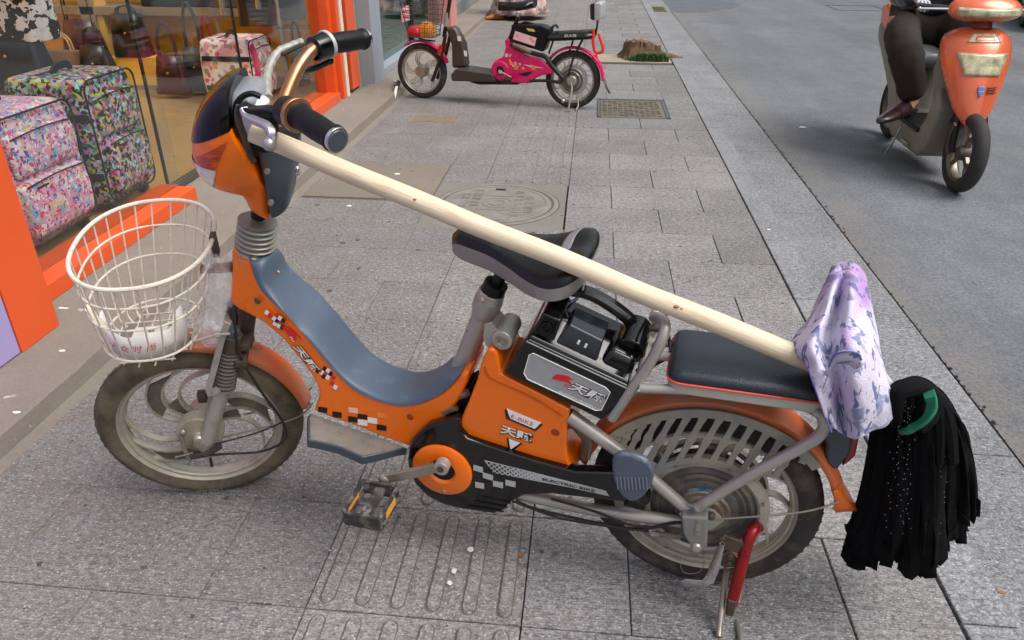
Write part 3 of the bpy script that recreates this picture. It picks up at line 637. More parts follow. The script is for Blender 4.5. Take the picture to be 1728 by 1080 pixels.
m=MB(F2); m.grid([[(.050,-.060,.008),(bl-.070,-.060,.008),(bl-.070,.02,.02),(.050,.02,.02)],[(.058,-.046,.046),(bl-.076,-.046,.044),(bl-.076,.012,.052),(.058,.012,.052)]]); m.build('display_window',mat('smoked window',rgb(30,33,38),.14,var=.3,vs=40,coat=.4),bat,bevel=.003)
for k in(0,1):
    m=MB(F2); m.box(.084+k*.014,.088+k*.014,-.0562,-.054,.022,.030); m.build('marking',M_white,bat)
m=MB(F2); m.lathe((.024,-.060,.027),[(.0001,.002),(.006,.002),(.007,-.001),(.0105,-.002),(.011,.003)],20); m.build('key_lock',M_blackm,bat)
m=MB(F2); m.box(.003,bl-.003,-WBt-.0012,-WBt+.001,-.006,-.0045); m.build('edge_trim',M_greyprint,bat)
lab=[(899.5,596),(1022,654),(1029.5,662),(1015,692),(1005,692.5),(890,640),(884,630),(893,599)]
q=LL(B,lab,WBt+.0012); m=MB(B); m.prism([(p.x,p.z) for p in q],-WBt,-WBt-.0012); lb=m.build('label_plate',M_silverlab,bat)
q=[B.L(p,WBt+.0016) for p in lab]; m=MB(B); m.tube(q,.0009,6,closed=True); m.build('label_rim',M_white,lb)
e4=WBt+.0014
poly('logo_swoosh',M_redprint,lb,B,e4,[(931,638),(939,631),(958,634),(968,641),(959,640),(966,650),(956,645),(946,643)])
text('Fu',M_redprint,lb,B,e4+.0004,(951,652),(962,656.5),.007,bold=.01,shear=.2)
text('天赋',M_dkprint,lb,B,e4,(955,656),(1019,684.5),.0235,bold=.07,shear=.3)
text('天赋',M_white,lb,B,e4+.0009,(957,655.5),(1018,682),.0205,bold=.02,shear=.3)
text('GUIZHOUTIANFU',M_white,lb,B,e4+.0003,(942,662),(1003,690),.0055,bold=.02)
m=MB(B); m.tube(cr([B.L((1077,552),-.03),B.L((1100,556),-.03),B.L((1120,560),-.03),B.L((1131,580),-.03),B.L((1128,600),-.0),B.L((1098,618),.0),B.L((1075,625),.02)],6),.004,8); m.build('battery_cable',M_cable,bat)
m=MB(B); m.tube(LL(B,[(1068,548),(1094,553)],-.03),[.006,.006],8); m.build('battery_plug',M_blackm,bat)
# wires and dark mechanics behind the rear shell
m=MB(B); q=LL(B,[(770,700),(800,690),(800,735),(770,725)],.03); m.prism([(p.x,p.z) for p in LL(B,[(765,660),(800,640),(812,720),(760,760),(720,755)],.0)],-.04,.04); m.build('frame_core',M_blackm,bike,bevel=.004)
m=MB(B); 
for k in range(4): m.tube(cr(LL(B,[(950,712),(968+k*5,722),(985+k*4,745),(978+k*5,775)],.02+.01*k),5),.004,7)
m.build('wiring',mat('tan wiring',rgb(120,108,90),.6,var=.3,vs=60),bike)
m=MB(B); m.tube(LL(B,[(748,692),(768,684)],.045),.012,12); m.tube(LL(B,[(775,668),(789,662)],.045),.008,8); m.build('spring_mount',mat('dusty spring',rgb(110,92,70),.7,var=.4,vs=80),bike)
m=MB(B); m.tube(cr(LL(B,[(870,845),(900,858),(950,870),(1020,885),(1080,893),(1140,882),(1170,885)],.07),5),.0035,7); m.tube(cr(LL(B,[(930,842),(1000,862),(1060,885),(1100,890)],.072),5),.0025,7); m.tube(cr(LL(B,[(860,842),(880,852),(960,878),(1095,897)],.066),5),.002,6); m.build('cable',M_cable,bike)
m=MB(B); a,b=B.L((1112,902),.07),B.L((1150,905),.07); n=120; d=b-a; m.tube([a+d*(i/n)+Vector((0,.006*math.cos(i*.75),.006*math.sin(i*.75))) for i in range(n)],.0011,5); m.tube([a-d*.3,b],.0018,6); m.tube([a-d*.35,a],.0055,8); m.build('brake_spring',M_steel,bike)
# ---------------------------------------------------------------- rear pad
zp=.556
m=MB(B); 
def rrect(x0,x1,y0,y1,r,n=6):
    o=[]
    for cx,cy,t0 in((x1-r,y1-r,0),(x0+r,y1-r,90),(x0+r,y0+r,180),(x1-r,y0+r,270)):
        for i in range(n+1): t=R(t0+90*i/n); o.append((cx+r*math.cos(t),cy+r*math.sin(t)))
    return o
def rings_rr(lst): return [[(x,y,z) for x,y in rrect(*a,r)] for a,r,z in lst]
pa=(-.094,.165,-.088,.074)
def ins(b,k): return (b[0]+k,b[1]-k,b[2]+k,b[3]-k)
m.grid(rings_rr([(ins(pa,.001),.024,zp-.024),(pa,.025,zp-.018),(pa,.025,zp-.012),(ins(pa,.004),.022,zp-.004),(ins(pa,.012),.018,zp-.0005),(ins(pa,.03),.01,zp+.002)])); pad=m.build('rear_seat',M_vinyl,bike,ang=80)
m=MB(B); m.tube([(x,y,zp-.020) for x,y in rrect(*ins(pa,-.0012),.026)],.0022,8,closed=True); m.build('piping',M_pipe,pad)
m=MB(B); m.grid(rings_rr([(ins(pa,.006),.02,zp-.045),(ins(pa,.001),.024,zp-.040),(ins(pa,.001),.024,zp-.022)])); m.build('seat_base',mat('grey seat base',rgb(176,170,160),.5,dirt=DUST,dam=.15,ds=10),pad)
# ---------------------------------------------------------------- stand
ks=MB(B); ks.tube(cr([B.L((1282,888),.02),B.L((1272,893),.055),B.L((1262,915),.072),B.L((1250,960),.09),B.L((1235,1018),.105)],6),.0115,14); kst=ks.build('side_stand',M_red,bike)
m=MB(B); m.bar(LL(B,[(1236,1010),(1231,1034)],.108),.008,.008); m.build('stand_foot',M_rust,kst,bevel=.001)
def grd(p): # image point on the ground in bike coordinates
    d=CF*FPX+CR*(p[0]-W0/2)-CU*(p[1]-H0/2); q=CP+d*(-CP.z/d.z)-B.o; return Vector((q.dot(B.a),q.dot(B.y),q.dot(B.v)))
g1=grd((1212,1078)); g2=grd((1249,1079))
m=MB(B); m.tube(cr([B.L((1226,960),.07),B.L((1222,990),.08),g1.lerp(B.L((1222,990),.08),.25),g1+Vector((0,0,.006))],5),.006,10)
m.tube(cr([B.L((1252,985),.02),B.L((1244,1020),.05),B.L((1240,1040),.08),g2+Vector((0,0,.006)),g2+Vector((-.0,-.03,.006))],5),.006,10); m.tube([B.L((1226,962),.07),B.L((1226,962),-.07)],.006,8)
m.tube(mir([B.L((1226,960),.07),g1+Vector((0,0,.006))],-1),.006,8)
m.build('stand_leg',M_steel,kst)
m=MB(B); q=LL(B,[(1150,982),(1158,978),(1185,980),(1205,955),(1214,930),(1222,925),(1215,960),(1205,985),(1188,992),(1155,989)],.10); m.prism([(p.x,p.z) for p in q],-.10,-.095); m.build('stand_pedal',M_chrome,kst,bevel=.0012)
m=MB(B); 
for ps in([(1212,908),(1222,905),(1243,912),(1253,915),(1257,925),(1248,935),(1232,930),(1222,928),(1218,918)],[(1214,935),(1230,930),(1246,948),(1242,957),(1224,958),(1205,950)]):
    q=LL(B,ps,.082); m.prism([(p.x,p.z) for p in q],-.082,-.076)
for p in((1232,939),(1231,950),(1243,952),(1219,910)):
    c=B.L(p,.083); m.tube([c,c-Vector((0,.004,0))],.006,8)
m.build('stand_bracket',M_rust,kst,bevel=.0008)
m=MB(B); a,b=B.L((1219,917),.094),B.L((1199,962),.104); n=220; d=b-a; m.tube([a+d*(i/n)+Vector((.0042*math.cos(i*.72),.0042*math.sin(i*.72),0)) for i in range(n)],.0012,5); m.tube([b,b+d*.22],.004,6); m.build('stand_spring',M_steel,kst)
m=MB(B); m.tube(cr(LL(B,[(1148,940),(1150,960),(1160,968),(1180,965),(1188,950),(1186,935)],.08),5),.0007,5); m.build('loose_wire',M_steel,bike)
# ---------------------------------------------------------------- neck, head, handlebar
m=MB(FK); a,b=SA(.622),SA(.715); n=90; d=b-a
m.tube([a+d*(i/n) for i in range(n+1)],[.0362-.003*(i/n)+.0038*math.cos(2*PI*9*i/n) for i in range(n+1)],24); m.build('neck_boot',mat('grey rubber bellows',rgb(150,147,138),.42,.35,var=.1),bike,ang=80)
m=MB(FK); m.tube([SA(.605),SA(.625)],.033,24); m.build('neck_collar',M_rust,bike,bevel=.002)
q=LL(FK,[(366,402),(400,405),(404,412),(425,416),(425,424),(398,419),(385,416),(368,414)],.012); m=MB(FK); m.plate([(x,y) for x,y in((-.0+SA(.615).x-.10,-.014),(SA(.615).x-.03,-.018),(SA(.615).x+.0,-.036),(SA(.615).x+.0,.036),(SA(.615).x-.03,.018),(SA(.615).x-.10,.014))],SA(.615).z+.0,SA(.615).z+.003); bkt=m.build('basket_bracket',mat('bright rust',rgb(128,82,50),.75,.2,var=.35,vs=30,dirt=rgb(70,52,42),dam=.3,ds=30,bump=.3,bs=200),bike)
m=MB(FK)
for k in(.05,.072): m.lathe((SA(.615).x-k,0,SA(.615).z+.0034),[(.0001,0),(.005,0)],14,axis='v')
m.build('slot',M_dkprint,bkt)
hs_=[ # image row, left, right edge, half width
(137,386,404,.022),(142,374,418,.05),(152,361,434,.068),(168,346,446,.079),(188,334,452,.085),(210,326,456,.088),(235,322,458,.088),(258,322,460,.086),(275,325,460,.083),(290,331,460,.079),(303,340,460,.073),(313,352,460,.066),(320,372,460,.06),(328,400,458,.054),(342,411,456,.048),(358,421,454,.044),(370,446,453,.040)]
def headring(row,l,r,hw,k=0,n=40,ex=2.3,Fh=HK,wl=.03,wr=.05):
    A=Fh.L((l,row),wl); Bq=Fh.L((r,row),wr); ac=(A.x+Bq.x)/2; ra=(Bq.x-A.x)/2+k; z=(A.z+Bq.z)/2; hw+=k; o=[]
    for i in range(n):
        t=2*PI*i/n; C,S=math.cos(t),math.sin(t)
        o.append(Vector((ac+ra*math.copysign(abs(C)**(2/ex),C),hw*math.copysign(abs(S)**(2/ex),S),z)))
    return o
def headloft(k=0,rows=hs_):
    rr=[cr([(r[0],r[1],r[2]) for r in rows],4),cr([(r[0],r[3],0) for r in rows],4)]
    return [headring(p.x,p.y,p.z,q.y,k) for p,q in zip(*rr)]
def cutbm(rings,F,cuts,name,mt,parent,solid=0,cap=True,side=0):
    """cuts: list of (image p, image q, w, keep-side image point)"""
    mb=MB(F); mb.grid(rings); bm=bmesh.new(); vs=[bm.verts.new(v) for v in mb.v]
    for f in mb.f:
        try: bm.faces.new([vs[i] for i in f])
        except ValueError: pass
    bmesh.ops.recalc_face_normals(bm,faces=bm.faces)
    for p,q,w,kp in cuts:
        a,b,c=F.L(p,w),F.L(q,w),F.L(kp,w); A_,B_,C_=F(*a),F(*b),F(*c); n=(B_-A_).cross(F.y).normalized()
        if (C_-A_).dot(n)<0: n=-n
        r=bmesh.ops.bisect_plane(bm,geom=bm.verts[:]+bm.edges[:]+bm.faces[:],plane_co=A_,plane_no=n,clear_inner=True)
        if cap:
            ed=[g for g in r['geom_cut'] if isinstance(g,bmesh.types.BMEdge)]
            if ed: bmesh.ops.holes_fill(bm,edges=ed)
    if side: bmesh.ops.bisect_plane(bm,geom=bm.verts[:]+bm.edges[:]+bm.faces[:],plane_co=F(0,0,0)-F.y*.02*side,plane_no=-F.y*side,clear_inner=True)
    off=parent_off(parent)
    for v in bm.verts: v.co-=off
    me=bpy.data.meshes.new(name); bm.to_mesh(me); bm.free()
    return link(name,me,mt,parent,ang=40,solid=solid)
hw_=.06
head=cutbm(headloft(0),HK,[((318,245),(392,211),hw_,(400,300)),((393,213),(404,236),hw_,(330,260)),((404,236),(443,300),hw_,(380,300)) if 0 else ((398,222),(452,318),hw_,(380,330))],'head_shell',M_orange,bike)
vis=cutbm(headloft(.0012),HK,[((318,246),(392,212),hw_,(340,150)),((388,137),(394,216),hw_,(340,180))],'visor',mat('smoked visor',rgb(8,6,6),.12,var=.1,spec=.35,rv=.03),head)
for sd_ in(1,-1): cutbm(headloft(.0022),HK,[((329,266),(389,231),.07,(370,270)),((389,231),(366,281),.07,(345,262)),((340,281),(368,281),.07,(355,262)),((323,262),(342,282),.07,(360,255))],'turn_signal',M_amber,head,cap=False,side=sd_)
cutbm(headloft(.0014),HK,[((368,283),(357,322),.07,(330,290)),((320,279),(368,283),.07,(340,300))],'headlight',M_clear,head,cap=False)
rows=[(256,430,497,.056),(270,434,497,.058),(300,441,494,.060),(330,446,490,.056),(352,450,486,.050),(362,451,480,.046),(371,454,467,.040)]
rr=[cr([(r[0],r[1],r[2]) for r in rows],3),cr([(r[0],r[3],0) for r in rows],3)]
m=MB(HK); m.grid([headring(p.x,p.y,p.z,q.y,.001,40,4.5,HK,.055,.045) for p,q in zip(*rr)]); bc=m.build('head_rear_cover',M_slate2,head,ang=40)
for p in((451,289),(457,342)):
    m=MB(HK); c=HK.L(p,.060); m.tube([c+Vector((0,.003,0)),c-Vector((0,.0035,0))],[.006,.005],12); m.build('screw',M_steel,bc)
m=MB(HK); c=HK.L((498,287),0.0); m.tube([c-Vector((.012,0,0)),c+Vector((.008,0,0))],.0105,18); m.build('ignition_lock',M_chrome,bc,bevel=.002)
m=MB(HK); q=LL(HK,[(404,234),(430,240),(497,245),(497,258),(434,262),(425,270)],.04); m.prism([(p.x,p.z) for p in q],-.052,.052); m.build('clamp_recess',M_blackm,head,bevel=.004)
# dial
dr=[(157,384,424,.045),(162,381,436,.058),(172,380,442,.068),(195,384,446,.072),(232,404,450,.066)]
m=MB(HK); m.grid([headring(a,b,c,d,.0,32,3,HK,.06,.03) for a,b,c,d in dr]); dl=m.build('instrument_cover',mat('light grey plastic',rgb(132,136,142),.35,var=.05),head,ang=50)
m=MB(HK); m.tube(cr(LL(HK,[(402,228),(398,205),(398,180),(408,164),(425,158),(440,163)],.066),5),.005,9); m.build('dial_gasket',M_blackm,dl)
m=MB(HK); m.ball(HK.L((425,172),.03),.03,10,1,1,.35); m.build('dial_glass',mat('dial glass',rgb(205,205,205),.15,coat=.6),dl)
# handlebar (triangulated)
bar=[Vector((.262,0,.885)),Vector((.262,0.02,.893)),Vector((.268,.06,.92)),Vector((.295,.115,.972)),Vector((.318,.152,.996)),Vector((.335,.178,1.0)),Vector((.37,.22,.996)),Vector((.408,.26,.991))]
m=MB(HK)
for s in(1,-1): m.tube(cr(mir(bar,s),6),.0125,16)
hb=m.build('handlebar',M_copper,bike)
m=MB(HK); m.tube([SA(.72,HK),SA(.90,HK)],.014,14); m.tube([Vector((.262,-.03,.885)),Vector((.262,.03,.885))],.02,16); m.build('stem',M_blackm,hb,bevel=.003)
for s in(1,-1):
    g0,g1_=mir([Vector((.345,.188,1.0)),Vector((.408,.26,.991))],s); d=g1_-g0; n=20
    m=MB(HK); m.tube([g0+d*(i/n) for i in range(n+1)],[.0175+.0022*math.sin(PI*i/n)+(.003 if i<2 or i>18 else 0)-(.002 if i<1 else 0) for i in range(n+1)],20); gp=m.build('grip',M_blackm,hb)
    m=MB(HK); m.tube([g1_-d*.03,g1_+d*.07],.0195,22); m.build('bar_end',M_chrome,gp,bevel=.0015)
    m=MB(HK); m.tube([g1_+d*.065,g1_+d*.085],[.0165,.015],22); m.build('bar_end_pad',M_slate2,gp)
    c0,c1=mir([Vector((.322,.162,.998)),Vector((.345,.189,1.0))],s); dd=(c1-c0)
    m=MB(HK); m.tube([c0,c1],[.023,.025],22); m.build('switch_housing',M_black if s>0 else M_blackm,hb,bevel=.003)
    m=MB(HK); m.tube([c1-dd*.15,c1+dd*.1],.0265,22); m.build('ring',M_copper if s<0 else M_greyprint,hb,bevel=.002)
# brake levers and mounts
m=MB(HK); q=[HK.L((478,196),.15),HK.L((455,190),.15),HK.L((425,190),.14),HK.L((408,183),.13)]; m.bar(cr(q,5),.012,.009,up=(0,0,1)); m.tube([HK.L((456,185),.15),HK.L((463,222),.15)],.008,10); lm=m.build('lever_mount',M_blackm,hb,bevel=.001)
m=MB(HK); q=[HK.L((412,184),.14),HK.L((418,196),.15),HK.L((432,204),.165),HK.L((450,212),.18),HK.L((459,225),.19),HK.L((458,240),.195)]; m.bar(cr(q,6),.0075,.0055,up=(0,0,1),c=.5); m.ball(HK.L((455,243),.195),.0115,10); m.build('brake_lever',mat('silver lever',rgb(170,168,170),.32,.7,var=.06),hb)
m=MB(HK); q=[HK.L((404,178),.13),HK.L((402,200),.13),HK.L((414,235),.12),HK.L((422,262),.11),HK.L((429,274),.11)]; m.tube(cr(q,6),.0055,9); m.build('lever_cable',M_rust,hb)
fc=[Vector((.322,.162,.998)),Vector((.30,.15,.985)),Vector((.29,.17,.96)),Vector((.31,.20,.95)),Vector((.34,.235,.955))]
m=MB(HK); m.bar(cr(fc,5),.006,.006,up=(0,0,1),c=.5); m.ball(fc[-1],.008,8); m.build('brake_lever',M_black,hb)
m=MB(HK); pts=cr([HK.L((512,70),-.15),HK.L((492,78),-.14),HK.L((470,88),-.12),HK.L((455,112),-.09),HK.L((450,140),-.05),HK.L((452,165),0)],8); m.tube(pts,[.0072+.0009*((i//2)%2) for i in range(len(pts))],9); m.build('cable_sleeve',mat('grey cable sleeve',rgb(150,150,140),.4,var=.3,vs=100),hb)
m=MB(HK); m.tube(cr([HK.L((516,72),-.15),HK.L((496,82),-.13),HK.L((476,92),-.115)],5),.004,8); m.build('throttle_cable',M_cable,hb)
# ---------------------------------------------------------------- plastic bag tied behind the basket
m=MB(FK); bc_=FK.L((368,478),.02); rings=[]; random.seed(3)
for i in range(15):
    p=-PI/2+PI*i/14; r=[]
    for j in range(26):
        t=2*PI*j/26; d=Vector((math.cos(p)*math.cos(t),math.cos(p)*math.sin(t),math.sin(p)))
        k=1+.28*noise.noise(d*3.1)+.14*noise.noise(d*9); r.append((bc_.x+d.x*.030*k+.004*math.sin(p*2),bc_.y+d.y*.04*k,bc_.z+d.z*.062*k))
    rings.append(r)
m.grid(rings); 
bc2=FK.L((362,555),.03); rings=[]
for i in range(11):
    p=-PI/2+PI*i/10; r=[]
    for j in range(22):
        t=2*PI*j/22; d=Vector((math.cos(p)*math.cos(t),math.cos(p)*math.sin(t),math.sin(p)))
        k=1+.3*noise.noise(d*3.5+Vector((5,1,1)))+.15*noise.noise(d*9); r.append((bc2.x+d.x*.035*k,bc2.y+d.y*.03*k,bc2.z+d.z*.045*k))
    rings.append(r)
m.grid(rings)
M_bag=mat('clear crinkled plastic',rgb(235,232,235),.12,var=.05,alpha=.26,bump=1,bs=70,spec=1.0,coat=.6)
m.build('plastic_bag',M_bag,None,ang=25,**T('crumpled clear plastic bag stuffed between the cream wire basket and the orange body','plastic bag'))
# ---------------------------------------------------------------- wire basket
BA=FK
def bring(z,k=1,n=40,dz=0):
    t=max(0,(z-.475)/(.695-.475))
    ca=lerp(-.040,-.006,t)+.0; ra=lerp(.088,.124,t**.85); rw=lerp(.098,.163,t**.85); o=[]
    for i in range(n):
        a=2*PI*i/n; C,S=math.cos(a),math.sin(a)
        ex=2.25
        o.append(Vector((ca+ra*math.copysign(abs(C)**(2/ex),C)*k,rw*math.copysign(abs(S)**(2/ex),S)*k,z+dz)))
    return o
m=MB(BA); m.tube(bring(.695,n=60),.0042,8,closed=True); bsk=m.build('wire_basket',M_wire,bike)
m=MB(BA)
m.tube(bring(.645,n=60),.0022,7,closed=True); m.tube(bring(.585,n=60),.0022,7,closed=True)
m.tube(bring(.49,1.0,n=60),.0026,7,closed=True)
Nv=26
for i in range(Nv):
    a=i/Nv; pts=[]
    for z,k in((.695,1.0),(.66,1),(.6,1),(.54,.995),(.50,.985),(.478,.94),(.470,.80)):
        r=bring(z,k,n=Nv*4); pts.append(r[(i*4)%(Nv*4)])
    m.tube(cr(pts,3),.0017,6)
for k in range(7):
    y=lerp(-.08,.08,k/6); w_=.088*math.sqrt(max(.1,1-(y/.102)**2))*.95; m.tube([(-.040-w_,y,.470),(-.040+w_,y,.470)],.0016,6)
for k in range(6):
    x=lerp(-.075,.075,k/5); w_=.1*math.sqrt(max(.1,1-(x/.09)**2))*.95; m.tube([(-.040+x,-w_,.4675),(-.040+x,w_,.4675)],.0016,6)
m.build('basket_mesh',M_wire,bsk)
m=MB(BA); m.box(.112,.122,-.012,.012,.655,.70); m.tube([(.118,-.02,.668),(.118,.02,.668)],.003,6); m.build('basket_clip',M_rust,bsk,bevel=.001)
m=MB(BA); m.box(-.085,-.02,-.03,.03,.471,.474); mp_=m.build('mount_plate',M_whitef if 0 else mat('pale mount plate',rgb(205,200,190),.5),bsk)
for y in(-.013,.013):
    m=MB(BA); m.ball((-.05,y,.475),.006,8,1,1,.6); m.build('bolt',M_steel,mp_)
# cardboard strip lying inside the basket
m=MB(BA); rings=[]
ns=30
for i in range(ns+1):
    t=lerp(R(176),R(338),i/ns); ra,rw=.083,.094
    x=-.040+ra*math.cos(t); y=rw*math.sin(t)
    h=.062+.004*math.sin(i*.7)+(.02 if i>26 else 0)
    rings.append([(x,y,.482),(x*1.0,y*1.0-.0015,.482+h*.5),(x,y-.003,.482+h)])
m.grid(rings,False,False); cb_=m.build('paper_strip',mat('stained white card',rgb(226,222,216),.6,var=.06,dirt=rgb(220,190,160),dam=.15,ds=14),None,solid=.0012,**T('white card strip with red lettering curled round the inside of the cream basket','card strip'))
# printed lettering on the strip (follows the curve in three pieces)
for k,(s_,t0,t1) in enumerate((('大',226,240),('众',243,257),('时',260,274),('尚',277,291))):
    P0=BA(-.040+.0855*math.cos(R(t0)),.0965*math.sin(R(t0))-.004,.507); P1=BA(-.040+.0855*math.cos(R(t1)),.0965*math.sin(R(t1))-.004,.507)
    text3(s_,M_redprint,cb_,P0,P1,(P1-P0).cross(BA.v).normalized(),.018,.0012,.35,.0)
P0=BA(-.040+.0855*math.cos(R(297)),.0965*math.sin(R(297))-.004,.499); P1=BA(-.040+.0855*math.cos(R(318)),.0965*math.sin(R(318))-.004,.499)
text3('贵州天赋',mat('blue grey print',rgb(140,145,180),.5),cb_,P0,P1,(P1-P0).cross(BA.v).normalized(),.008,.0008,.2)
m=MB(BA); rings=[]
for i in range(9):
    t=i/8; rings.append([( -.142+.02*t-.0+.022,-.075+.022*j/3+.02*t,.60-.11*t+.0*j) for j in range(4)])
m.grid(rings,False,False); wr=m.build('sweet_wrapper',mat('cream printed wrapper',rgb(232,228,200),.55,var=.04,dirt=rgb(200,110,90),dam=.05,ds=90),None,solid=.001,**T('cream printed wrapper standing against the front wires of the basket','wrapper'))
# ================================================================ MOP across the saddle
def wloc(F,p): q=p-F.o; return Vector((q.dot(F.a),q.dot(F.y),q.dot(F.v)))
P1=B.L((1372,612),.037); P0=B.L((425,224),.11)
mop=thing('mop',B(*P1),'black rag mop, its pale wooden handle laid across the saddle','mop')
dirn=(P1-P0).normalized(); P2=B.L((1528,676),.025); 
m=MB(B); pts=[P0.lerp(P1,i/30) for i in range(31)]+[P1.lerp(P2,i/6) for i in range(1,7)]
m.tube([p+Vector((0,.0015*math.sin(i*.5),.001*math.sin(i*.8+1))) for i,p in enumerate(pts)],[.0165,.0175,.0185],20); han=m.build('handle',M_wood,mop,bevel=.002)
for nn in M_wood.node_tree.nodes:
    if nn.type=='MAPPING':
        nn.vector_type='POINT'; vr=M_wood.node_tree.nodes.new('ShaderNodeVectorRotate'); vr.rotation_type='EULER_XYZ'; e_=B.d(*dirn).to_track_quat('X','Z').inverted().to_euler(); vr.inputs['Rotation'].default_value=e_; src_=nn.inputs[0].links[0].from_socket; M_wood.node_tree.links.new(src_,vr.inputs['Vector']); M_wood.node_tree.links.new(vr.outputs[0],nn.inputs[0])
for (x,y,r_) in((1142,516,.0035),(1148,537,.002),(733,335,.002)):
    c=B.L((x,y),.0); a=P0.lerp(P1,(c.x-P0.x)/(P1.x-P0.x)); n_=(wloc(B,CP)-a).normalized(); c=a+n_*.0186
    m=MB(B); m.ball(c,r_,6,1.6,1,.8); m.build('knot',mat('wood knot',rgb(150,104,70),.6),han)
M_cloth=mat('black jersey rags',rgb(12,12,14),.9,var=.4,vs=30,spec=.14,bump=.6,bs=240)
random.seed(11)
hc=B.L((1543,668),-.02)      # where the strips are tied
m=MB(B); strips=[]
def mopw(px,py,w): return B.L((px,py),w)
# outline of strip ends: left to right
ends=[(1438,958),(1450,955),(1462,960),(1474,938),(1489,962),(1500,935),(1512,958),(1526,982),(1538,960),(1549,955),(1561,982),(1570,940),(1585,955),(1596,925),(1604,905),(1614,915),(1620,880),(1627,850)]
for layer in range(5):
    ns=15 if layer<4 else 12
    for i in range(ns):
        u=i/(ns-1); k=u*(len(ends)-1); k0=min(int(k),len(ends)-2); ex=lerp(ends[k0][0],ends[k0+1][0],k-k0); ey=lerp(ends[k0][1],ends[k0+1][1],k-k0)
        w=.055*math.sin(PI*u)*(1.15-layer*.55)+random.uniform(-.01,.01); 
        ey-=layer*8+random.uniform(-12,44)*(.6 if layer<2 else 1.4); ex+=random.uniform(-5,5)
        sx=lerp(1518,1572,u); sy=650+abs(u-.5)*14
        # control points: tie, shoulder, mid, end
        bx_=lerp(1476,1630,u)+random.uniform(-5,5); 
        pts=[mopw(lerp(1525,1562,u),672,w*.35),mopw(lerp(sx,bx_,.66),lerp(700,725,random.random()),w*.8),mopw(bx_,lerp(790,815,random.random()),w),mopw(lerp(bx_,ex,.6),lerp(bx_*0+880,ey,.25),w*1.05),mopw(ex,ey,w)]
        c=cr(pts,5); W_=random.uniform(.013,.023); ph=random.uniform(0,6); tw=random.uniform(-.9,.9); rg=[]
        for j,p in enumerate(c):
            t=j/(len(c)-1); a=tw*t*1.5+.25*math.sin(t*7+ph)+random.uniform(-.06,.06); dv=Vector((math.cos(a),math.sin(a),0)); ww=W_*(.55+.6*t) *(1 if j<len(c)-1 else random.uniform(.08,.45)); cup=Vector((-dv.y,dv.x,0))*.005*math.sin(t*9+ph)
            e_=Vector((0,0,random.uniform(-.006,.006) if j>len(c)-3 else 0))
            rg.append([p-dv*ww+cup,p-dv*ww*.4-cup,p+dv*ww*.4-cup*.6,p+dv*ww+cup+e_])
        m.grid(rg,False,False)
m.build('strips',M_cloth,mop,solid=.0016,ang=70)
# bundle over the tied end
m=MB(B); 
for i in range(40):
    u=i/39; w=.05*math.cos(u*PI*5.3)+random.uniform(-.006,.006)
    pts=[mopw(lerp(1512,1560,u),700+20*u,w*.8),mopw(lerp(1508,1575,u),672+6*math.sin(u*9),w+.01),mopw(lerp(1528,1585,u)-6,650+12*u,w*.7),mopw(lerp(1560,1600,u),668+26*u,w),mopw(lerp(1566,1612,u),712+20*u,w*1.1),mopw(lerp(1560,1622,u),780,w*1.2)]
    m.tube(cr(pts,5),[.007,.0115,.0105,.012,.011,.008],8)

for k in range(5):
    o_=(k-2)*.011; pts=[mopw(1506+k*2,716,.035+o_),mopw(1502+k*2,692,.052+o_),mopw(1512+k,665,.055+o_),mopw(1538,648+k*2,.045+o_),mopw(1563,653+k*2,.03+o_),mopw(1577,676,.025+o_),mopw(1570,704,.045+o_),mopw(1552,726,.06+o_)]
    m.tube(cr(pts,6),[.008,.013,.0135,.013,.0125,.013,.012,.008],10)
m.build('tied_rags',M_cloth,mop)
m=MB(B); pts=[mopw(1568,664,.075),mopw(1573,686,.092),mopw(1563,706,.100),mopw(1544,720,.098),mopw(1526,727,.085),mopw(1528,712,-.03),mopw(1548,680,-.06),mopw(1566,664,-.02)]
m.bar(cr(pts,5,True),0.0085,.003,up=tuple(B.L((1580,650),0)-B.L((1540,720),0)) if 0 else (.4,0,-.6),closed=True); m.build('green_band',mat('green band',rgb(10,104,72),.5,var=.15,bump=.5,bs=300),mop)
# dotted rags
m=MB(B); random.seed(5)
for (x0,y0,x1,y1,w) in((1513,700,1498,900,.062),(1522,710,1517,880,.07),(1538,742,1530,900,.066),(1600,735,1582,900,.05),(1508,665,1540,690,.06),(1520,668,1532,712,.06)):
    for k in range(20):
        t=k/19; p=mopw(lerp(x0,x1,t)+random.uniform(-7,7),lerp(y0,y1,t),w+.012); m.ball(p,.0008,4)
m.build('rag_dots',mat('pale dots',rgb(120,118,120),.8),mop,kind='stuff')
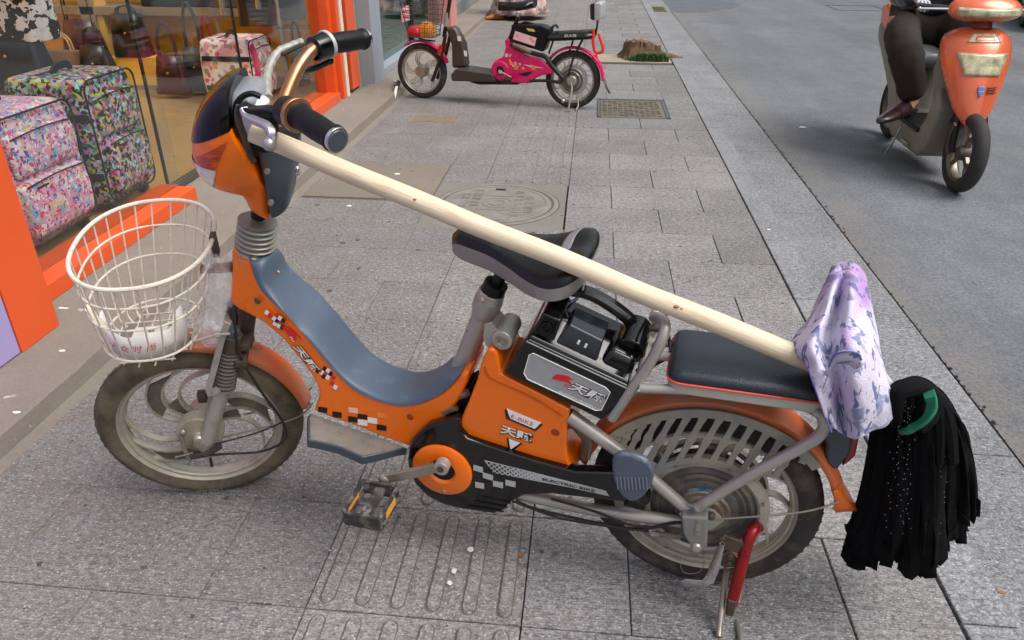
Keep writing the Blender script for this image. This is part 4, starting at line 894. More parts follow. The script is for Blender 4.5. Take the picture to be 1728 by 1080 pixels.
# ================================================================ TOWEL draped over the handle
G_=[ # rows of (px,py,w) left->right
 [(1396,470,-.06),(1412,459,-.06),(1430,457,-.05),(1446,462,-.05),(1458,476,-.05),(1464,492,-.05)],
 [(1382,500,-.045),(1402,492,-.01),(1418,486,-.035),(1438,492,.0),(1460,500,-.03),(1471,520,-.045)],
 [(1366,540,-.03),(1390,532,.01),(1410,528,-.03),(1434,534,.02),(1462,542,-.005),(1480,560,-.035)],
 [(1336,582,-.02),(1372,580,.03),(1398,572,-.02),(1428,574,.035),(1468,584,.02),(1487,602,-.02)],
 [(1360,612,.015),(1382,612,.045),(1402,604,.005),(1432,604,.05),(1472,618,.035),(1494,630,.0)],
 [(1369,636,.05),(1390,640,.058),(1410,640,.02),(1436,642,.062),(1476,650,.05),(1502,655,.01)],
 [(1382,672,.066),(1398,675,.064),(1414,680,.035),(1442,682,.072),(1480,684,.06),(1519,672,.02)],
 [(1394,705,.078),(1404,706,.075),(1419,712,.045),(1449,712,.08),(1484,708,.066),(1515,692,.03)],
 [(1403,728,.086),(1410,722,.082),(1425,735,.055),(1452,737,.085),(1484,724,.07),(1506,706,.04)]]
gp=[[Vector((B.L((x,y),w+(.0,.0,.02,.05,.055,.055,.045,.035,.03)[ri]))) for x,y,w in r] for ri,r in enumerate(G_)]
rows_=[cr(r,7) for r in gp]; cols=[cr([r[j] for r in rows_],7) for j in range(len(rows_[0]))]
m=MB(B); rings=[[cols[j][i]+Vector((0,.0035*math.sin(j*.55+i*.12)+.002*math.sin(j*.23-i*.31)+.0018*noise.noise(Vector((i*.22,j*.22,0))),0)) for j in range(len(cols))] for i in range(len(cols[0]))]
m.grid(rings,False,False)
# back layer of the towel, hanging on the far side
rb=[[cols[j][i]+Vector((.004,.035+.02*(i/len(cols[0])),-.0)) for j in range(4,len(cols)-2)] for i in range(0,int(len(cols[0])*.86))]
m.grid(rb,False,False)
def towelmat():
    mm=mat('towel print',rgb(204,199,216),.95,var=.08,vs=30,bump=1,bs=330,spec=.05)
    N=mm.node_tree.nodes; K=mm.node_tree.links; b=N['Principled BSDF']; src=b.inputs['Base Color'].links[0].from_socket
    tc=[n for n in N if n.type=='TEX_COORD'][0]
    def layer(src,scale,lo,hi,col,seed,st=(1,1,1),fac=1):
        mp=N.new('ShaderNodeMapping'); mp.inputs['Location'].default_value=(seed,seed*.7,0); mp.inputs['Scale'].default_value=st; K.new(tc.outputs['Object'],mp.inputs[0])
        n=N.new('ShaderNodeTexNoise'); n.inputs['Scale'].default_value=scale; n.inputs['Detail'].default_value=3; n.inputs['Distortion'].default_value=.6; K.new(mp.outputs[0],n.inputs['Vector'])
        r=N.new('ShaderNodeMapRange'); r.inputs[1].default_value=lo; r.inputs[2].default_value=hi; r.inputs[4].default_value=fac; K.new(n.outputs[0],r.inputs[0])
        x=N.new('ShaderNodeMix'); x.data_type='RGBA'; K.new(r.outputs[0],x.inputs[0]); K.new(src,x.inputs[6]); x.inputs[7].default_value=col; return x.outputs[2]
    o=layer(src,7,.52,.70,rgb(176,140,196),3.1,fac=.75)
    o=layer(o,21,.585,.63,rgb(112,120,156),7.7,fac=.5)
    o=layer(o,60,.58,.62,rgb(96,108,146),1.3,st=(1,1,.5),fac=.7)
    K.new(o,b.inputs['Base Color']); return mm
towel=m.build('towel',towelmat(),None,solid=.0028,ang=80,**T('pale lilac towel with blue print draped over the mop handle behind the rear seat','towel'))
n_=len(cols)
M_hem=mat('blue stitched hem',rgb(104,104,168),.8,var=.3,vs=300)
for ed in([cols[0][i] for i in range(8,len(cols[0]))],):
    m=MB(B); m.tube([p+Vector((0,-.002,0)) for p in ed],.0016,6); m.build('hem',M_hem,towel)
m=MB(B); m.tube([cols[j][i]+Vector((0,-.0025,0)) for j,i in [(14,k) for k in range(34,len(cols[0]))]],.0015,6); m.build('hem',M_hem,towel)
fold=[B.L(p,w) for p,w in(((1398,618),.118),((1408,598),.128),((1430,592),.138),((1448,596),.135),((1453,606),.128))]
m=MB(B); fr=cr(fold,5); m.grid([[p,p+Vector((.004,.006,-.016)),p+Vector((.0,.02,-.034))] for p in fr],False,False); m.build('fold',towelmat(),towel,solid=.0026)
m=MB(B); m.tube([p+Vector((0,-.002,0)) for p in fr],.0016,6); m.build('hem',M_hem,towel)
# ================================================================ GROUND
def surf(name,base,kind,**k):
    m=bpy.data.materials.new(name); m.use_nodes=True; N=m.node_tree.nodes; K=m.node_tree.links; b=N['Principled BSDF']
    tc=N.new('ShaderNodeTexCoord')
    def noi(scale,st=(1,1,1),det=4,rough=.6,dist=0):
        mp=N.new('ShaderNodeMapping'); mp.inputs['Scale'].default_value=st; K.new(tc.outputs['Object'],mp.inputs[0])
        n=N.new('ShaderNodeTexNoise'); n.inputs['Scale'].default_value=scale; n.inputs['Detail'].default_value=det; n.inputs['Roughness'].default_value=rough; n.inputs['Distortion'].default_value=dist; K.new(mp.outputs[0],n.inputs['Vector']); return n.outputs[0]
    def rng(s,a,b_,c,d):
        r=N.new('ShaderNodeMapRange'); r.inputs[1].default_value=a; r.inputs[2].default_value=b_; r.inputs[3].default_value=c; r.inputs[4].default_value=d; K.new(s,r.inputs[0]); return r.outputs[0]
    def mulv(col,f):
        v=N.new('ShaderNodeVectorMath'); v.operation='SCALE'
        if isinstance(col,tuple): v.inputs[0].default_value=col[:3]
        else: K.new(col,v.inputs[0])
        K.new(f,v.inputs['Scale']); return v.outputs[0]
    def mix(f,a,col,fac=None):
        x=N.new('ShaderNodeMix'); x.data_type='RGBA'; K.new(f,x.inputs[0]); K.new(a,x.inputs[6]); x.inputs[7].default_value=col; return x.outputs[2]
    def bump(s,dist,st=1,prev=None):
        x=N.new('ShaderNodeBump'); x.inputs['Distance'].default_value=dist; x.inputs['Strength'].default_value=st; K.new(s,x.inputs['Height'])
        if prev: K.new(prev,x.inputs['Normal'])
        return x.outputs[0]
    K.new(kind(N,K,tc,noi,rng,mulv,mix,bump,base),b.inputs['Base Color']) if not k.get('full') else None
    b.inputs['Roughness'].default_value=k.get('rough',.8); b.inputs['Specular IOR Level'].default_value=k.get('spec',.35)
    return m
def granite(N,K,tc,noi,rng,mulv,mix,bump,base,lined=True,dirtw=.5):
    at=N.new('ShaderNodeAttribute'); at.attribute_name='tint'
    g=noi(72,(.72,1.2,1),3,.8); g2=noi(230,(.8,1.2,1),2,.8); big=noi(2.2,det=5,rough=.65); st=noi(9,det=6,rough=.7); pk=noi(60,det=2)
    o=mulv(base,rng(g,.34,.66,.58,1.44)); o=mulv(o,rng(g2,.35,.65,.66,1.36)); o=mulv(o,rng(noi(3.7,det=6,rough=.75),.35,.65,.88,1.1)); o=mulv(o,at.outputs['Fac']); o=mulv(o,rng(big,.3,.7,.86,1.12))
    o=mix(rng(st,.52,.75,0,.38),o,rgb(116,110,100))
    # brown street dust gathers towards the shop step
    sp=N.new('ShaderNodeSeparateXYZ'); K.new(tc.outputs['Object'],sp.inputs[0]); dx=rng(sp.outputs[0],-1.45,-.1,1,0)
    ml=N.new('ShaderNodeMath'); ml.operation='MULTIPLY'; K.new(dx,ml.inputs[0]); K.new(rng(st,.35,.65,.12,.62),ml.inputs[1])
    o=mix(ml.outputs[0],o,rgb(112,100,88))
    sp2=noi(26,det=1,rough=.4); o=mix(rng(sp2,.735,.76,0,.6),o,rgb(78,76,74))
    fk=noi(120,(.8,1.3,1),2,.5); o=mix(rng(fk,.59,.66,0,.5),o,rgb(62,62,64)); fl=noi(141,(1,1.2,1.3),2,.5); o=mix(rng(fl,.60,.68,0,.55),o,rgb(196,196,194))
    b=N['Principled BSDF']; n1=bump(g,.004,.9); n2=bump(g2,.003,.7,n1)
    if lined:
        wv=N.new('ShaderNodeTexWave'); wv.bands_direction='Y'; wv.inputs['Scale'].default_value=48; wv.inputs['Distortion'].default_value=3; wv.inputs['Detail'].default_value=2; wv.inputs['Detail Scale'].default_value=4; K.new(tc.outputs['Object'],wv.inputs[0])
        n2=bump(wv.outputs['Fac'],.0016,.5,n2); o=mulv(o,rng(wv.outputs['Fac'],0,1,.92,1.05))
    K.new(n2,b.inputs['Normal']); return o
def asphalt(N,K,tc,noi,rng,mulv,mix,bump,base):
    g=noi(75,det=3,rough=.85); g2=noi(260,det=2,rough=.8); big=noi(.8,det=5); md=noi(7,det=5,rough=.7)
    tr=noi(3,(1,.08,1),4)
    o=mulv(base,rng(g,.34,.66,.66,1.36)); o=mulv(o,rng(g2,.35,.65,.68,1.34)); o=mulv(o,rng(big,.3,.7,.84,1.14)); o=mulv(o,rng(tr,.3,.7,.88,1.1)); o=mulv(o,rng(md,.3,.7,.9,1.1)); o=mix(rng(noi(38,det=1),.70,.74,0,.5),o,rgb(60,60,60))
    b=N['Principled BSDF']; K.new(bump(g,.004,.7,bump(g2,.002,.6)),b.inputs['Normal'])
    sp=N.new('ShaderNodeSeparateXYZ'); K.new(tc.outputs['Object'],sp.inputs[0]); dx=rng(sp.outputs[0],1.22,1.5,.55,0)
    ml=N.new('ShaderNodeMath'); ml.operation='MULTIPLY'; K.new(dx,ml.inputs[0]); K.new(rng(md,.35,.6,0,1),ml.inputs[1]); o=mix(ml.outputs[0],o,rgb(120,110,98))
    o=mix(rng(noi(1.3,(1,.45,1),7,.75),.57,.72,0,.42),o,rgb(84,86,90)); o=mix(rng(noi(.9,(1,.3,1),6,.7,.4),.60,.74,0,.3),o,rgb(150,148,144))
    return o
def conc(N,K,tc,noi,rng,mulv,mix,bump,base):
    g=noi(120,det=6,rough=.75); md=noi(5,det=8,rough=.7); big=noi(1.5,det=4)
    o=mulv(base,rng(g,.3,.7,.86,1.14)); o=mulv(o,rng(big,.3,.7,.88,1.12)); o=mix(rng(md,.5,.8,0,.6),o,rgb(110,98,86)); o=mix(rng(noi(22,det=2),.70,.76,0,.6),o,rgb(205,200,190))
    b=N['Principled BSDF']; K.new(bump(g,.004,.8),b.inputs['Normal']); return o
M_gran=surf('combed granite slabs',rgb(126,125,125),granite)
M_tact=surf('worn ribbed granite',rgb(125,123,121),lambda *a:granite(*a,lined=False))
M_kerb=surf('sawn kerb granite',rgb(126,128,131),lambda *a:granite(*a,lined=False))
M_asph=surf('street asphalt',rgb(106,109,113),asphalt,rough=.85)
M_conc=surf('dusty shop step concrete',rgb(126,118,109),conc)
M_joint=mat('dark joint dirt',rgb(50,44,38),.95,var=.3,vs=30)
m=MB(); m.add([(-60,-60,-.115),(80,-60,-.115),(80,140,-.115),(-60,140,-.115)],[(0,1,2,3)]); m.build('ground',M_asph,None,**ST)
m=MB(); m.add([(1.242,-12,-.104),(40,-12,-.104),(40,70,-.104),(1.242,70,-.104)],[(0,1,2,3)]); m.build('road',M_asph,None,**ST)
m=MB(); m.box(-1.6,.885,-3,45,-.118,-.016); m.build('pavement_bed',M_joint,None,smooth=False,**ST)
m=MB(); m.box(-1.6,-.53,-3,45,-.015,-.0034); m.build('joint_sand',mat('packed joint dust',rgb(84,78,70),.95,var=.3,vs=25),None,smooth=False,**ST)
class Slabs:
    def __init__(s): s.m=MB(); s.t=[]
    def slab(s,x0,x1,y0,y1,z=0,gap=.0013,zb=-.012,tint=None,ch=.0022):
        z+=random.uniform(-.0012,.0006); g=gap*random.uniform(.5,1.5)*(.55 if x1<-.5 else 1); x0+=g;x1-=g;y0+=g;y1-=g; dz=[random.uniform(-.0006,.0006) for _ in range(4)]
        t=tint or random.uniform(.84,1.12)
        k=len(s.m.v)
        B_=[(x0,y0,zb),(x1,y0,zb),(x1,y1,zb),(x0,y1,zb)]; C_=[(x0,y0,z-ch+dz[0]),(x1,y0,z-ch+dz[1]),(x1,y1,z-ch+dz[2]),(x0,y1,z-ch+dz[3])]; c=ch*.8
        D_=[(x0+c,y0+c,z+dz[0]),(x1-c,y0+c,z+dz[1]),(x1-c,y1-c,z+dz[2]),(x0+c,y1-c,z+dz[3])]
        f=[(8,9,10,11)]
        for i in range(4):
            j=(i+1)%4; f+=[(i,j,4+j,4+i),(4+i,4+j,8+j,8+i)]
        s.m.add(B_+C_+D_,f); s.t+=[t]*len(f)
    def pill(s,x0,x1,y0,y1,z,t):
        r=(x1-x0)/2; xc=(x0+x1)/2; n=6; o=[]
        for i in range(n+1): a=PI*i/n; o.append((xc+r*math.cos(a),y1-r+r*math.sin(a)))
        for i in range(n+1): a=PI+PI*i/n; o.append((xc+r*math.cos(a),y0+r+r*math.sin(a)))
        N_=len(o); yc=(y0+y1)/2
        top=[(xc+(x-xc)*.74,yc+(y-yc)*.985,z+.0046) for x,y in o]; bot=[(x,y,z-.001) for x,y in o]
        s.m.add(bot+top,[tuple(range(N_,2*N_))]+[(i,(i+1)%N_,(i+1)%N_+N_,i+N_) for i in range(N_)]); s.t+=[t]*(N_+1)
    def build(s,name,mt):
        o=s.m.build(name,mt,None,smooth=False,merge=False,**ST); at=o.data.attributes.new('tint','FLOAT','FACE'); at.data.foreach_set('value',s.t); return o
ys=[-1.11+.305*i for i in range(0,13)]  # reaches about 2.55
ys=[-.82,-.51,-.21,.10,.405,.71,1.015,1.32,1.625,1.93,2.235,2.54,2.85,3.15,3.45,3.78,4.09,4.40,4.70,5.01,5.31]
while ys[-1]<42: ys.append(ys[-1]+.31)
XC,XK=-.083,.777
S1=Slabs(); S2=Slabs(); RD=MB(); random.seed(2)
for i in range(len(ys)-1):
    y0,y1=ys[i],ys[i+1]; par=(i-6)%2==0     # i==6: row starting 1.015, joints .132/.56
    xs=[XC,.132,.565,XK] if par else [XC,.35,XK]
    pit=(7.6<(y0+y1)/2<8.2); cov=(5.30<y0+.02 and y1<5.95)
    for a,b_ in zip(xs,xs[1:]):
        if pit and b_>.1: continue
        if cov: 
            if a<.04: S1.slab(XC,.06,y0,y1)
            if b_>.7: S1.slab(.565,XK,y0,y1)
            continue
        S1.slab(a,b_,y0,y1)
    # tactile column
    inm=(3.1<(y0+y1)/2<3.79)
    if not inm:
        t=random.uniform(.9,1.08); S2.slab(-.52,XC,y0,y1,tint=t)
        if y0<12:
            for k in range(6):
                xc=-.52+.437*(k+.5)/6
                if y0<1.9: RD.plate([(x*1.0,y) for x,y in rrect(xc-.0163,xc+.0163,y0+.0145,y1-.0145,.016,4)],.0002,.0008)  # slightly larger darker plate outlines each near rib
                S2.pill(xc-.015,xc+.015,y0+.016,y1-.016,0 if y0<1.9 else -.0022,t*1.04)
    xl=[-.52,-.745,-1.195,-1.462] if par else [-.52,-.97,-1.462]
    for a,b_ in zip(xl,xl[1:]):
        if inm and a>-.8:
            if not(par) or True:
                if a==-.52: S1.slab(b_,-.752,y0,y1) if b_<-.76 else None
                continue
        if 3.5<(y0+y1)/2<4.15: 
            S1.slab(-1.462,-1.40,y0,y1) if a<-1 else None
            if a==-.52: S1.slab(-.75,-.52,y0,y1)
            continue
        S1.slab(b_,a,y0,y1,tint=random.uniform(.9,1.04)*.97)
RD.build('rib_outline',mat('dark rib outline',rgb(92,88,83),.95,var=.3,vs=40),None,smooth=False,**ST); S1.build('pavement',M_gran); S2.build('tactile_paving',M_tact)
S3=Slabs()
yy=[-1.5,.35,1.11,1.95,2.55,3.12,4.09,5.10,6.1,7.1,8.1]; 
while yy[-1]<42: yy.append(yy[-1]+1)
for a,b_ in zip(yy,yy[1:]): S3.slab(XK+.004,.892,a,b_,zb=-.12,gap=.002,tint=random.uniform(.98,1.08))
yg=[-1.5,.6,1.8,2.63,3.75,4.9,5.9,6.9]
while yg[-1]<42: yg.append(yg[-1]+1)
for a,b_ in zip(yg,yg[1:]): S3.slab(.895,1.232,a,b_,z=-.096,zb=-.13,gap=.002,tint=random.uniform(.92,1.0))
S3.build('kerb',M_kerb)
# crumbs along the road edge and dirt in the joints
m=MB(); random.seed(9)
for i in range(420):
    y=random.uniform(.6,9); m.ball((1.238+random.gauss(0,.007),y,-.1),random.uniform(.002,.006),3,1,1.6,.5)
for i in range(300):
    y=random.uniform(.6,7); m.ball((.906+abs(random.gauss(0,.012)),y,-.095),random.uniform(.001,.003),3,1,1.6,.5)
m.build('kerb_grit',M_joint,None,kind='stuff',label='dark grit gathered along the kerb and the road edge')
m=MB(); random.seed(77)
for i in range(230):
    x=random.uniform(-1.4,.75); y=.75+random.random()**1.3*6; r_=random.uniform(.002,.009); n=7; m.plate([(x+r_*random.uniform(.6,1.2)*math.cos(2*PI*k/n),y+r_*random.uniform(.5,1)*math.sin(2*PI*k/n)) for k in range(n)],.0006,.0013)
m.build('trodden_gum',mat('trodden grime',rgb(74,70,66),.9,var=.3,vs=30),None,smooth=False,kind='stuff',label='small dark trodden specks scattered over the slabs')
m=MB()
for i in range(150):
    x=random.uniform(-1.42,1.2); y=.75+random.random()**1.2*5; zz=-.094 if x>.9 else .001; m.ball((x,y,zz),random.uniform(.0008,.0026),3,1.5,1,.5)
m.build('pale_grit',mat('pale grit',rgb(190,184,172),.9),None,kind='stuff',label='pale grains of grit scattered over the slabs and gutter')
# shop step
def stepface():
    m=MB(); random.seed(4); ny=400; xs=[]
    rg=[]
    for i in range(ny+1):
        y=lerp(-2,16,i/ny); n=noise.noise(Vector((0,y*9,0)))*.008+noise.noise(Vector((3,y*31,0)))*.005
        rg.append([(-1.78 if 0 else -6.5,y,.062),(-1.47+n*.9,y,.062),(-1.455+n,y,.055),(-1.450+n*.6,y,.03),(-1.446+n*.4,y,.008),(-1.425+n,y,.0025),(-1.40+n*2,y,-.002)])
    m.grid(rg,False,False); return m.build('shop_step',M_conc,None,ang=50,**ST)
stepface()
m=MB(); m.box(-1.395,-.755,3.475,4.085,-.01,.001); m.build('cement_patch',surf('tan cement patch',rgb(122,115,105),conc),None,smooth=False,**ST)
m=MB(); m.box(-1.20,-.90,5.05,5.22,-.01,.0012); m.build('sunken_patch',M_joint if 0 else mat('brown sunken patch',rgb(122,104,86),.9,var=.3,vs=20),None,smooth=False,**ST)
# round manhole set in a square concrete slab
mh=thing('manhole_cover',(-.415,3.46,0),'round dusty concrete manhole cover in a square slab beyond the saddle','manhole cover')
m=MB(); m.box(-.748,-.09,3.108,3.775,-.012,.0005); M_cem=surf('grey cement slab',rgb(120,118,112),conc); mh1=m.build('square_slab',M_cem,mh,smooth=False)
m=MB(); c=(-.42,3.46,0); m.lathe(c,[(.0001,.0035),(.262,.0035),(.264,.0005)],64,axis='v'); m.lathe(c,[(.274,.0005),(.276,.0035),(.296,.0035),(.298,.0005)],64,axis='v'); lid=m.build('lid',mat('worn grey cement lid',rgb(124,122,116),.9,var=.15,vs=12,dirt=rgb(104,98,88),dam=.3,ds=8,bump=.4,bs=150),mh)
m=MB(); m.lathe(c,[(.262,.0012),(.277,.0012)],64,axis='v'); m.lathe(c,[(.297,.0012),(.304,.0012)],64,axis='v'); m.build('groove',mat('dusty groove',rgb(84,78,72),.95),mh)
m=MB(); random.seed(21)
m.lathe(c,[(.066,.003),(.067,.006),(.074,.006),(.075,.003)],32,axis='v'); m.lathe(c,[(.034,.003),(.035,.006),(.041,.006),(.042,.003)],24,axis='v')
m.lathe(c,[(.236,.003),(.237,.0058),(.244,.0058),(.245,.003)],48,axis='v')
for gx in(-.165,-.11,.10,.155):
    for gy in range(-3,4):
        y=gy*.055
        if (gx**2+y**2)**.5>.205: continue
        for k in range(3):
            if random.random()<.5: m.box(c[0]+gx-.02,c[0]+gx+.02,c[1]+y+k*.014-.014,c[1]+y+k*.014-.009,.003,.0058)
            else: m.box(c[0]+gx+k*.014-.014,c[0]+gx+k*.014-.009,c[1]+y-.02,c[1]+y+.02,.003,.0058)
for x in(-.2,-.085,.075,.13): 
    h=math.sqrt(.23**2-x*x); m.box(c[0]+x-.003,c[0]+x+.003,c[1]-h,c[1]+h,.003,.0058)
for y in(-.1,.1): m.box(c[0]-.07,c[0]+.07,c[1]+y-.003,c[1]+y+.003,.003,.0058)
m.build('raised_pattern',_mc['worn grey cement lid'],lid)
m=MB(); m.box(c[0]-.03,c[0]+.02,c[1]+.19,c[1]+.215,.003,.0045); m.build('lifting_slot',M_dkprint,lid)
# rectangular iron cover
ic=thing('access_cover',(.31,5.62,0),'rectangular cast iron access cover with raised lettering in the grey slabs','access cover')
m=MB(); m.box(.062,.562,5.30,5.315,-.01,.003); m.box(.062,.562,5.885,5.90,-.01,.003); m.box(.062,.085,5.30,5.90,-.01,.003); m.box(.539,.562,5.30,5.90,-.01,.003); m.build('frame',mat('grey iron frame',rgb(96,98,100),.6,.4),ic)
m=MB(); m.box(.088,.536,5.318,5.882,-.01,.0005); ip=m.build('plate',mat('brown iron plate',rgb(104,98,88),.7,.3,var=.2,dirt=rgb(130,118,100),dam=.4,ds=12),ic)
m=MB(); random.seed(8)
for r_ in range(7):
    for c_ in range(11):
        x=.115+c_*.038; y=5.36+r_*.074
        for k in range(3):
            if random.random()<.55: m.box(x-.014,x+.014,y+k*.018,y+k*.018+.006,0,.004)
            else: m.box(x-.014+k*.011,x-.009+k*.011,y,y+.045,0,.004)
m.build('raised_pattern',_mc['brown iron plate'],ip)
# small litter
random.seed(31)
def litter(name,px,z,mt,r,label,cat,sx=1,sy=1):
    p=WF.H(px,z); m=MB(); rg=[]
    n=9; pts=[(p.x+r*sx*math.cos(2*PI*i/n)*random.uniform(.7,1.2),p.y+r*sy*math.sin(2*PI*i/n)*random.uniform(.7,1.2)) for i in range(n)]
    m.plate(pts,z+.0012,z+.003); m.build(name,mt,None,smooth=False,**T(label,cat,{'gum_spot':'gum spots on the paving','paper_scrap':'paper scraps littering the ground','leaf':'dry leaf fragments on the ground'}.get(name)))
M_gum=mat('old gum',rgb(88,84,80),.9); M_gum2=mat('pale gum',rgb(206,206,200),.7); M_paper=mat('scrap paper',rgb(228,226,220),.7); M_leaf=mat('dry leaf',rgb(150,96,50),.8)
for i,(px,r_,t) in enumerate([((604,405),.012,'dark gum spot nearest the saddle end of the pair on the bare slabs'),((579,410),.011,'dark gum spot left of the other one on the bare slabs'),((705,422),.010,'dark gum spot below the mop handle left of the saddle'),((606,453),.009,'dark gum spot alone above the blue top cover'),((536,346),.012,'dark gum spot beside a white paper scrap'),((557,491),.012,'faint dark gum spot just right of the slate cover')]):
    litter('gum_spot',px,0,M_gum,r_,t,'gum spot',1,.7)
for i,(px,r_,t) in enumerate([((795,928),.008,'pale gum spot highest of three on the ribbed slab'),((766,965),.007,'pale gum spot in the middle of three on the ribbed slab'),((759,985),.006,'pale gum spot lowest of three on the ribbed slab')]):
    litter('gum_spot',px,.003,M_gum2,r_,t,'gum spot')
for px,z,r_,t in[((589,348),0,.012,'white paper scrap on the slabs beside a dark gum spot'),((670,294),0,.014,'white paper scrap above the mop handle'),((1354,215),-.1,.022,'torn cream paper scrap out on the asphalt'),((1297,388),0,.008,'tiny white paper scrap on the kerb stone'),((105,593),.062,.008,'white scrap on the step in front of the orange pillar'),((28,697),.062,.008,'white scrap on the step at the far left edge')]:
    litter('paper_scrap',px,z,M_paper,r_,t,'paper scrap',1.3,.7)
litter('cigarette_end',(107,521),.062,M_paper,.022,'white cigarette end on the step by the orange sill','cigarette end',1,.25)
for px,z,t in[((879,937),0,'small yellow leaf on the ribbed slab below the chain cover'),((858,305),0,'brown leaf fragment above the round manhole cover'),((1691,1001),-.098,'yellow leaf fragment on the gutter stone at lower right')]:
    litter('leaf',px,z,M_leaf,.008,t,'leaf',1,.6)
# ================================================================ BAG SHOP (left)
M_or=mat('orange lacquered panel',rgb(216,84,34),.38,var=.04,vs=2,dirt=rgb(200,90,50),dam=.04,ds=14,coat=.15)
M_ord=mat('orange sill inside',rgb(196,84,44),.4,var=.06)
M_pur=mat('lilac panel',rgb(158,145,192),.45,var=.03,vs=2)
M_yel=mat('yellow shop wall',rgb(250,196,66),.6,var=.06,vs=1.5)
M_floor=mat('oak floor',rgb(168,134,88),.35,var=.16,vs=4,stretch=(1,7,1),coat=.2)
M_beige=mat('beige shelf board',rgb(150,132,108),.5,var=.06)
M_wtrim=mat('dirty white trim',rgb(214,206,192),.6,var=.06,dirt=DUST,dam=.12,ds=12)
M_gcol=mat('grey column',rgb(140,148,156),.5,var=.05,vs=3,dirt=DUST,dam=.06)
M_gap=mat('dark gap',rgb(20,16,14),.9)
def glass(name,tint,refl=.1,rough=.01):
    m=bpy.data.materials.new(name); m.use_nodes=True; N=m.node_tree.nodes; K=m.node_tree.links; N.remove(N['Principled BSDF']); out=[n for n in N if n.type=='OUTPUT_MATERIAL'][0]
    t=N.new('ShaderNodeBsdfTransparent'); t.inputs[0].default_value=tint; g=N.new('ShaderNodeBsdfGlossy'); g.inputs['Roughness'].default_value=rough; g.inputs[0].default_value=(.9,.95,1,1)
    lw=N.new('ShaderNodeLayerWeight'); lw.inputs[0].default_value=.5; f=N.new('ShaderNodeMath'); f.operation='POWER'; K.new(lw.outputs['Facing'],f.inputs[0]); f.inputs[1].default_value=4; a=N.new('ShaderNodeMath'); a.operation='MULTIPLY_ADD'; K.new(f.outputs[0],a.inputs[0]); a.inputs[1].default_value=.55; a.inputs[2].default_value=refl
    x=N.new('ShaderNodeMixShader'); K.new(a.outputs[0],x.inputs[0]); K.new(t.outputs[0],x.inputs[1]); K.new(g.outputs[0],x.inputs[2]); K.new(x.outputs[0],out.inputs[0]); return m
M_glass=glass('shop glass',(.93,.95,.93,1),.045); M_glassg=glass('green shop glass',(.60,.70,.66,1),.09); M_glassd=glass('dark shop glass',(.16,.19,.19,1),.10)
shop=thing('bag_shop',(-1.9,3.6,.06),'orange fronted bag shop with full height windows and a yellow wall inside','shop')
def bx(name,x0,x1,y0,y1,z0,z1,mt,par,bev=.003,**k):
    m=MB(); m.box(x0,x1,y0,y1,z0,z1); return m.build(name,mt,par,bevel=bev,smooth=bool(bev),**k)
ZT=2.9
bx('corner_pillar',-1.93,-1.667,1.800,1.978,.062,ZT,M_or,shop)
m=MB(); m.tube([(-1.6655,1.86,.53),(-1.6655,1.866,.50),(-1.6655,1.874,.485)],.0016,5); m.build('scratch',M_wtrim,shop)
bx('lilac_panel',-1.93,-1.670,-1.5,1.7965,.066,ZT,M_pur,shop)
bx('sill',-1.888,-1.80,1.98,3.205,.0625,.122,M_or,shop); bx('inner_sill',-1.99,-1.899,1.98,3.24,.0625,.118,M_ord,shop)
bx('sill',-1.865,-1.768,4.31,5.34,.0625,.122,M_or,shop); bx('inner_sill',-1.97,-1.876,4.31,5.34,.0625,.118,M_ord,shop)
def pane(name,x,y0,y1,z0,z1,mt,par,th=.008):
    m=MB(); m.box(x-th/2,x+th/2,y0,y1,z0,z1); return m.build(name,mt,par,smooth=False)
pane('window_pane',-1.893,1.985,3.236,.12,ZT,M_glass,shop)
door=bx('door_rail',-1.97,-1.945,3.27,3.56,.068,.105,mat('brushed door rail',rgb(120,118,112),.35,.8),shop)
dr=pane('glass_door',-1.957,3.252,4.21,.10,ZT,M_glass,shop); pane('window_pane',-1.870,4.228,5.34,.12,ZT,M_glass,shop)
for y in(3.244,4.219):
    m=MB(); m.box(-1.962 if y<4 else -1.962,-1.950 if y<4 else -1.950,y-.005,y+.005,.10,ZT); m.build('glass_edge',M_gap,shop,smooth=False)
for y in(4.0,4.285):
    m=MB(); m.tube([(-1.90 if y<4.2 else -1.83,y,.78),(-1.90 if y<4.2 else -1.83,y,1.5)],.014,14); h=m.build('door_handle',M_chrome,shop)
bx('jamb',-1.93,-1.80,5.345,5.41,.062,ZT,M_ord if 0 else mat('deep orange jamb',rgb(214,78,26),.4),shop)
bx('jamb',-1.86,-1.765,5.415,5.475,.062,ZT,M_or,shop)
bx('white_trim',-1.84,-1.757,5.48,5.535,.062,ZT,M_wtrim,shop); bx('black_gap',-1.86,-1.80,5.538,5.598,.062,ZT,M_gap,shop)
bx('orange_panel',-1.86,-1.752,5.60,5.80,.09,ZT,M_or,shop)
bx('grey_strip',-1.90,-1.765,5.805,5.865,.062,ZT,mat('taupe strip',rgb(150,140,128),.6),shop)
bx('shop_floor',-6.4,-1.995,1.98,6.04,.05,.0665,M_floor,shop,0)
bx('side_wall',-6.4,-1.99,6.02,6.10,.0625,ZT,M_yel,shop,0); bx('back_wall',-6.48,-6.4,1.9,6.1,.0625,ZT,M_yel,shop,0); bx('near_wall',-6.4,-1.94,1.90,1.975,.0625,ZT,M_yel,shop,0)
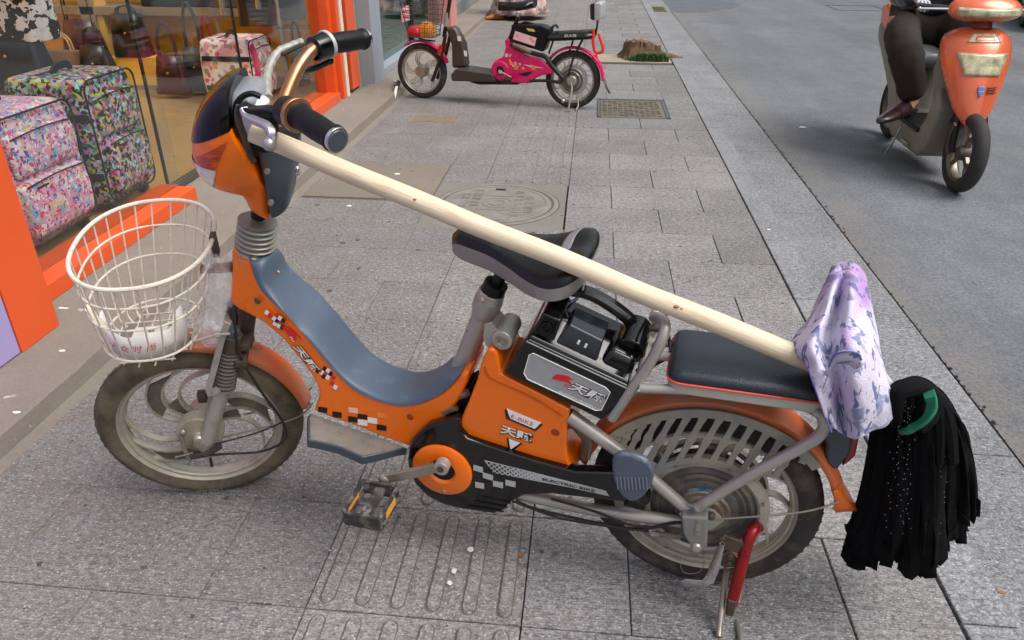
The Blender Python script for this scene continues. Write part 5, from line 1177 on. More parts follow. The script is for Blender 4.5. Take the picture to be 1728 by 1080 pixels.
# shelving inside
shf=thing('display_shelf',(-3.6,5.7,.065),'beige display shelf unit with a tall post against the yellow shop wall','shelf')
bx('shelf_board',-4.6,-2.35,5.70,6.0,.575,.635,M_beige,shf); bx('post',-3.83,-3.72,5.70,5.80,.067,ZT,M_beige,shf); bx('lit_post_edge',-3.718,-3.668,5.72,5.8,.067,ZT,mat('yellow lit edge',rgb(235,190,100),.5),shf)  # the paler strip paints yellow light along the post's edge
bx('shelf_board',-4.6,-2.35,5.70,6.0,1.25,1.31,M_beige,shf); bx('plinth',-4.6,-2.35,5.55,6.0,.067,.10,M_beige,shf)
st=thing('glass_stand',(-2.13,5.66,.065),'narrow pale green glass display rack in the far corner of the bag shop window','display rack')
for x in(-2.25,-2.0):
    bx('upright',x-.012,x+.012,5.6,5.63,.067,1.6,mat('pale green metal',rgb(190,205,190),.4,.3),st)
bx('glass_shelf',-2.25,-2.0,5.5,5.7,.52,.53,M_glassg,st,0)
# pattern materials for the bags
def pattern(name,cols,scale,rough=.6,dist=.0,second=None,stretch=(1,1,1),tw=0):
    m=bpy.data.materials.new(name); m.use_nodes=True; N=m.node_tree.nodes; K=m.node_tree.links; b=N['Principled BSDF']; tc=N.new('ShaderNodeTexCoord')
    mp=N.new('ShaderNodeMapping'); mp.inputs['Scale'].default_value=stretch; K.new(tc.outputs['Object'],mp.inputs[0]); src=mp.outputs[0]
    if dist:
        n=N.new('ShaderNodeTexNoise'); n.inputs['Scale'].default_value=scale*.8; K.new(src,n.inputs['Vector']); v=N.new('ShaderNodeVectorMath'); v.operation='SCALE'; K.new(n.outputs['Color'],v.inputs[0]); v.inputs['Scale'].default_value=dist; ad=N.new('ShaderNodeVectorMath'); K.new(src,ad.inputs[0]); K.new(v.outputs[0],ad.inputs[1]); src=ad.outputs[0]
    vo=N.new('ShaderNodeTexVoronoi'); vo.inputs['Scale'].default_value=scale; vo.distance='CHEBYCHEV' if tw else 'EUCLIDEAN'; K.new(src,vo.inputs['Vector'])
    sp=N.new('ShaderNodeSeparateColor'); K.new(vo.outputs['Color'],sp.inputs[0]); r=N.new('ShaderNodeValToRGB'); r.color_ramp.interpolation='CONSTANT'; el=r.color_ramp.elements
    while len(el)>1: el.remove(el[-1])
    el[0].position=0; el[0].color=cols[0]
    for i,c in enumerate(cols[1:],1): e=el.new(i/len(cols)); e.color=c
    K.new(sp.outputs[0],r.inputs[0]); o=r.outputs[0]
    if second:
        sc2,c2,th=second
        v2=N.new('ShaderNodeTexVoronoi'); v2.inputs['Scale'].default_value=sc2; K.new(src,v2.inputs['Vector']); g=N.new('ShaderNodeMath'); g.operation='LESS_THAN'; g.inputs[1].default_value=th; K.new(v2.outputs['Distance'],g.inputs[0])
        s2=N.new('ShaderNodeSeparateColor'); K.new(v2.outputs['Color'],s2.inputs[0]); r2=N.new('ShaderNodeValToRGB'); r2.color_ramp.interpolation='CONSTANT'; e2=r2.color_ramp.elements
        while len(e2)>1: e2.remove(e2[-1])
        e2[0].position=0; e2[0].color=c2[0]
        for i,c in enumerate(c2[1:],1): e=e2.new(i/len(c2)); e.color=c
        K.new(s2.outputs[1],r2.inputs[0]); x=N.new('ShaderNodeMix'); x.data_type='RGBA'; K.new(g.outputs[0],x.inputs[0]); K.new(o,x.inputs[6]); K.new(r2.outputs[0],x.inputs[7]); o=x.outputs[2]
    K.new(o,b.inputs['Base Color']); b.inputs['Roughness'].default_value=rough; return m
PK=rgb(236,170,200)
M_pat1=pattern('pink doodle fabric',[rgb(206,158,190),rgb(212,140,178),rgb(160,170,212),rgb(214,190,204),rgb(120,166,208),rgb(200,150,184),rgb(216,196,208)],38,dist=.07,second=(60,[rgb(200,44,104),rgb(60,84,170),rgb(222,220,226),rgb(104,44,90),rgb(210,184,60),rgb(206,76,76),rgb(222,220,226),rgb(196,60,120)],.46))
M_pat2=pattern('jigsaw fabric',[rgb(20,22,24),rgb(180,126,172),rgb(172,42,94),rgb(160,196,208),rgb(180,180,54),rgb(50,118,102),rgb(22,22,25),rgb(34,40,40),rgb(194,134,176),rgb(98,158,164)],74,dist=.022,tw=1)
M_pat3=pattern('floral fabric',[rgb(244,232,232),rgb(240,220,225),rgb(235,170,190),rgb(244,238,236)],16,dist=.04,second=(24,[rgb(225,120,50),rgb(215,60,110),rgb(140,200,215),rgb(225,175,60),rgb(160,150,150),rgb(220,60,90)],.40))
M_leo=pattern('black and white animal print',[rgb(18,18,20),rgb(18,18,20),rgb(205,200,205),rgb(20,20,22),rgb(190,185,190)],30,dist=.09)
M_navy=mat('navy bag cloth',rgb(24,26,36),.7,var=.2,vs=20); M_brown=mat('tan tote leather',rgb(122,92,68),.55,var=.12); M_burg=mat('burgundy leather',rgb(72,34,44),.4,var=.15,coat=.2)
M_dbrown=mat('dark brown leather',rgb(40,30,28),.4,var=.2,coat=.2); M_redb=mat('red leather',rgb(150,36,44),.4,var=.1,coat=.2); M_greyb=mat('grey green leather',rgb(74,76,74),.5,var=.12); M_pinkstrap=mat('pink strap',rgb(206,40,104),.6)
def rbox(m,x0,x1,y0,y1,z0,z1,tz=0,ty=0,bul=.012,n=7):
    rings=[]
    for i in range(n+3):
        t=min(1,max(0,(i-1)/n)); e=.02 if i in(0,n+2) else 0; b=bul*math.sin(PI*t)
        xa,xb=x0-b+e+tz*t,x1+b-e-tz*t; ya,yb=y0-b+e+ty*t,y1+b-e-ty*t
        r=min(.045,(xb-xa)*.3,(yb-ya)*.3); rings.append([(x,y,lerp(z0,z1,t)+( -.004 if i==0 else (.006 if i==n+2 else 0))) for x,y in rrect(xa,xb,ya,yb,r,4)])
    m.grid(rings)
def suitcase(name,x0,x1,y0,y1,z0,z1,mt,label,tilt=0):
    t=thing('suitcase',((x0+x1)/2,(y0+y1)/2,.067),label,'suitcase','suitcases standing in the bag shop window')
    m=MB(); rbox(m,x0,x1,y0,y1,z0,z1); b=m.build('case',mt,t,sub=1)
    for k,(h0,h1,d) in enumerate(((.08,.50,.035),(.55,.86,.025))):
        m=MB(); rbox(m,x1-.01,x1+d,y0+.04,y1-.04,lerp(z0,z1,h0),lerp(z0,z1,h1),bul=.008); p=m.build('pocket',mt,t,sub=1)
        m=MB(); q=[(x1+d+.004,y0+.05,lerp(z0,z1,h1)-.006),(x1+d+.010,(y0+y1)/2,lerp(z0,z1,h1)+.004),(x1+d+.004,y1-.05,lerp(z0,z1,h1)-.006)]; m.tube(cr(q,5),.003,6); m.build('zip',M_navy,p)
    for xx in(x1+.012,x0+.03):
        m=MB(); m.tube([(xx,y,z) for y,z in rrect(y0+.002,y1-.002,z0+.01,z1-.002,.05,5)],.0042,6,closed=True); m.build('piping',M_navy,t)
    m=MB(); m.box(x1+.034,x1+.038,y0+.10,y0+.17,lerp(z0,z1,.40),lerp(z0,z1,.46)); m.build('badge',M_navy,t,bevel=.001)
    xm=(x0+x1)/2
    m=MB(); m.bar(cr([(xm-.02,y0+.12,z1+.004),(xm-.01,y0+.15,z1+.03),(xm-.01,y1-.15,z1+.03),(xm-.02,y1-.12,z1+.004)],5),.014,.006,up=(1,0,0)); m.build('top_handle',M_navy,t)
    for zz in(.25,.72):
        m=MB(); m.box(x0+.02,x1+.012,y0-.016,y0-.008,lerp(z0,z1,zz)-.016,lerp(z0,z1,zz)+.016); m.build('side_strap',M_navy,t,bevel=.003)
    m=MB(); m.box(xm-.07,xm-.05,y0+.08,y1-.08,z1+.001,z1+.008); m.build('pull_cover',M_navy,t,bevel=.002)
    for y in(y0+.05,y1-.05):
        m=MB(); m.lathe((x1-.04,y,.098),[(.001,-.014),(.026,-.014),(.03,0),(.026,.014),(.001,.014)],18); m.build('castor',M_rubd,t)
    return t
suitcase('s',-2.40,-2.06,2.40,2.84,.115,.60,M_pat1,'suitcase in pink and blue doodle print, nearest the orange corner pillar')
suitcase('s',-2.40,-2.05,2.93,3.30,.115,.64,M_pat2,'suitcase in multicoloured jigsaw print, right behind the pink one')
s3=suitcase('s',-2.62,-2.28,5.05,5.42,.095,.50,M_pat3,'suitcase in orange and pink floral print with a pink strap, deep in the shop')
m=MB(); m.bar(cr([(-2.27,5.10,.47),(-2.22,5.04,.36),(-2.24,5.05,.2),(-2.27,5.12,.12)],5),.02,.004,up=(0,1,0)); m.build('pink_strap',M_pinkstrap,s3)
def handbag(x,y,z,w,h,d,mt,label,top=.75,strap=.2,flap=True,mstrap=None,nstrap=2,yaw=0,cat='bag',name='handbag'):
    t=thing(name,(x,y,z),label,cat,'bags on display in the shop'); c,s=math.cos(yaw),math.sin(yaw)
    F=Frame((x,y,z),(c,s,0),(-s,c,0),(0,0,1)); m=MB(F); rings=[]
    for i in range(9):
        k=i/8; ww=w/2*lerp(1,top,k)*(1+.06*math.sin(PI*k)); dd=d/2*lerp(1,.35,k); r=min(ww,dd)*.5
        rings.append([(a+.01*noise.noise(Vector((a*20+x*9,b*20,k*5))),b+.01*noise.noise(Vector((a*15,b*20+y*7,k*6+2))),h*k) for a,b in rrect(-ww,ww,-dd,dd,r,4)])
    m.grid(rings); m.build('body',mt,t,bevel=.006)
    if flap:
        m=MB(F); m.grid([[(-w*.5*lerp(1,top,k)*.9,-d/2*lerp(1,.35,k)-.012,h*k),(w*.5*lerp(1,top,k)*.9,-d/2*lerp(1,.35,k)-.012,h*k)] for k in(.55,.8,1.0)],False,False); m.build('flap',mt,t,solid=.006)
        m=MB(F); m.ball((0,-d*.36-.012,h*.56),.011,6,1,.5,1); m.build('clasp',mat('brass',rgb(190,150,80),.3,.9),t)
    for k in range(nstrap):
        yy=(-.25+.5*k)*d*.4; m=MB(F); m.bar(cr([(-w*.27,yy,h*.86),(-w*.22,yy,h+strap*.6),(0,yy,h+strap),(w*.22,yy,h+strap*.6),(w*.27,yy,h*.86)],6),.007,.004,up=(0,0,1)); m.build('strap',mstrap or mt,t)
    return t
def at(px,Y): return (WF_y(px,Y))
def WF_y(p,Y):
    d=CF*FPX+CR*(p[0]-W0/2)-CU*(p[1]-H0/2); return CP+d*((Y-CP.y)/d.y)
handbag(-2.80,3.6,.70,.42,.40,.22,M_leo,'black and white animal print bag at the top left, above the pink suitcase',top=.95,strap=.85,flap=False,name='travel_bag')
bx('display_ledge',-3.1,-2.55,3.45,3.80,.64,.69,M_beige,shf) if 0 else None
led=None if 1 else thing('display_table',(-2.82,3.62,.067),'small beige display table carrying the animal print bag','display table')
0 and bx('table_top',-3.2,-2.62,3.46,3.86,.66,.695,M_beige,led)
for x in(): bx('leg',x,x+.03,3.8,3.83,.067,.66,M_beige,led)
handbag(-4.1,5.25,.10,.50,.46,.26,M_navy,'large navy holdall on the plinth at far left',top=.7,strap=.1,name='holdall')
handbag(-3.90,5.45,.12,.40,.24,.16,M_brown,'tan tote with curved handles in front of a burgundy bag',top=1,strap=.13,flap=False,mstrap=mat('cream handle',rgb(176,140,96),.5))
handbag(-3.86,5.72,.12,.40,.42,.16,M_burg,'burgundy shoulder bag behind the tan tote, its straps running up the wall',top=.6,strap=.45,mstrap=M_dbrown)
handbag(-3.62,5.45,.12,.26,.28,.16,M_dbrown,'small black bag between the tan tote and the shelf post',top=.7,strap=.12)
handbag(-3.42,5.62,.30,.27,.30,.16,M_dbrown,'black backpack just right of the shelf post',top=.75,strap=.05,name='backpack')
bx('riser',-3.6,-3.25,5.55,5.69,.10,.30,M_yel,shf)
handbag(-2.98,5.30,.10,.24,.26,.12,M_burg,'burgundy handbag lowest of the three hanging together on the yellow wall',top=.65,strap=.22)
handbag(-2.84,5.42,.10,.20,.30,.12,M_greyb,'grey handbag in the middle of the three on the yellow wall',top=.8,strap=.30,mstrap=M_greyb)
handbag(-2.70,5.36,.10,.13,.30,.10,M_redb,'narrow red handbag beside the floral suitcase',top=.8,strap=.22,mstrap=M_redb)
handbag(-3.10,5.80,.64,.5,.28,.2,M_navy,'dark bag standing on the shelf board, left one',top=.8,strap=.1)
handbag(-2.62,5.80,.64,.4,.26,.2,mat('plum grey leather',rgb(70,60,66),.5),'plum grey bag standing on the shelf board, right one',top=.8,strap=.1)
handbag(-2.16,5.02,.60,.22,.3,.12,M_dbrown,'dark maroon quilted bag hanging inside by the second pane',top=1,strap=.2)
handbag(-1.99,5.2,.62,.16,.26,.08,M_greyb,'slate grey bag hanging at the top beside the orange jamb',top=.9,strap=.2)
handbag(-2.02,5.28,.18,.10,.30,.07,M_dbrown,'narrow dark bag hung low on the pale green rack',top=.8,strap=.12)
# ---- neighbouring shop with green glass
sh2=thing('glass_fronted_shop',(-1.8,8,.06),'green tinted glass shopfront beyond the grey column','shop')
bx('grey_column',-1.95,-1.655,5.87,6.16,.0,ZT,M_gcol,sh2)
for y0,y1,mt in((6.17,7.80,M_glassg),(7.84,9.30,M_glassg)):
    pane('window_pane',-1.80,y0,y1,.12,ZT,mt,sh2)
bx('mullion',-1.84,-1.77,7.803,7.837,.12,ZT,M_gap,sh2,.002); bx('grey_sill',-1.90,-1.70,6.165,9.32,.0625,.118,M_gcol,sh2)
bx('pink_post',-1.92,-1.66,9.33,9.75,.0,ZT,mat('faded pink post',rgb(196,130,122),.6,dirt=DUST,dam=.1),sh2)
bx('inside_floor',-5,-1.91,6.12,9.7,.05,.066,mat('pale shop floor',rgb(150,160,152),.3,var=.08),sh2,0)
bx('inside_wall',-5.1,-5.0,6.12,9.7,.066,ZT,mat('pale grey green wall',rgb(150,165,158),.6),sh2,0); bx('divider',-5,-1.9,9.66,9.74,.067,ZT,_mc['pale grey green wall'],sh2,0)
bx('counter',-2.9,-2.4,6.8,8.6,.067,.75,mat('taupe counter',rgb(150,138,124),.5),sh2)
sh3=thing('dark_glass_shop',(-1.9,12,.06),'dark glass shopfront with a grey kerb sill at the top of the pavement','shop')
pane('window_pane',-1.95,9.78,14.4,.22,ZT,M_glassd,sh3); bx('sill',-2.0,-1.80,9.76,14.4,.0625,.22,mat('grey stone sill',rgb(120,122,124),.6),sh3); bx('back_wall',-4,-3.9,9.8,14.4,.067,ZT,mat('dim wall',rgb(70,66,62),.8),sh3,0)
bx('end_pier',-2.1,-1.7,14.41,15.2,.0,ZT,M_gcol,sh3)
for k in range(4):
    bx('frame_post',-1.97,-1.93,9.8+k*1.5,9.84+k*1.5,.222,ZT,M_gcol,sh3)
# broken cement and a pipe end on the step
m=MB(); rg=[]
random.seed(14)
for i in range(14):
    y=lerp(5.62,6.2,i/13); r=[]
    for j in range(9):
        x=lerp(-1.76,-1.50,j/8); e=min(i,13-i)/3; e=min(1,e)*min(1,min(j,8-j)/2); r.append((x,y,.061+.035*e*(.6+.8*noise.noise(Vector((x*14,y*14,1))))))
    rg.append(r)
m.grid(rg,False,False); m.build('cement_lump',M_conc,None,**T('rough cement lump on the step at the foot of the grey column','cement lump'))
m=MB(); m.tube(cr([(-1.53,5.95,.09),(-1.47,5.85,.10),(-1.455,5.72,.085),(-1.46,5.66,.03),(-1.47,5.64,.0)],5),.012,10); pp=m.build('pipe_end',mat('white pipe',rgb(220,214,204),.5),None,**T('short bent white pipe end poking over the step edge by the pink bicycle','pipe'))
m=MB(); m.tube([(-1.47,5.86,.10),(-1.455,5.73,.088)],.018,10); m.build('black_joint',M_rubd,pp)

# ---- unseen buildings either side of the street, added to cut sky light and darken reflections
up=thing('added_terrace_wall',(-2.2,12,3),'unseen rendered terrace wall added above the shopfronts to block sky light','building')
M_ren=mat('grey render',rgb(120,116,110),.9,var=.1,vs=1)
bx('upper_wall',-2.6,-1.95,6.3,40,2.92,11,M_ren,up,0)  # begins past the bag shop so sky light reaches its interior
for k in range(4,14):
    wn=bx('window',-1.955,-1.935,-4+k*3,-2.4+k*3,4.2,5.9,mat('window glass',rgb(40,46,52),.1),up,0)
ob=thing('added_facing_building',(16,12,0),'unseen grey building added across the street to darken reflections','building')
bx('wall',16,20,-14,50,-.1,11,M_ren,ob,0)
for k in range(18):
    for z in(.4,4.2,7.6): bx('window',15.96,16.0,-12+k*3.2,-10.2+k*3.2,z,z+2.1,_mc['window glass'],ob,0)
# ================================================================ PINK ELECTRIC BICYCLE (behind)
PB=bikeframe(-.123,5.581,-.194,.0); PC=lambda X,Y:(660+X*.23148,Y*.23148)
pk=thing('electric_bicycle',(-.7,5.7,0),'pink electric bicycle with black bench seat and flower stickers, parked across the pavement','electric bicycle')
M_pk=mat('magenta plastic',rgb(214,14,98),.25,var=.06,coat=.3); M_dk=mat('dark brown grey plastic',rgb(62,54,50),.4,var=.1); M_bk=mat('black steel',rgb(18,18,20),.35,var=.1,coat=.2)
M_fl=mat('yellow flower print',rgb(226,160,60),.5); M_pp=mat('pale pink print',rgb(240,190,200),.5)
def pp_(name,mt,pts,w0,w1=None,par=pk,bev=.006,wp=None):
    w1=-w0 if w1 is None else w1; q=[PB.L(PC(*p),w0 if wp is None else wp) for p in pts]; m=MB(PB); m.prism([(a.x,a.z) for a in q],-w0,-w1); return m.build(name,mt,par,bevel=bev)
def pt(name,mt,pts,w,r,par=pk,n=4,dd=None):
    m=MB(PB); m.tube(cr([PB.L(PC(p[0],p[1]),p[2] if len(p)>2 else w) for p in pts],n),r,10); return m.build(name,mt,par)
for cx,nm,mt in((-1.166,'front_wheel',M_rubd),(0,'rear_wheel',M_rubd)):
    m=MB(PB); m.lathe((cx,0,.2),[(.001,-.045),(.04,-.045),(.045,-.02),(.045,.02),(.04,.045),(.001,.045)],28); wh=m.build(nm,M_steel,pk)
    tyre_rim(PB,(cx,0,.2),wh,.2,.160,.024,M_rubd,mat('silver rim',rgb(178,174,166),.3,.6),lug=False)
    if cx<-1: swirl(PB,(cx,0,.2),wh,.045,.137,[R(20+72*i) for i in range(5)],M_silver,M_web,n=3,gap=R(9),sw=R(20),sh=R(24),hw=.006,web=False)
    else:
        swirl(PB,(cx,0,.2),wh,.09,.137,[R(20+45*i) for i in range(8)],M_silver,M_web,n=2,gap=R(14),sw=R(8),sh=R(6),hw=.006,web=False)
        m=MB(PB); m.lathe((cx,0,.2),[(.001,-.05),(.03,-.05),(.035,-.044),(.06,-.042),(.064,-.036),(.082,-.034),(.086,-.028),(.104,-.026),(.106,0),(.10,.03),(.001,.04)],44); m.build('hub_motor',M_silver,wh)
        m=MB(PB); m.lathe((cx,0,.2),[(.036,-.0445),(.060,-.0435)],36); m.lathe((cx,0,.2),[(.066,-.0365),(.080,-.0355)],36); m.build('motor_ring',M_motor,wh)
m=MB(PB); 
for s in(-1,1): m.tube(cr(mir([PB.L(PC(398,250),.05),PB.L(PC(360,420),.05),PB.L(PC(300,590),.05)],s),4),.013,10)
pf=m.build('fork',M_bk,pk)
for s in(1,-1):
    q=mir([PB.L(PC(368,330),.05),PB.L(PC(352,400),.05)],s); m=MB(PB); n=40; d=q[1]-q[0]; m.tube([q[0]+d*(i/n) for i in range(n+1)],[.018+.004*math.cos(i) for i in range(n+1)],10); m.build('spring_boot',mat('red spring',rgb(206,40,30),.5),pf)
pt('steering_column',M_bk,[(438,-60),(410,120),(385,270)],0,.014); pt('column_sleeve',M_silver,[(408,90),(398,190)],0,.018)
m=MB(PB); 
for s in(1,-1): m.tube(cr(mir([PB.L(PC(436,-50),0),PB.L(PC(446,-60),.12),PB.L(PC(480,-70),.24)],s),4),.011,10)
hb2=m.build('handlebar',M_bk,pk)
for s in (1,-1):
    q=mir([PB.L(PC(452,-62),.15),PB.L(PC(480,-70),.25)],s); m=MB(PB); m.tube(q,.016,12); m.build('grip',M_rubd,hb2)
guard(PB,(-1.166,0,.2),.222,R(18),R(125),.03,M_pk,pk,n=26); 
rf=guard(PB,(0,0,.2),.226,R(2),R(150),.033,M_pk,pk,n=36)
m=MB(PB); m.grid([[(.222,-.03,.21),(.226,0,.21),(.222,.03,.21)],[(.245,-.026,.16),(.25,0,.16),(.245,.026,.16)],[(.272,-.02,.12),(.275,0,.12),(.272,.02,.12)]],False,False); m.build('mud_flap',M_dk,rf,solid=.003)
pp_('leg_shield',M_dk,[(392,205),(440,195),(468,210),(500,270),(525,320),(548,490),(440,500),(436,330)],.05,bev=.02)
pp_('label_sticker',M_white,[(480,262),(508,266),(512,300),(486,298)],.0515,.0505,bev=0); pp_('label_sticker',M_white,[(528,368),(550,372),(554,412),(534,410)],.0515,.0505,bev=0)
pp_('footboard',M_dk,[(432,548),(470,500),(590,520),(740,540),(760,602),(440,592)],.10,bev=.01,wp=.1); pp_('belly_pan',M_bk,[(570,600),(760,600),(930,606),(930,618),(640,618)],.05,bev=.005)
pp_('footboard_bump',M_dk,[(480,505),(500,490),(575,497),(590,530),(490,525)],.05,bev=.01)
body2=pp_('body_shell',M_pk,[(826,300),(835,284),(860,282),(872,340),(1000,410),(1080,425),(1180,510),(1178,540),(1100,550),(1040,575),(1022,608),(940,610),(840,600),(780,590),(740,560),(724,510),(740,460),(780,430),(815,415),(832,350)],.055,bev=.012)
pp_('body_recess',M_bk,[(930,535),(1010,522),(1030,528),(990,556),(950,552)],.057,.05,body2,bev=0)
c=PB.L(PC(795,515),.06)
m=MB(PB); m.lathe((c.x,0,c.z),[(.028,-.056),(.034,-.066),(.060,-.068),(.068,-.062),(.07,-.05)],36); cvr=m.build('chainring_cover',M_pk,body2)
m=MB(PB); m.lathe((c.x,0,c.z),[(.001,-.058),(.03,-.058)],24); m.build('recess',M_bk,cvr)
pt('crank_arm',M_steel,[(795,522),(830,540),(875,565)],.085,.007); pt('axle_cap',M_silver,[(792,522,.05),(796,524,.095)],.07,.014)
m=MB(PB); q=PB.L(PC(868,575),.10); m.box(q.x-.035,q.x+.03,q.y-.08,q.y+.0,q.z-.011,q.z+.011); pd=m.build('pedal',M_bk,pk,bevel=.004)
m=MB(PB); m.box(q.x+.03,q.x+.034,q.y-.06,q.y-.02,q.z-.008,q.z+.008); m.build('reflector',M_amber,pd)
def flower(x,y,r,w=.0565,mt=M_fl):
    q=PB.L(PC(x,y),w); m=MB(PB)
    for k in range(5):
        t=2*PI*k/5+.3; m.lathe((q.x+r*.55*math.cos(t),q.y,q.z+r*.55*math.sin(t)),[(.0001,-.0006),(r*.42,-.0004)],10)
    m.build('flower_sticker',mt,body2); m=MB(PB); m.lathe((q.x,q.y,q.z),[(.0001,-.0012),(r*.28,-.001)],8); m.build('flower_centre',M_redprint,body2)
for x,y,r,mt in((875,462,.014,M_fl),(905,462,.012,M_pp),(912,492,.018,M_fl),(890,480,.010,M_pp),(938,468,.010,M_pp),(962,498,.012,M_fl),(1038,495,.018,M_fl),(1020,480,.008,M_pp),(866,440,.008,M_pp)): flower(x,y,r,mt=mt)
pp_('swoosh_print',M_pp,[(960,470),(1020,478),(1120,498),(1020,492)],.0568,.0562,body2,bev=0)
text('豪雀',M_white,body2,PB,.0566,PC(828,415),PC(880,422),.026,bold=.01)
# battery, saddle, bench
bt2=pp_('battery_box',M_blackm,[(872,180),(940,178),(1090,185),(1160,215),(1140,300),(1108,382),(880,310)],.06,bev=.012)
lb2=pp_('pink_label',M_pp,[(905,225),(1060,277),(1045,337),(888,285)],.0612,.0602,bt2,bev=0)
for x,y in((1018,282),(1033,300),(918,262)):
    q=PB.L(PC(x,y),.0618); m=MB(PB); m.lathe((q.x,q.y,q.z),[(.0001,-.0004),(.010,-.0003)],10); m.build('flower_sticker',M_fl,lb2)
pt('battery_handle',M_bk,[(940,185),(975,165),(1060,185),(1085,200)],.0,.010,bt2); pp_('yellow_sticker',mat('yellow sticker',rgb(200,190,90),.5),[(985,205),(1040,212),(1050,232),(1000,226)],.061,.06,bt2,bev=0)
pt('frame_tube',M_bk,[(870,320),(960,365),(1060,395),(1125,415),(1175,480),(1255,575)],.045,.016); pt('frame_tube',M_bk,[(860,300),(905,180),(925,120)],0,.015); pt('cylinder_lock',mat('brass and black lock',rgb(120,100,80),.4,.4,var=.5,vs=60),[(890,325),(1020,385)],.062,.016)
pt('chain_stay',M_bk,[(1010,590),(1120,588),(1240,600)],.05,.011); pt('rack_strut',M_bk,[(1395,290),(1330,420),(1290,560)],.06,.008); pt('rack_strut',M_bk,[(1180,300),(1150,390)],.06,.007); pt('rack_strut',M_bk,[(1330,290),(1290,400)],-.05,.007)
pt('grab_loop',M_bk,[(1120,300,.05),(1165,215,.05),(1195,182,.03),(1215,200,-.05)],0,.009)
bs=[(.0,.02),(.12,.06),(.5,.085),(.9,.085),(1,.06)]
def seatpad(name,mt,pl,pr,ht,hws,w=0,par=pk,th=.05):
    a,b=PB.L(PC(*pl),0),PB.L(PC(*pr),0); rings=[]; n=16
    for i in range(n+1):
        t=i/n; p=a.lerp(b,t); k=0
        for (t0,h0),(t1,h1) in zip(hws,hws[1:]):
            if t0<=t<=t1: k=lerp(h0,h1,(t-t0)/(t1-t0))
        z=p.z+ht(t); rings.append([(p.x,k*math.cos(2*PI*j/16),z+th*.5*(1+math.sin(2*PI*j/16)*(1 if math.sin(2*PI*j/16)>0 else .9))-th*.5) for j in range(16)])
    m=MB(PB); m.grid(rings); return m.build(name,mt,par)
seatpad('saddle',M_vinylb,(785,60),(1050,60),lambda t:.012-.035*math.sin(PI*t)**2*0+.02*t-.012*math.sin(PI*t),[(0,.02),(.3,.035),(.6,.09),(.85,.11),(1,.06)],th=.065)
bn=seatpad('bench_seat',M_vinylb,(1130,268),(1482,250),lambda t:0,[(0,.05),(.1,.09),(.9,.10),(1,.07)],th=.07)
text('欧大锦',M_white,bn,PB,.101,PC(1265,272),PC(1350,270),.02)
bk2=pp_('backrest_pad',M_bk,[(1466,30),(1475,18),(1500,14),(1498,140),(1470,132)],.085,bev=.012,wp=0); pp_('backrest_shell',mat('silver plastic shell',rgb(180,182,184),.35,.2),[(1498,14),(1540,10),(1552,24),(1546,120),(1530,142),(1498,142)],.088,par=bk2,bev=.012,wp=0)
for w in(.045,-.045): pt('backrest_post',M_bk,[(1508,140),(1500,200),(1490,255)],w,.007)
for w in(.06,-.06): pt('red_guard',mat('red rail',rgb(226,50,40),.35),[(1476,215),(1472,300),(1488,378),(1530,382),(1546,362),(1530,300),(1512,245)],w,.010)
pt('tail_lamp',M_redprint,[(1480,400),(1488,440)],0,.022)
m=MB(PB); a=PB.L(PC(1318,640),.09); g_=Vector((a.x-.01,-.14,.004)); m.tube([PB.L(PC(1310,600),.06),a,g_],.007,8); m.tube([g_+Vector((-.02,0,0)),g_+Vector((.03,0,0))],.006,8); m.tube([PB.L(PC(1350,600),-.02),Vector((.06,-.06,.03)),Vector((.05,-.10,.006))],.006,8); m.build('stand',M_steel,pk)
m=MB(PB); q=PB.L(PC(1255,735),.08); m.ball(q,.015,8); m.build('exhaust_ball' if 0 else 'chrome_ball',M_chrome,pk)
# wire basket of the pink bicycle
BT=Frame(PB.o,PB.a,PB.y,PB.v); cA=PB.L(PC(245,120),0); m=MB(PB); zt,zb=cA.z+.14,PB.L(PC(255,262),0).z
def rr2(z,k): 
    x0,x1=cA.x-.15*k,cA.x+.12*k; return [(x,y,z) for x,y in rrect(x0,x1,-.15*k,.15*k,.05,4)]
for i in range(9): z=lerp(zb,zt,i/8); m.tube(rr2(z,lerp(.72,1,i/8)),.0022 if i<8 else .005,5,closed=True)
for j in range(0,20): m.tube([rr2(zb,.72)[j],rr2(zt,1)[j]],.0018,5)
for k in range(7): y=lerp(-.1,.1,k/6); m.tube([(cA.x-.1,y,zb),(cA.x+.085,y,zb)],.002,5)
bk3=m.build('wire_basket',mat('grey green wire',rgb(60,70,64),.4,.3),pk)
m=MB(PB); m.box(cA.x-.142,cA.x-.138,-.10,.04,zb+.10,zb+.20); m.build('number_plate',mat('red and white plate',rgb(206,70,80),.5,dirt=rgb(230,210,210),dam=.5,ds=30),bk3)
pt('basket_stay',M_bk,[(180,262),(220,285),(320,300)],.05,.006)
for k,(dx,dy,dz,mt,l) in enumerate((( -.06,-.05,.03,M_redprint,'red packet in the pink bicycle basket, left of the orange one'),(.035,-.04,.045,mat('orange wrap',rgb(226,140,30),.5,var=.4,vs=30),'orange packet in the pink bicycle basket'))):
    m=MB(PB); rbox(m,cA.x+dx-.05,cA.x+dx+.05,dy-.05,dy+.05,zb+.006,zb+.006+dz*2,.01,.01,bul=.01); m.build('packet',mt,None,**T(l,'packet','packets in the pink bicycle basket'))
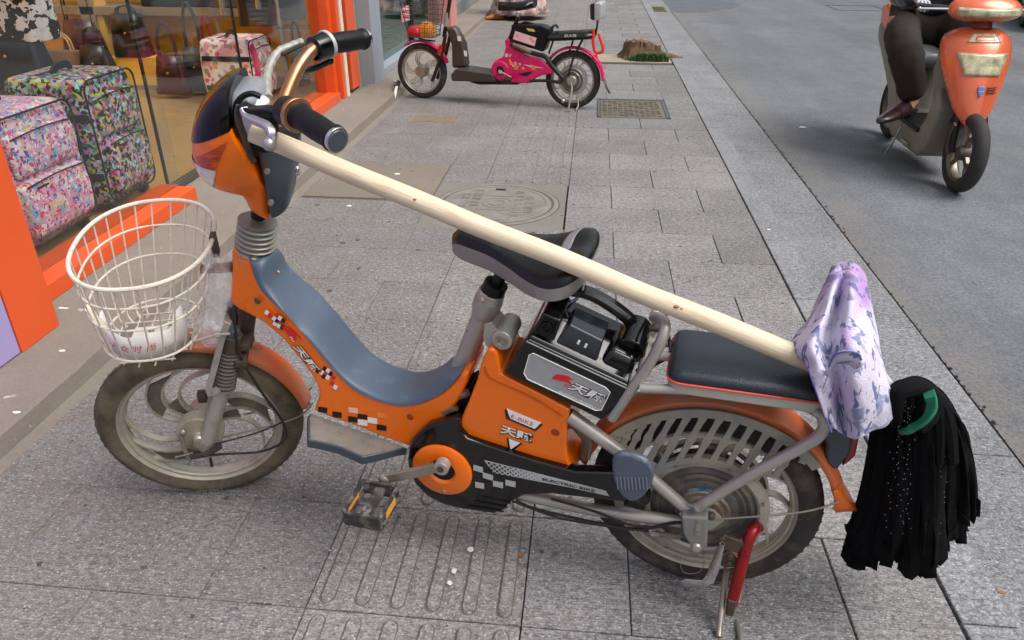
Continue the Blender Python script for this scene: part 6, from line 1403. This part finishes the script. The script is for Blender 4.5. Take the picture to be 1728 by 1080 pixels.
# ================================================================ PEOPLE
def skinned(name,J,E_,mt,par,root,sub=2,F=WF):
    me=bpy.data.meshes.new(name); off=parent_off(par); bm=bmesh.new(); L_=bm.verts.layers.skin.verify(); vs={}
    for k,(p,r) in J.items():
        v=bm.verts.new(F(*p)-off); rr=r if isinstance(r,tuple) else (r,r); v[L_].radius=rr; v[L_].use_root=(k==root); vs[k]=v
    for a,b in E_: bm.edges.new((vs[a],vs[b]))
    bm.to_mesh(me); bm.free(); me.materials.append(mt); o=bpy.data.objects.new(name,me); sc.collection.objects.link(o); o.parent=par
    d=o.modifiers.new('skin','SKIN'); d.use_smooth_shade=True; d.branch_smoothing=.6; s=o.modifiers.new('sub','SUBSURF'); s.levels=sub; s.render_levels=sub; return o
def chain(*n): return list(zip(n,n[1:]))
M_skin=mat('skin',rgb(196,142,112),.5,var=.06,sss=.1); M_hair=mat('black hair',rgb(20,17,16),.5,var=.3,vs=60,stretch=(1,1,.2)); M_trous=mat('dark brown trousers',rgb(40,31,25),.85,var=.2,vs=8,bump=.5,bs=22); M_jack=mat('black leather jacket',rgb(22,26,34),.35,var=.2,vs=10,bump=.5,bs=30,coat=.15); M_shoe=mat('maroon leather shoe',rgb(52,34,34),.3,var=.2,coat=.3)
def headmesh(F,c,par,r=.1):
    m=MB(F); rings=[]
    for i in range(15):
        p=-PI/2+PI*i/14; rings.append([(c[0]-r*.95*math.cos(p)*math.cos(2*PI*j/20)*(1.0)-(.012 if abs(i-7)<2 and j in(0,) else 0)-(.006 if i<5 and j in(0,1,19) else 0),c[1]+r*.78*math.cos(p)*math.sin(2*PI*j/20)*(1-.15*max(0,-math.sin(p))),c[2]+r*1.2*math.sin(p)) for j in range(20)])
    m.grid(rings); h=m.build('head',M_skin,par,sub=1)
    for s in(-1,1):
        m=MB(F); m.ball((c[0]-r*.86,c[1]+s*.032,c[2]+.008),.011,6,.6,1,.6); m.build('eye',mat('eye',rgb(235,230,225),.3),h); m=MB(F); m.ball((c[0]-r*.92,c[1]+s*.032,c[2]+.008),.006,6,.5,1,1); m.build('pupil',M_dkprint,h)
        m=MB(F); m.ball((c[0]+.005,c[1]+s*r*.8,c[2]-.005),.028,7,.6,.35,1); m.build('ear',M_skin,h)
    m=MB(F); m.tube(cr([(c[0]-r*.93,c[1],c[2]+.015),(c[0]-r*1.16,c[1],c[2]-.025),(c[0]-r*.95,c[1],c[2]-.034)],4),[.008,.013,.010],8); m.build('nose',M_skin,h)
    m=MB(F); m.tube([(c[0]-r*.9,c[1]-.022,c[2]-.058),(c[0]-r*.97,c[1],c[2]-.056),(c[0]-r*.9,c[1]+.022,c[2]-.058)],.006,7); m.build('mouth',mat('lips',rgb(160,90,84),.5),h)
    m=MB(F); rings=[]
    for i in range(9):
        p=lerp(-.15,PI/2,i/8); rings.append([(c[0]+.012-r*1.04*math.cos(p)*math.cos(2*PI*j/20)*(.86 if j in(0,1,2,18,19) and i<4 else 1),c[1]+r*.86*math.cos(p)*math.sin(2*PI*j/20),c[2]+r*1.28*math.sin(p)+(.05 if j in(0,1,2,18,19) and i<3 else 0)) for j in range(20)])
    m.grid(rings); m.build('hair',M_hair,h,sub=1); return h
def hand(F,wr,dirv,curl,par,side,mt=None):
    wr=Vector(wr); d=Vector(dirv).normalized(); up=Vector((0,0,1)); sdv=d.cross(up).normalized()*side; nn=sdv.cross(d).normalized()
    J={'w':(wr,.020),'p':(wr+d*.05,(.022,.016)),'k':(wr+d*.085,(.022,.014))}; E_=[('w','p'),('p','k')]
    for i in range(4):
        b=wr+d*.085+sdv*(-.027+.018*i); L_=[.033,.038,.036,.028][i]; dn=-up; f1=b+d*L_*.7+dn*L_*.25; f2=f1+d*L_*.25+dn*L_*.65; f3=f2-d*L_*.4+dn*L_*.35
        for k,q in enumerate((b,f1,f2,f3)): J[f'f{i}{k}']=(q,.0088-.0008*k)
        E_+=[('p',f'f{i}0')]+chain(f'f{i}0',f'f{i}1',f'f{i}2',f'f{i}3')
    t0=wr+d*.03-sdv*.026; t1=t0+d*.03-sdv*.012-up*.01; t2=t1+d*.018+sdv*.01-up*.018
    J['t0'],J['t1'],J['t2']=(t0,.010),(t1,.0095),(t2,.008); E_+=[('w','t0')]+chain('t0','t1','t2')
    return skinned('hand',J,E_,mt or M_skin,par,'w',1,F)
# ================================================================ SCOOTER AND RIDER
SC=bikeframe(2.055,5.38,R(88.6),0,-.1); 
if SC.y.x<0: SC=Frame(SC.o,SC.a,-SC.y,SC.v)
scoot=thing('motor_scooter',(2.05,4.85,-.1),'orange and olive grey motor scooter being ridden along the street','motor scooter')
M_so=mat('salmon orange paint',rgb(222,108,72),.25,.2,var=.06,coat=.4,dirt=rgb(200,120,95),dam=.1,ds=12); M_ol=mat('olive grey plastic',rgb(132,128,116),.4,var=.1,dirt=rgb(90,84,74),dam=.15); M_lens=mat('yellowed lens',rgb(178,172,140),.12,var=.5,vs=26,coat=.6)
for cx,nm in((-1.165,'front_wheel'),(0,'rear_wheel')):
    m=MB(SC); m.lathe((cx,0,.21),[(.001,-.04),(.035,-.04),(.04,-.02),(.04,.02),(.035,.04),(.001,.04)],24); wh=m.build(nm,M_motor,scoot)
    tyre_rim(SC,(cx,0,.21),wh,.21,.15,.042,mat('scooter tyre',rgb(46,45,45),.8,var=.15,bump=.4,bs=80),mat('grey bronze rim',rgb(120,112,100),.4,.5),lug=False)
    m=MB(SC)
    for k in range(3):
        t=R(95+120*k); p0=[(cx+.004*math.cos(t),0,.21+.004*math.sin(t)),(cx+.075*math.cos(t+.1),0,.21+.075*math.sin(t+.1))]
        m.bar(p0,.016,.012,up=(0,1,0))
        for s in(-1,1): m.bar(cr([p0[1],(cx+.105*math.cos(t+.1+.28*s),0,.21+.105*math.sin(t+.1+.28*s)),(cx+.134*math.cos(t+.1+.30*s),0,.21+.134*math.sin(t+.1+.30*s))],3),.009,.010,up=(0,1,0))
    m.build('spokes',_mc['grey bronze rim'],wh)
m=MB(SC)
for s in(-1,1): m.tube([(-1.165,.07*s,.21),(-1.12,.07*s,.36),(-1.05,.06*s,.50)],[.016,.02,.02],10)
fk=m.build('fork',M_blackm,scoot); m=MB(SC); m.bar([(-1.16,-.085,.20),(-1.13,-.085,.24),(-1.13,-.085,.33),(-1.15,-.085,.36)],.012,.006,up=(0,1,0)); m.build('fork_link',M_rust,fk)
guard(SC,(-1.165,0,.21),.228,R(30),R(84),.045,M_blackm,scoot,n=12)
# front apron
ap=[(.335,-1.16,.015,.01),(.37,-1.165,.055,.03),(.43,-1.155,.095,.05),(.50,-1.14,.122,.07),(.57,-1.12,.148,.09),(.64,-1.095,.168,.10),(.71,-1.065,.176,.11),(.765,-1.03,.162,.10),(.80,-.99,.12,.07),(.815,-.96,.05,.03)]
def apring(z,af,hw,dp,k=0):
    o=[]
    for i in range(17):
        t=-PI/2+PI*i/16; y=(hw+k)*math.sin(t); a=af-k+dp*(1-math.cos(t))**1.0*1.2; o.append((a,y,z))
    return o
apx=[cr([(a[0],a[1],0) for a in ap],4),cr([(a[2],a[3],0) for a in ap],4)]
m=MB(SC); m.grid([apring(p.x,p.y,q.x,q.y) for p,q in zip(*apx)],False,False); apr=m.build('front_apron',M_so,scoot,solid=.006)
m=MB(SC); m.grid([[(-.93+.02*abs(y)*5,y*k,z) for y in(-.16,-.08,0,.08,.16)] for z,k in((.28,.5),(.4,.8),(.6,1.05),(.78,1))],False,False); m.build('inner_leg_shield',M_ol,scoot,solid=.02)
def appatch(name,mt,z0,z1,w0,w1,n=8,par=apr,k=.006,yc=0):
    rg=[]
    for i in range(n+1):
        z=lerp(z0,z1,i/n); hwx=lerp(w0,w1,i/n)
        for u in range(len(apx[0])-1):
            if apx[0][u].x<=z<=apx[0][u+1].x+1e-6: f=(z-apx[0][u].x)/(apx[0][u+1].x-apx[0][u].x); P=apx[0][u].lerp(apx[0][u+1],f); Q=apx[1][u].lerp(apx[1][u+1],f); break
        r=[]
        for j in range(13):
            y=yc+lerp(-hwx,hwx,j/12); t=math.asin(max(-1,min(1,y/(Q.x+k)))); r.append((P.y-k+Q.y*(1-math.cos(t))*1.2,y,z))
        rg.append(r)
    m=MB(SC); m.grid(rg,False,False); return m.build(name,mt,par,solid=.004)
appatch('headlamp',M_lens,.60,.705,.085,.128); appatch('badge_ring',M_lens,.755,.795,.085,.055); appatch('badge_centre',M_so,.765,.782,.05,.04,k=.008)
appatch('emblem',mat('blue shield emblem',rgb(90,120,185),.3),.50,.53,.003,.015,k=.008); appatch('emblem',_mc['blue shield emblem'],.53,.552,.015,.014,k=.008)
for z in(.545,.533,.521): appatch('print_line',M_dkprint,z,z+.004,.026,.026,n=1,k=.0075,yc=.058)
# wrap of clear tape across the apron
# handlebar cowl
m=MB(SC); rings=[]
for z,hw,d,ac in((.845,.11,.05,-.93),(.865,.165,.08,-.94),(.89,.19,.10,-.94),(.93,.18,.10,-.92),(.965,.13,.08,-.9),(.98,.06,.05,-.89)):
    rings.append([(ac+d*math.cos(2*PI*j/24),hw*math.sin(2*PI*j/24),z) for j in range(24)])
m.grid(rings); hc2=m.build('handlebar_cowl',M_so,scoot,sub=1)
m=MB(SC); rg=[]
for z,hw,d,ac in((.868,.15,.086,-.941),(.885,.165,.103,-.942),(.905,.17,.107,-.938),(.918,.16,.107,-.93)): rg.append([(ac+d*math.cos(t),hw*1.05*math.sin(t),z) for t in [PI-1.1+2.2*j/14 for j in range(15)]])
m.grid(rg,False,False); m.build('cowl_lamp',M_lens,hc2,solid=.004)
m=MB(SC); m.tube([(-.95,0,.80),(-.92,0,.86)],.05,16); m.tube([(-.96,0,.5),(-.94,0,.82)],.03,12); m.build('steering_neck',mat('dark red neck',rgb(110,44,38),.5),scoot)
for s in(-1,1):
    m=MB(SC); m.tube([(-.90,.13*s,.90),(-.84,.31*s,.91)],.016,12); gg=m.build('grip',M_rubd,scoot); m=MB(SC); m.tube([(-.93,.15*s,.905),(-.93,.32*s,.905)],.006,8); m.ball((-.93,.325*s,.905),.010,6); m.build('brake_lever',M_chrome,gg)
    m=MB(SC); m.tube(cr([(-.90,.15*s,.93),(-.90,.2*s,1.05),(-.9,.24*s,1.12)],4),.006,8); mr=m.build('mirror',M_bk,scoot); m=MB(SC); m.ball((-.9,.26*s,1.15),.055,10,.3,1.1,.8); m.build('mirror_head',M_bk,mr)
# body
sb=[(-1.0,.40),(-.93,.16),(-.86,.10),(-.40,.10),(-.28,.16),(-.16,.34),(.02,.46),(.26,.60),(.30,.72),(.0,.62),(-.22,.54),(-.34,.40),(-.42,.26),(-.78,.24),(-.86,.32),(-.92,.52)]
m=MB(SC); m.prism(sb,-.135,.135); bd=m.build('body_shell',M_ol,scoot,bevel=.03,seg=3)
m=MB(SC); m.box(-.84,-.42,-.15,.15,.235,.262); m.build('floor_mat',M_blackm,bd,bevel=.005)
m=MB(SC); m.prism([(.05,.60),(.30,.66),(.36,.80),(.24,.84),(.05,.74)],-.12,.12); m.build('tail_cowl',M_so,bd,bevel=.03,seg=3)
m=MB(SC); m.box(-.76,-.62,-.1455-.003,-.1455,.13,.15); m.build('side_trim',M_lens,bd)
rings=[]
for a,hw,zt,zb in((-.44,.07,.60,.54),(-.40,.11,.625,.52),(-.2,.13,.64,.52),(.0,.13,.65,.54),(.15,.13,.70,.58),(.25,.09,.71,.62)):
    rings.append([(a,-hw*math.cos(PI*i/8),zb+(zt-zb)*math.sin(PI*i/8)**.5) for i in range(9)]+[(a,0,zb-.01)])
m=MB(SC); m.grid(rings); m.build('seat',mat('grey black seat vinyl',rgb(110,112,114),.3,var=.6,vs=7),scoot,sub=1)
m=MB(SC); m.tube(cr([(-.62,-.16,.22),(-.6,-.175,.12),(-.58,-.2,.03)],4),.006,8); m.build('side_stand',M_chrome,scoot)
# rider
rd=thing('person',(2.0,5.1,.12),'person in black leather jacket and brown trousers sitting on the moving scooter','person')
J={'hip':((-.10,0,.74),(.12,.10)),'belly':((-.15,0,.89),(.14,.11)),'chest':((-.19,0,1.08),(.15,.105)),'neck0':((-.22,0,1.23),.07),'neck':((-.24,0,1.31),.048)}
E_=chain('hip','belly','chest','neck0','neck')
for s,n in((-1,'r'),(1,'l')):
    J.update({n+'h':((-.12,.10*s,.73),.092),n+'t':((-.33,.18*s,.70),.085),n+'k':((-.54,.215*s,.645),.066),n+'c':((-.55,.15*s,.49),.056),n+'a':((-.55,.10*s,.36),.04),n+'s':((-.19,.17*s,1.19),.07),n+'e':((-.42,.30*s,.94),.048),n+'w':((-.72,.28*s,.935),.030),
      n+'f':((-.60,.15*s,.300),.030),n+'b':((-.66,.20*s,.290),.022)})
    E_+=[('hip',n+'h')]+chain(n+'h',n+'t',n+'k',n+'c',n+'a',n+'f',n+'b')+[('neck0',n+'s')]+chain(n+'s',n+'e',n+'w')
bdm=skinned('body',J,E_,M_skin,rd,'hip',2,SC)
def off_(keys,k,rt,name,mt,edges,over={},sub=2):
    JJ={q:(J[q][0],tuple(x+k for x in J[q][1]) if isinstance(J[q][1],tuple) else J[q][1]+k) for q in keys}; JJ.update(over); return skinned(name,JJ,edges,mt,rd,rt,sub,SC)
tk=['hip']+[n+x for n in 'rl' for x in 'htkca']; te=[('hip','rh'),('hip','lh')]+[e for n in 'rl' for e in chain(n+'h',n+'t',n+'k',n+'c',n+'a')]
ov={}
for n,s in(('r',-1),('l',1)): ov[n+'c']=(J[n+'c'][0],.092); ov[n+'a']=((J[n+'a'][0][0],J[n+'a'][0][1],.34),.082); ov[n+'k']=(J[n+'k'][0],.105)
tro=off_(tk,.022,'hip','trousers',M_trous,te,ov,sub=3)
def folds(o,st,sz):
    tx=bpy.data.textures.new('folds','CLOUDS'); tx.noise_scale=sz; tx.noise_depth=3; d=o.modifiers.new('folds','DISPLACE'); d.texture=tx; d.strength=st; d.mid_level=.5; d.texture_coords='LOCAL'
folds(tro,.020,.05)
jk=['hip','belly','chest','neck0']+[n+x for n in 'rl' for x in 'sew']; je=chain('hip','belly','chest','neck0')+[e for n in 'rl' for e in [('neck0',n+'s')]+chain(n+'s',n+'e',n+'w')]
folds(off_(jk,.024,'chest','jacket',M_jack,je,{'hip':((-.15,0,.775),(.20,.125))},3),.02,.09)
for s,n in((-1,'r'),(1,'l')):
    q=J[n+'f'][0]; y=q[1]; m=MB(SC); rings=[]
    for a,hw,h in((-.49,.030,.05),(-.51,.044,.10),(-.58,.046,.105),(-.67,.050,.075),(-.76,.052,.056),(-.83,.042,.046),(-.87,.018,.03)):
        rings.append([(lerp(-.53,a,.82)-hw*.45*math.cos(2*PI*i/14)*s*-1,.10*s+(-.53-a)*(.75*s if s<0 else .08)+hw*.9*math.cos(2*PI*i/14),.264+h*.5+h*.5*math.sin(2*PI*i/14)) for i in range(14)])
    m.grid(rings); m.build('shoe',M_shoe,rd,sub=1)
    hand(SC,(-.735,.275*s,.94),(-1,.02*s,-.12),0,rd,s,mat('white glove' if s<0 else 'dark glove',rgb(196,200,206) if s<0 else rgb(40,36,34),.6))
headmesh(SC,(-.28,0,1.42),rd,.098)
# ================================================================ PEDESTRIAN far up the pavement
PF=Frame((-1.0,11.0,0),(math.cos(.3),math.sin(.3),0),(-math.sin(.3),math.cos(.3),0),(0,0,1))
pd_=thing('person',(-1.0,11,0),'person in a long pink and grey floral skirt walking on the far pavement','person')
J={'hip':((0,0,.92),(.13,.10)),'waist':((0,0,1.08),(.11,.085)),'chest':((0,0,1.28),(.13,.09)),'neck0':((0,0,1.40),.06),'neck':((0,0,1.50),.04)}
E_=chain('hip','waist','chest','neck0','neck')
for s,n in((-1,'r'),(1,'l')):
    J.update({n+'h':((0,.08*s,.88),.085),n+'k':((-.05-.05*s,.09*s,.48),.055),n+'a':((.05*s-.05,.09*s,.09),.035),n+'f':((.05*s-.15,.09*s,.035),.028),n+'s':((0,.17*s,1.38),.055),n+'e':((.04,.23*s,1.12),.036),n+'w':((-.06,.24*s,.90),.025)})
    E_+=[('hip',n+'h')]+chain(n+'h',n+'k',n+'a',n+'f')+[('neck0',n+'s')]+chain(n+'s',n+'e',n+'w')
skinned('body',J,E_,M_skin,pd_,'hip',2,PF)
m=MB(PF); rings=[]
for i in range(14):
    t=i/13; z=lerp(.07,1.05,t); rr_=lerp(.34,.15,t**.75); rings.append([((rr_+.035*(1-t)*math.sin(9*2*PI*j/72+t*2))*1.15*math.cos(2*PI*j/72),(rr_+.035*(1-t)*math.sin(9*2*PI*j/72+t*2))*math.sin(2*PI*j/72),z) for j in range(72)])
m.grid(rings,cap=False); m.build('skirt',pattern('floral skirt cloth',[rgb(190,160,150),rgb(150,135,140),rgb(206,170,160),rgb(120,108,112),rgb(200,180,170)],22,.8,dist=.08),pd_,solid=.004)
skinned('blouse',{k:(J[k][0],tuple(x+.015 for x in J[k][1]) if isinstance(J[k][1],tuple) else J[k][1]+.014) for k in('waist','chest','neck0','rs','re','rw','ls','le','lw')},chain('waist','chest','neck0')+[('neck0','rs'),('rs','re'),('re','rw'),('neck0','ls'),('ls','le'),('le','lw')],mat('grey blouse',rgb(120,110,112),.8),pd_,'chest',2,PF)
for s,n in((-1,'r'),(1,'l')):
    q=J[n+'f'][0]; m=MB(PF); rings=[]
    for a,hw,h in((.13,.02,.04),(.10,.034,.08),(.02,.038,.085),(-.06,.042,.06),(-.11,.036,.045),(-.14,.014,.03)): rings.append([(q[0]-.03+a-(.14 if s<0 else 0),q[1]+hw*math.cos(2*PI*i/12),.002+h*.5+h*.5*math.sin(2*PI*i/12)) for i in range(12)])
    m.grid(rings); m.build('shoe',mat('ochre shoe',rgb(190,125,50),.5,dirt=rgb(60,50,45),dam=.3,ds=12),pd_)
    hand(PF,Vector(J[n+'w'][0]),(-.1,0,-1) if 0 else (-.6,0,-.6),0,pd_,s)
headmesh(PF,(-.01,0,1.60),pd_,.095)
# ================================================================ BLACK CAR at the far right
ca=Vector((1.24,4.5,0)).normalized(); cn=Vector((ca.y,-ca.x,0)); CFm=Frame(Vector((5.63,11.08,-.1))+cn*.95-ca*.1,ca,-cn,(0,0,1))
car=thing('car',CFm(2,0,0),'black car at the top right edge of the street','car'); M_car=mat('black car paint',rgb(14,14,16),.15,var=.05,coat=.8)
m=MB(CFm); rings=[]
for a,zt,hw in((0,.42,.72),(.05,.60,.80),(.3,.72,.86),(1.0,.82,.89),(1.3,.86,.89),(3.4,.88,.89),(4.1,.86,.87),(4.35,.7,.82),(4.42,.45,.74)):
    rings.append([(a,-hw*.96,.22),(a,-hw,.35),(a,-hw*.99,zt-.15),(a,-hw*.9,zt),(a,0,zt+.04),(a,hw*.9,zt),(a,hw*.99,zt-.15),(a,hw,.35),(a,hw*.96,.22),(a,0,.2)])
m.grid(rings); cb=m.build('body',M_car,car,sub=1)
m=MB(CFm); rings=[]
for a,zt,hw in((1.15,.86,.80),(1.75,1.32,.66),(2.2,1.42,.64),(3.2,1.40,.64),(3.95,.9,.76)): rings.append([(a,-hw-.06,.84),(a,-hw,zt-.06),(a,-hw*.85,zt),(a,hw*.85,zt),(a,hw,zt-.06),(a,hw+.06,.84)])
m.grid(rings); m.build('windows',mat('dark car glass',rgb(18,22,26),.05,coat=.5),car)
for a in(.8,3.55):
    for s in(-1,1):
        m=MB(CFm); m.lathe((a,s*.80,.31),[(.20,-.1),(.29,-.1),(.31,-.06),(.31,.06),(.29,.1),(.20,.1)],32,closedp=True); wl=m.build('wheel',M_rubd,car); m=MB(CFm); m.lathe((a,s*.80,.31),[(.001,-.07),(.05,-.085),(.19,-.08),(.205,-.09),(.205,.09),(.19,.08),(.05,.085),(.001,.07)],28); m.build('rim',M_silver,wl)
for s in(-1,1): m=MB(CFm); m.ball((.1,s*.6,.58),.1,8,.5,1.3,.5); m.build('headlight',M_lens,car)
m=MB(CFm); m.box(-.02,0.0,-.22,.22,.34,.44); m.build('bumper_grille',M_gap,car)
# ================================================================ TREE STUMP, PIT, GRASS
m=MB(); m.box(XC+.003,.772,7.62,8.22,-.02,-.004); m.build('tree_pit',surf('pale sandy soil',rgb(158,146,128),conc),None,smooth=False,**ST)
m=MB(); rings=[]; random.seed(6)
for i in range(9):
    t=i/8; z=lerp(-.02,.155,t); r=[]
    for j in range(48):
        a=2*PI*j/48; d=Vector((math.cos(a),math.sin(a),0)); n=noise.noise(Vector((d.x*1.6,d.y*1.6,t*.8+3)))*.06+noise.noise(Vector((d.x*6,d.y*6,t*2)))*.03
        R_=lerp(.20,.13,t**.6)+n+(.05*max(0,math.cos(a-.2))*(1-t)); r.append((.48+R_*1.25*math.cos(a),7.93+R_*.9*math.sin(a),z+(noise.noise(d*3)*.03 if i>4 else 0)-(.05*max(0,math.cos(a)) if i>3 else 0)))
    rings.append(r)
rings.append([(.48+(x-.48)*.5,7.93+(y-7.93)*.5,z-.012) for x,y,z in rings[-1]])
m.grid(rings); stp=m.build('tree_stump',mat('weathered stump wood',rgb(112,88,62),.85,var=.4,vs=14,dirt=rgb(62,50,40),dam=.45,ds=18,bump=1,bs=40,stretch=(1,1,2.5)),None,ang=30,**T('weathered cut tree stump in its pit beside the kerb','tree stump'))
m=MB(); rings=[]
for i in range(12):
    t=i/11; x=lerp(.60,.90,t); rings.append([(x,7.93-.1*math.cos(a)*(1-.6*t),.0+.075*(1-t)**.8*math.sin(a)+.012*noise.noise(Vector((x*20,a*2,0)))) for a in [PI*k/8 for k in range(9)]])
m.grid(rings,False,False); m.build('root',_mc['weathered stump wood'],stp)
m=MB(); random.seed(17)
for i in range(1700):
    cx=random.choice([random.gauss(.50,.06),random.gauss(.64,.05),random.gauss(.57,.08)]); cy=random.gauss(7.73,.035); h=random.uniform(.02,.085)*(1 if abs(cx-.52)<.08 or abs(cx-.66)<.06 else .6)
    if cx>.75 or cy<7.65: continue
    h=h; a=random.uniform(0,6.28); l=random.uniform(.1,.6)*h; w=.004
    d=Vector((math.cos(a),math.sin(a),0)); sd_=Vector((-d.y,d.x,0))*w; b=Vector((cx,cy,-.004)); m.add([b-sd_,b+sd_,b+d*l*.5+Vector((0,0,h*.7))+sd_*.8,b+d*l*.5+Vector((0,0,h*.7))-sd_*.8,b+d*l*1.3+Vector((0,0,h))],[(0,1,2,3),(3,2,4)])
m.build('grass',mat('pit grass',rgb(62,92,44),.7,var=.45,vs=40),None,kind='stuff',smooth=False,label='small green grass tufts in front of the tree stump')
# storm drain and road cover
m=MB(); m.box(.90,1.16,13.0,13.7,-.1,-.088); dg=m.build('storm_drain',mat('mossy iron',rgb(92,88,52),.8,var=.4,vs=10),None,smooth=False,**T('mossy storm drain grate in the gutter at the top of the picture','drain'))
for k in range(6): m=MB(); m.box(.93+k*.036,.945+k*.036,13.1,13.6,-.088,-.085); m.build('slot',M_gap,dg)
m=MB(); m.box(3.95,4.75,13.6,13.62,-.1035,-.101); m.box(3.95,4.75,14.38,14.4,-.1035,-.101); m.box(3.95,3.97,13.62,14.38,-.1035,-.101); m.box(4.73,4.75,13.62,14.38,-.1035,-.101); m.build('road_cover',M_joint,None,smooth=False,**T('faint rectangular cover frame set in the asphalt far up the street','road cover'))
m=MB(); pts=cr([Vector(p) for p in ((1.3,13.0,0),(1.9,13.3,0),(2.5,14.2,0),(2.3,15.4,0),(1.5,15.6,0),(1.25,14.5,0))],5,True); m.plate([(p.x,p.y) for p in pts],-.1038,-.1025); m.build('wet_patch',mat('wet asphalt',rgb(70,76,86),.35,var=.2,vs=3),None,smooth=False,**ST)
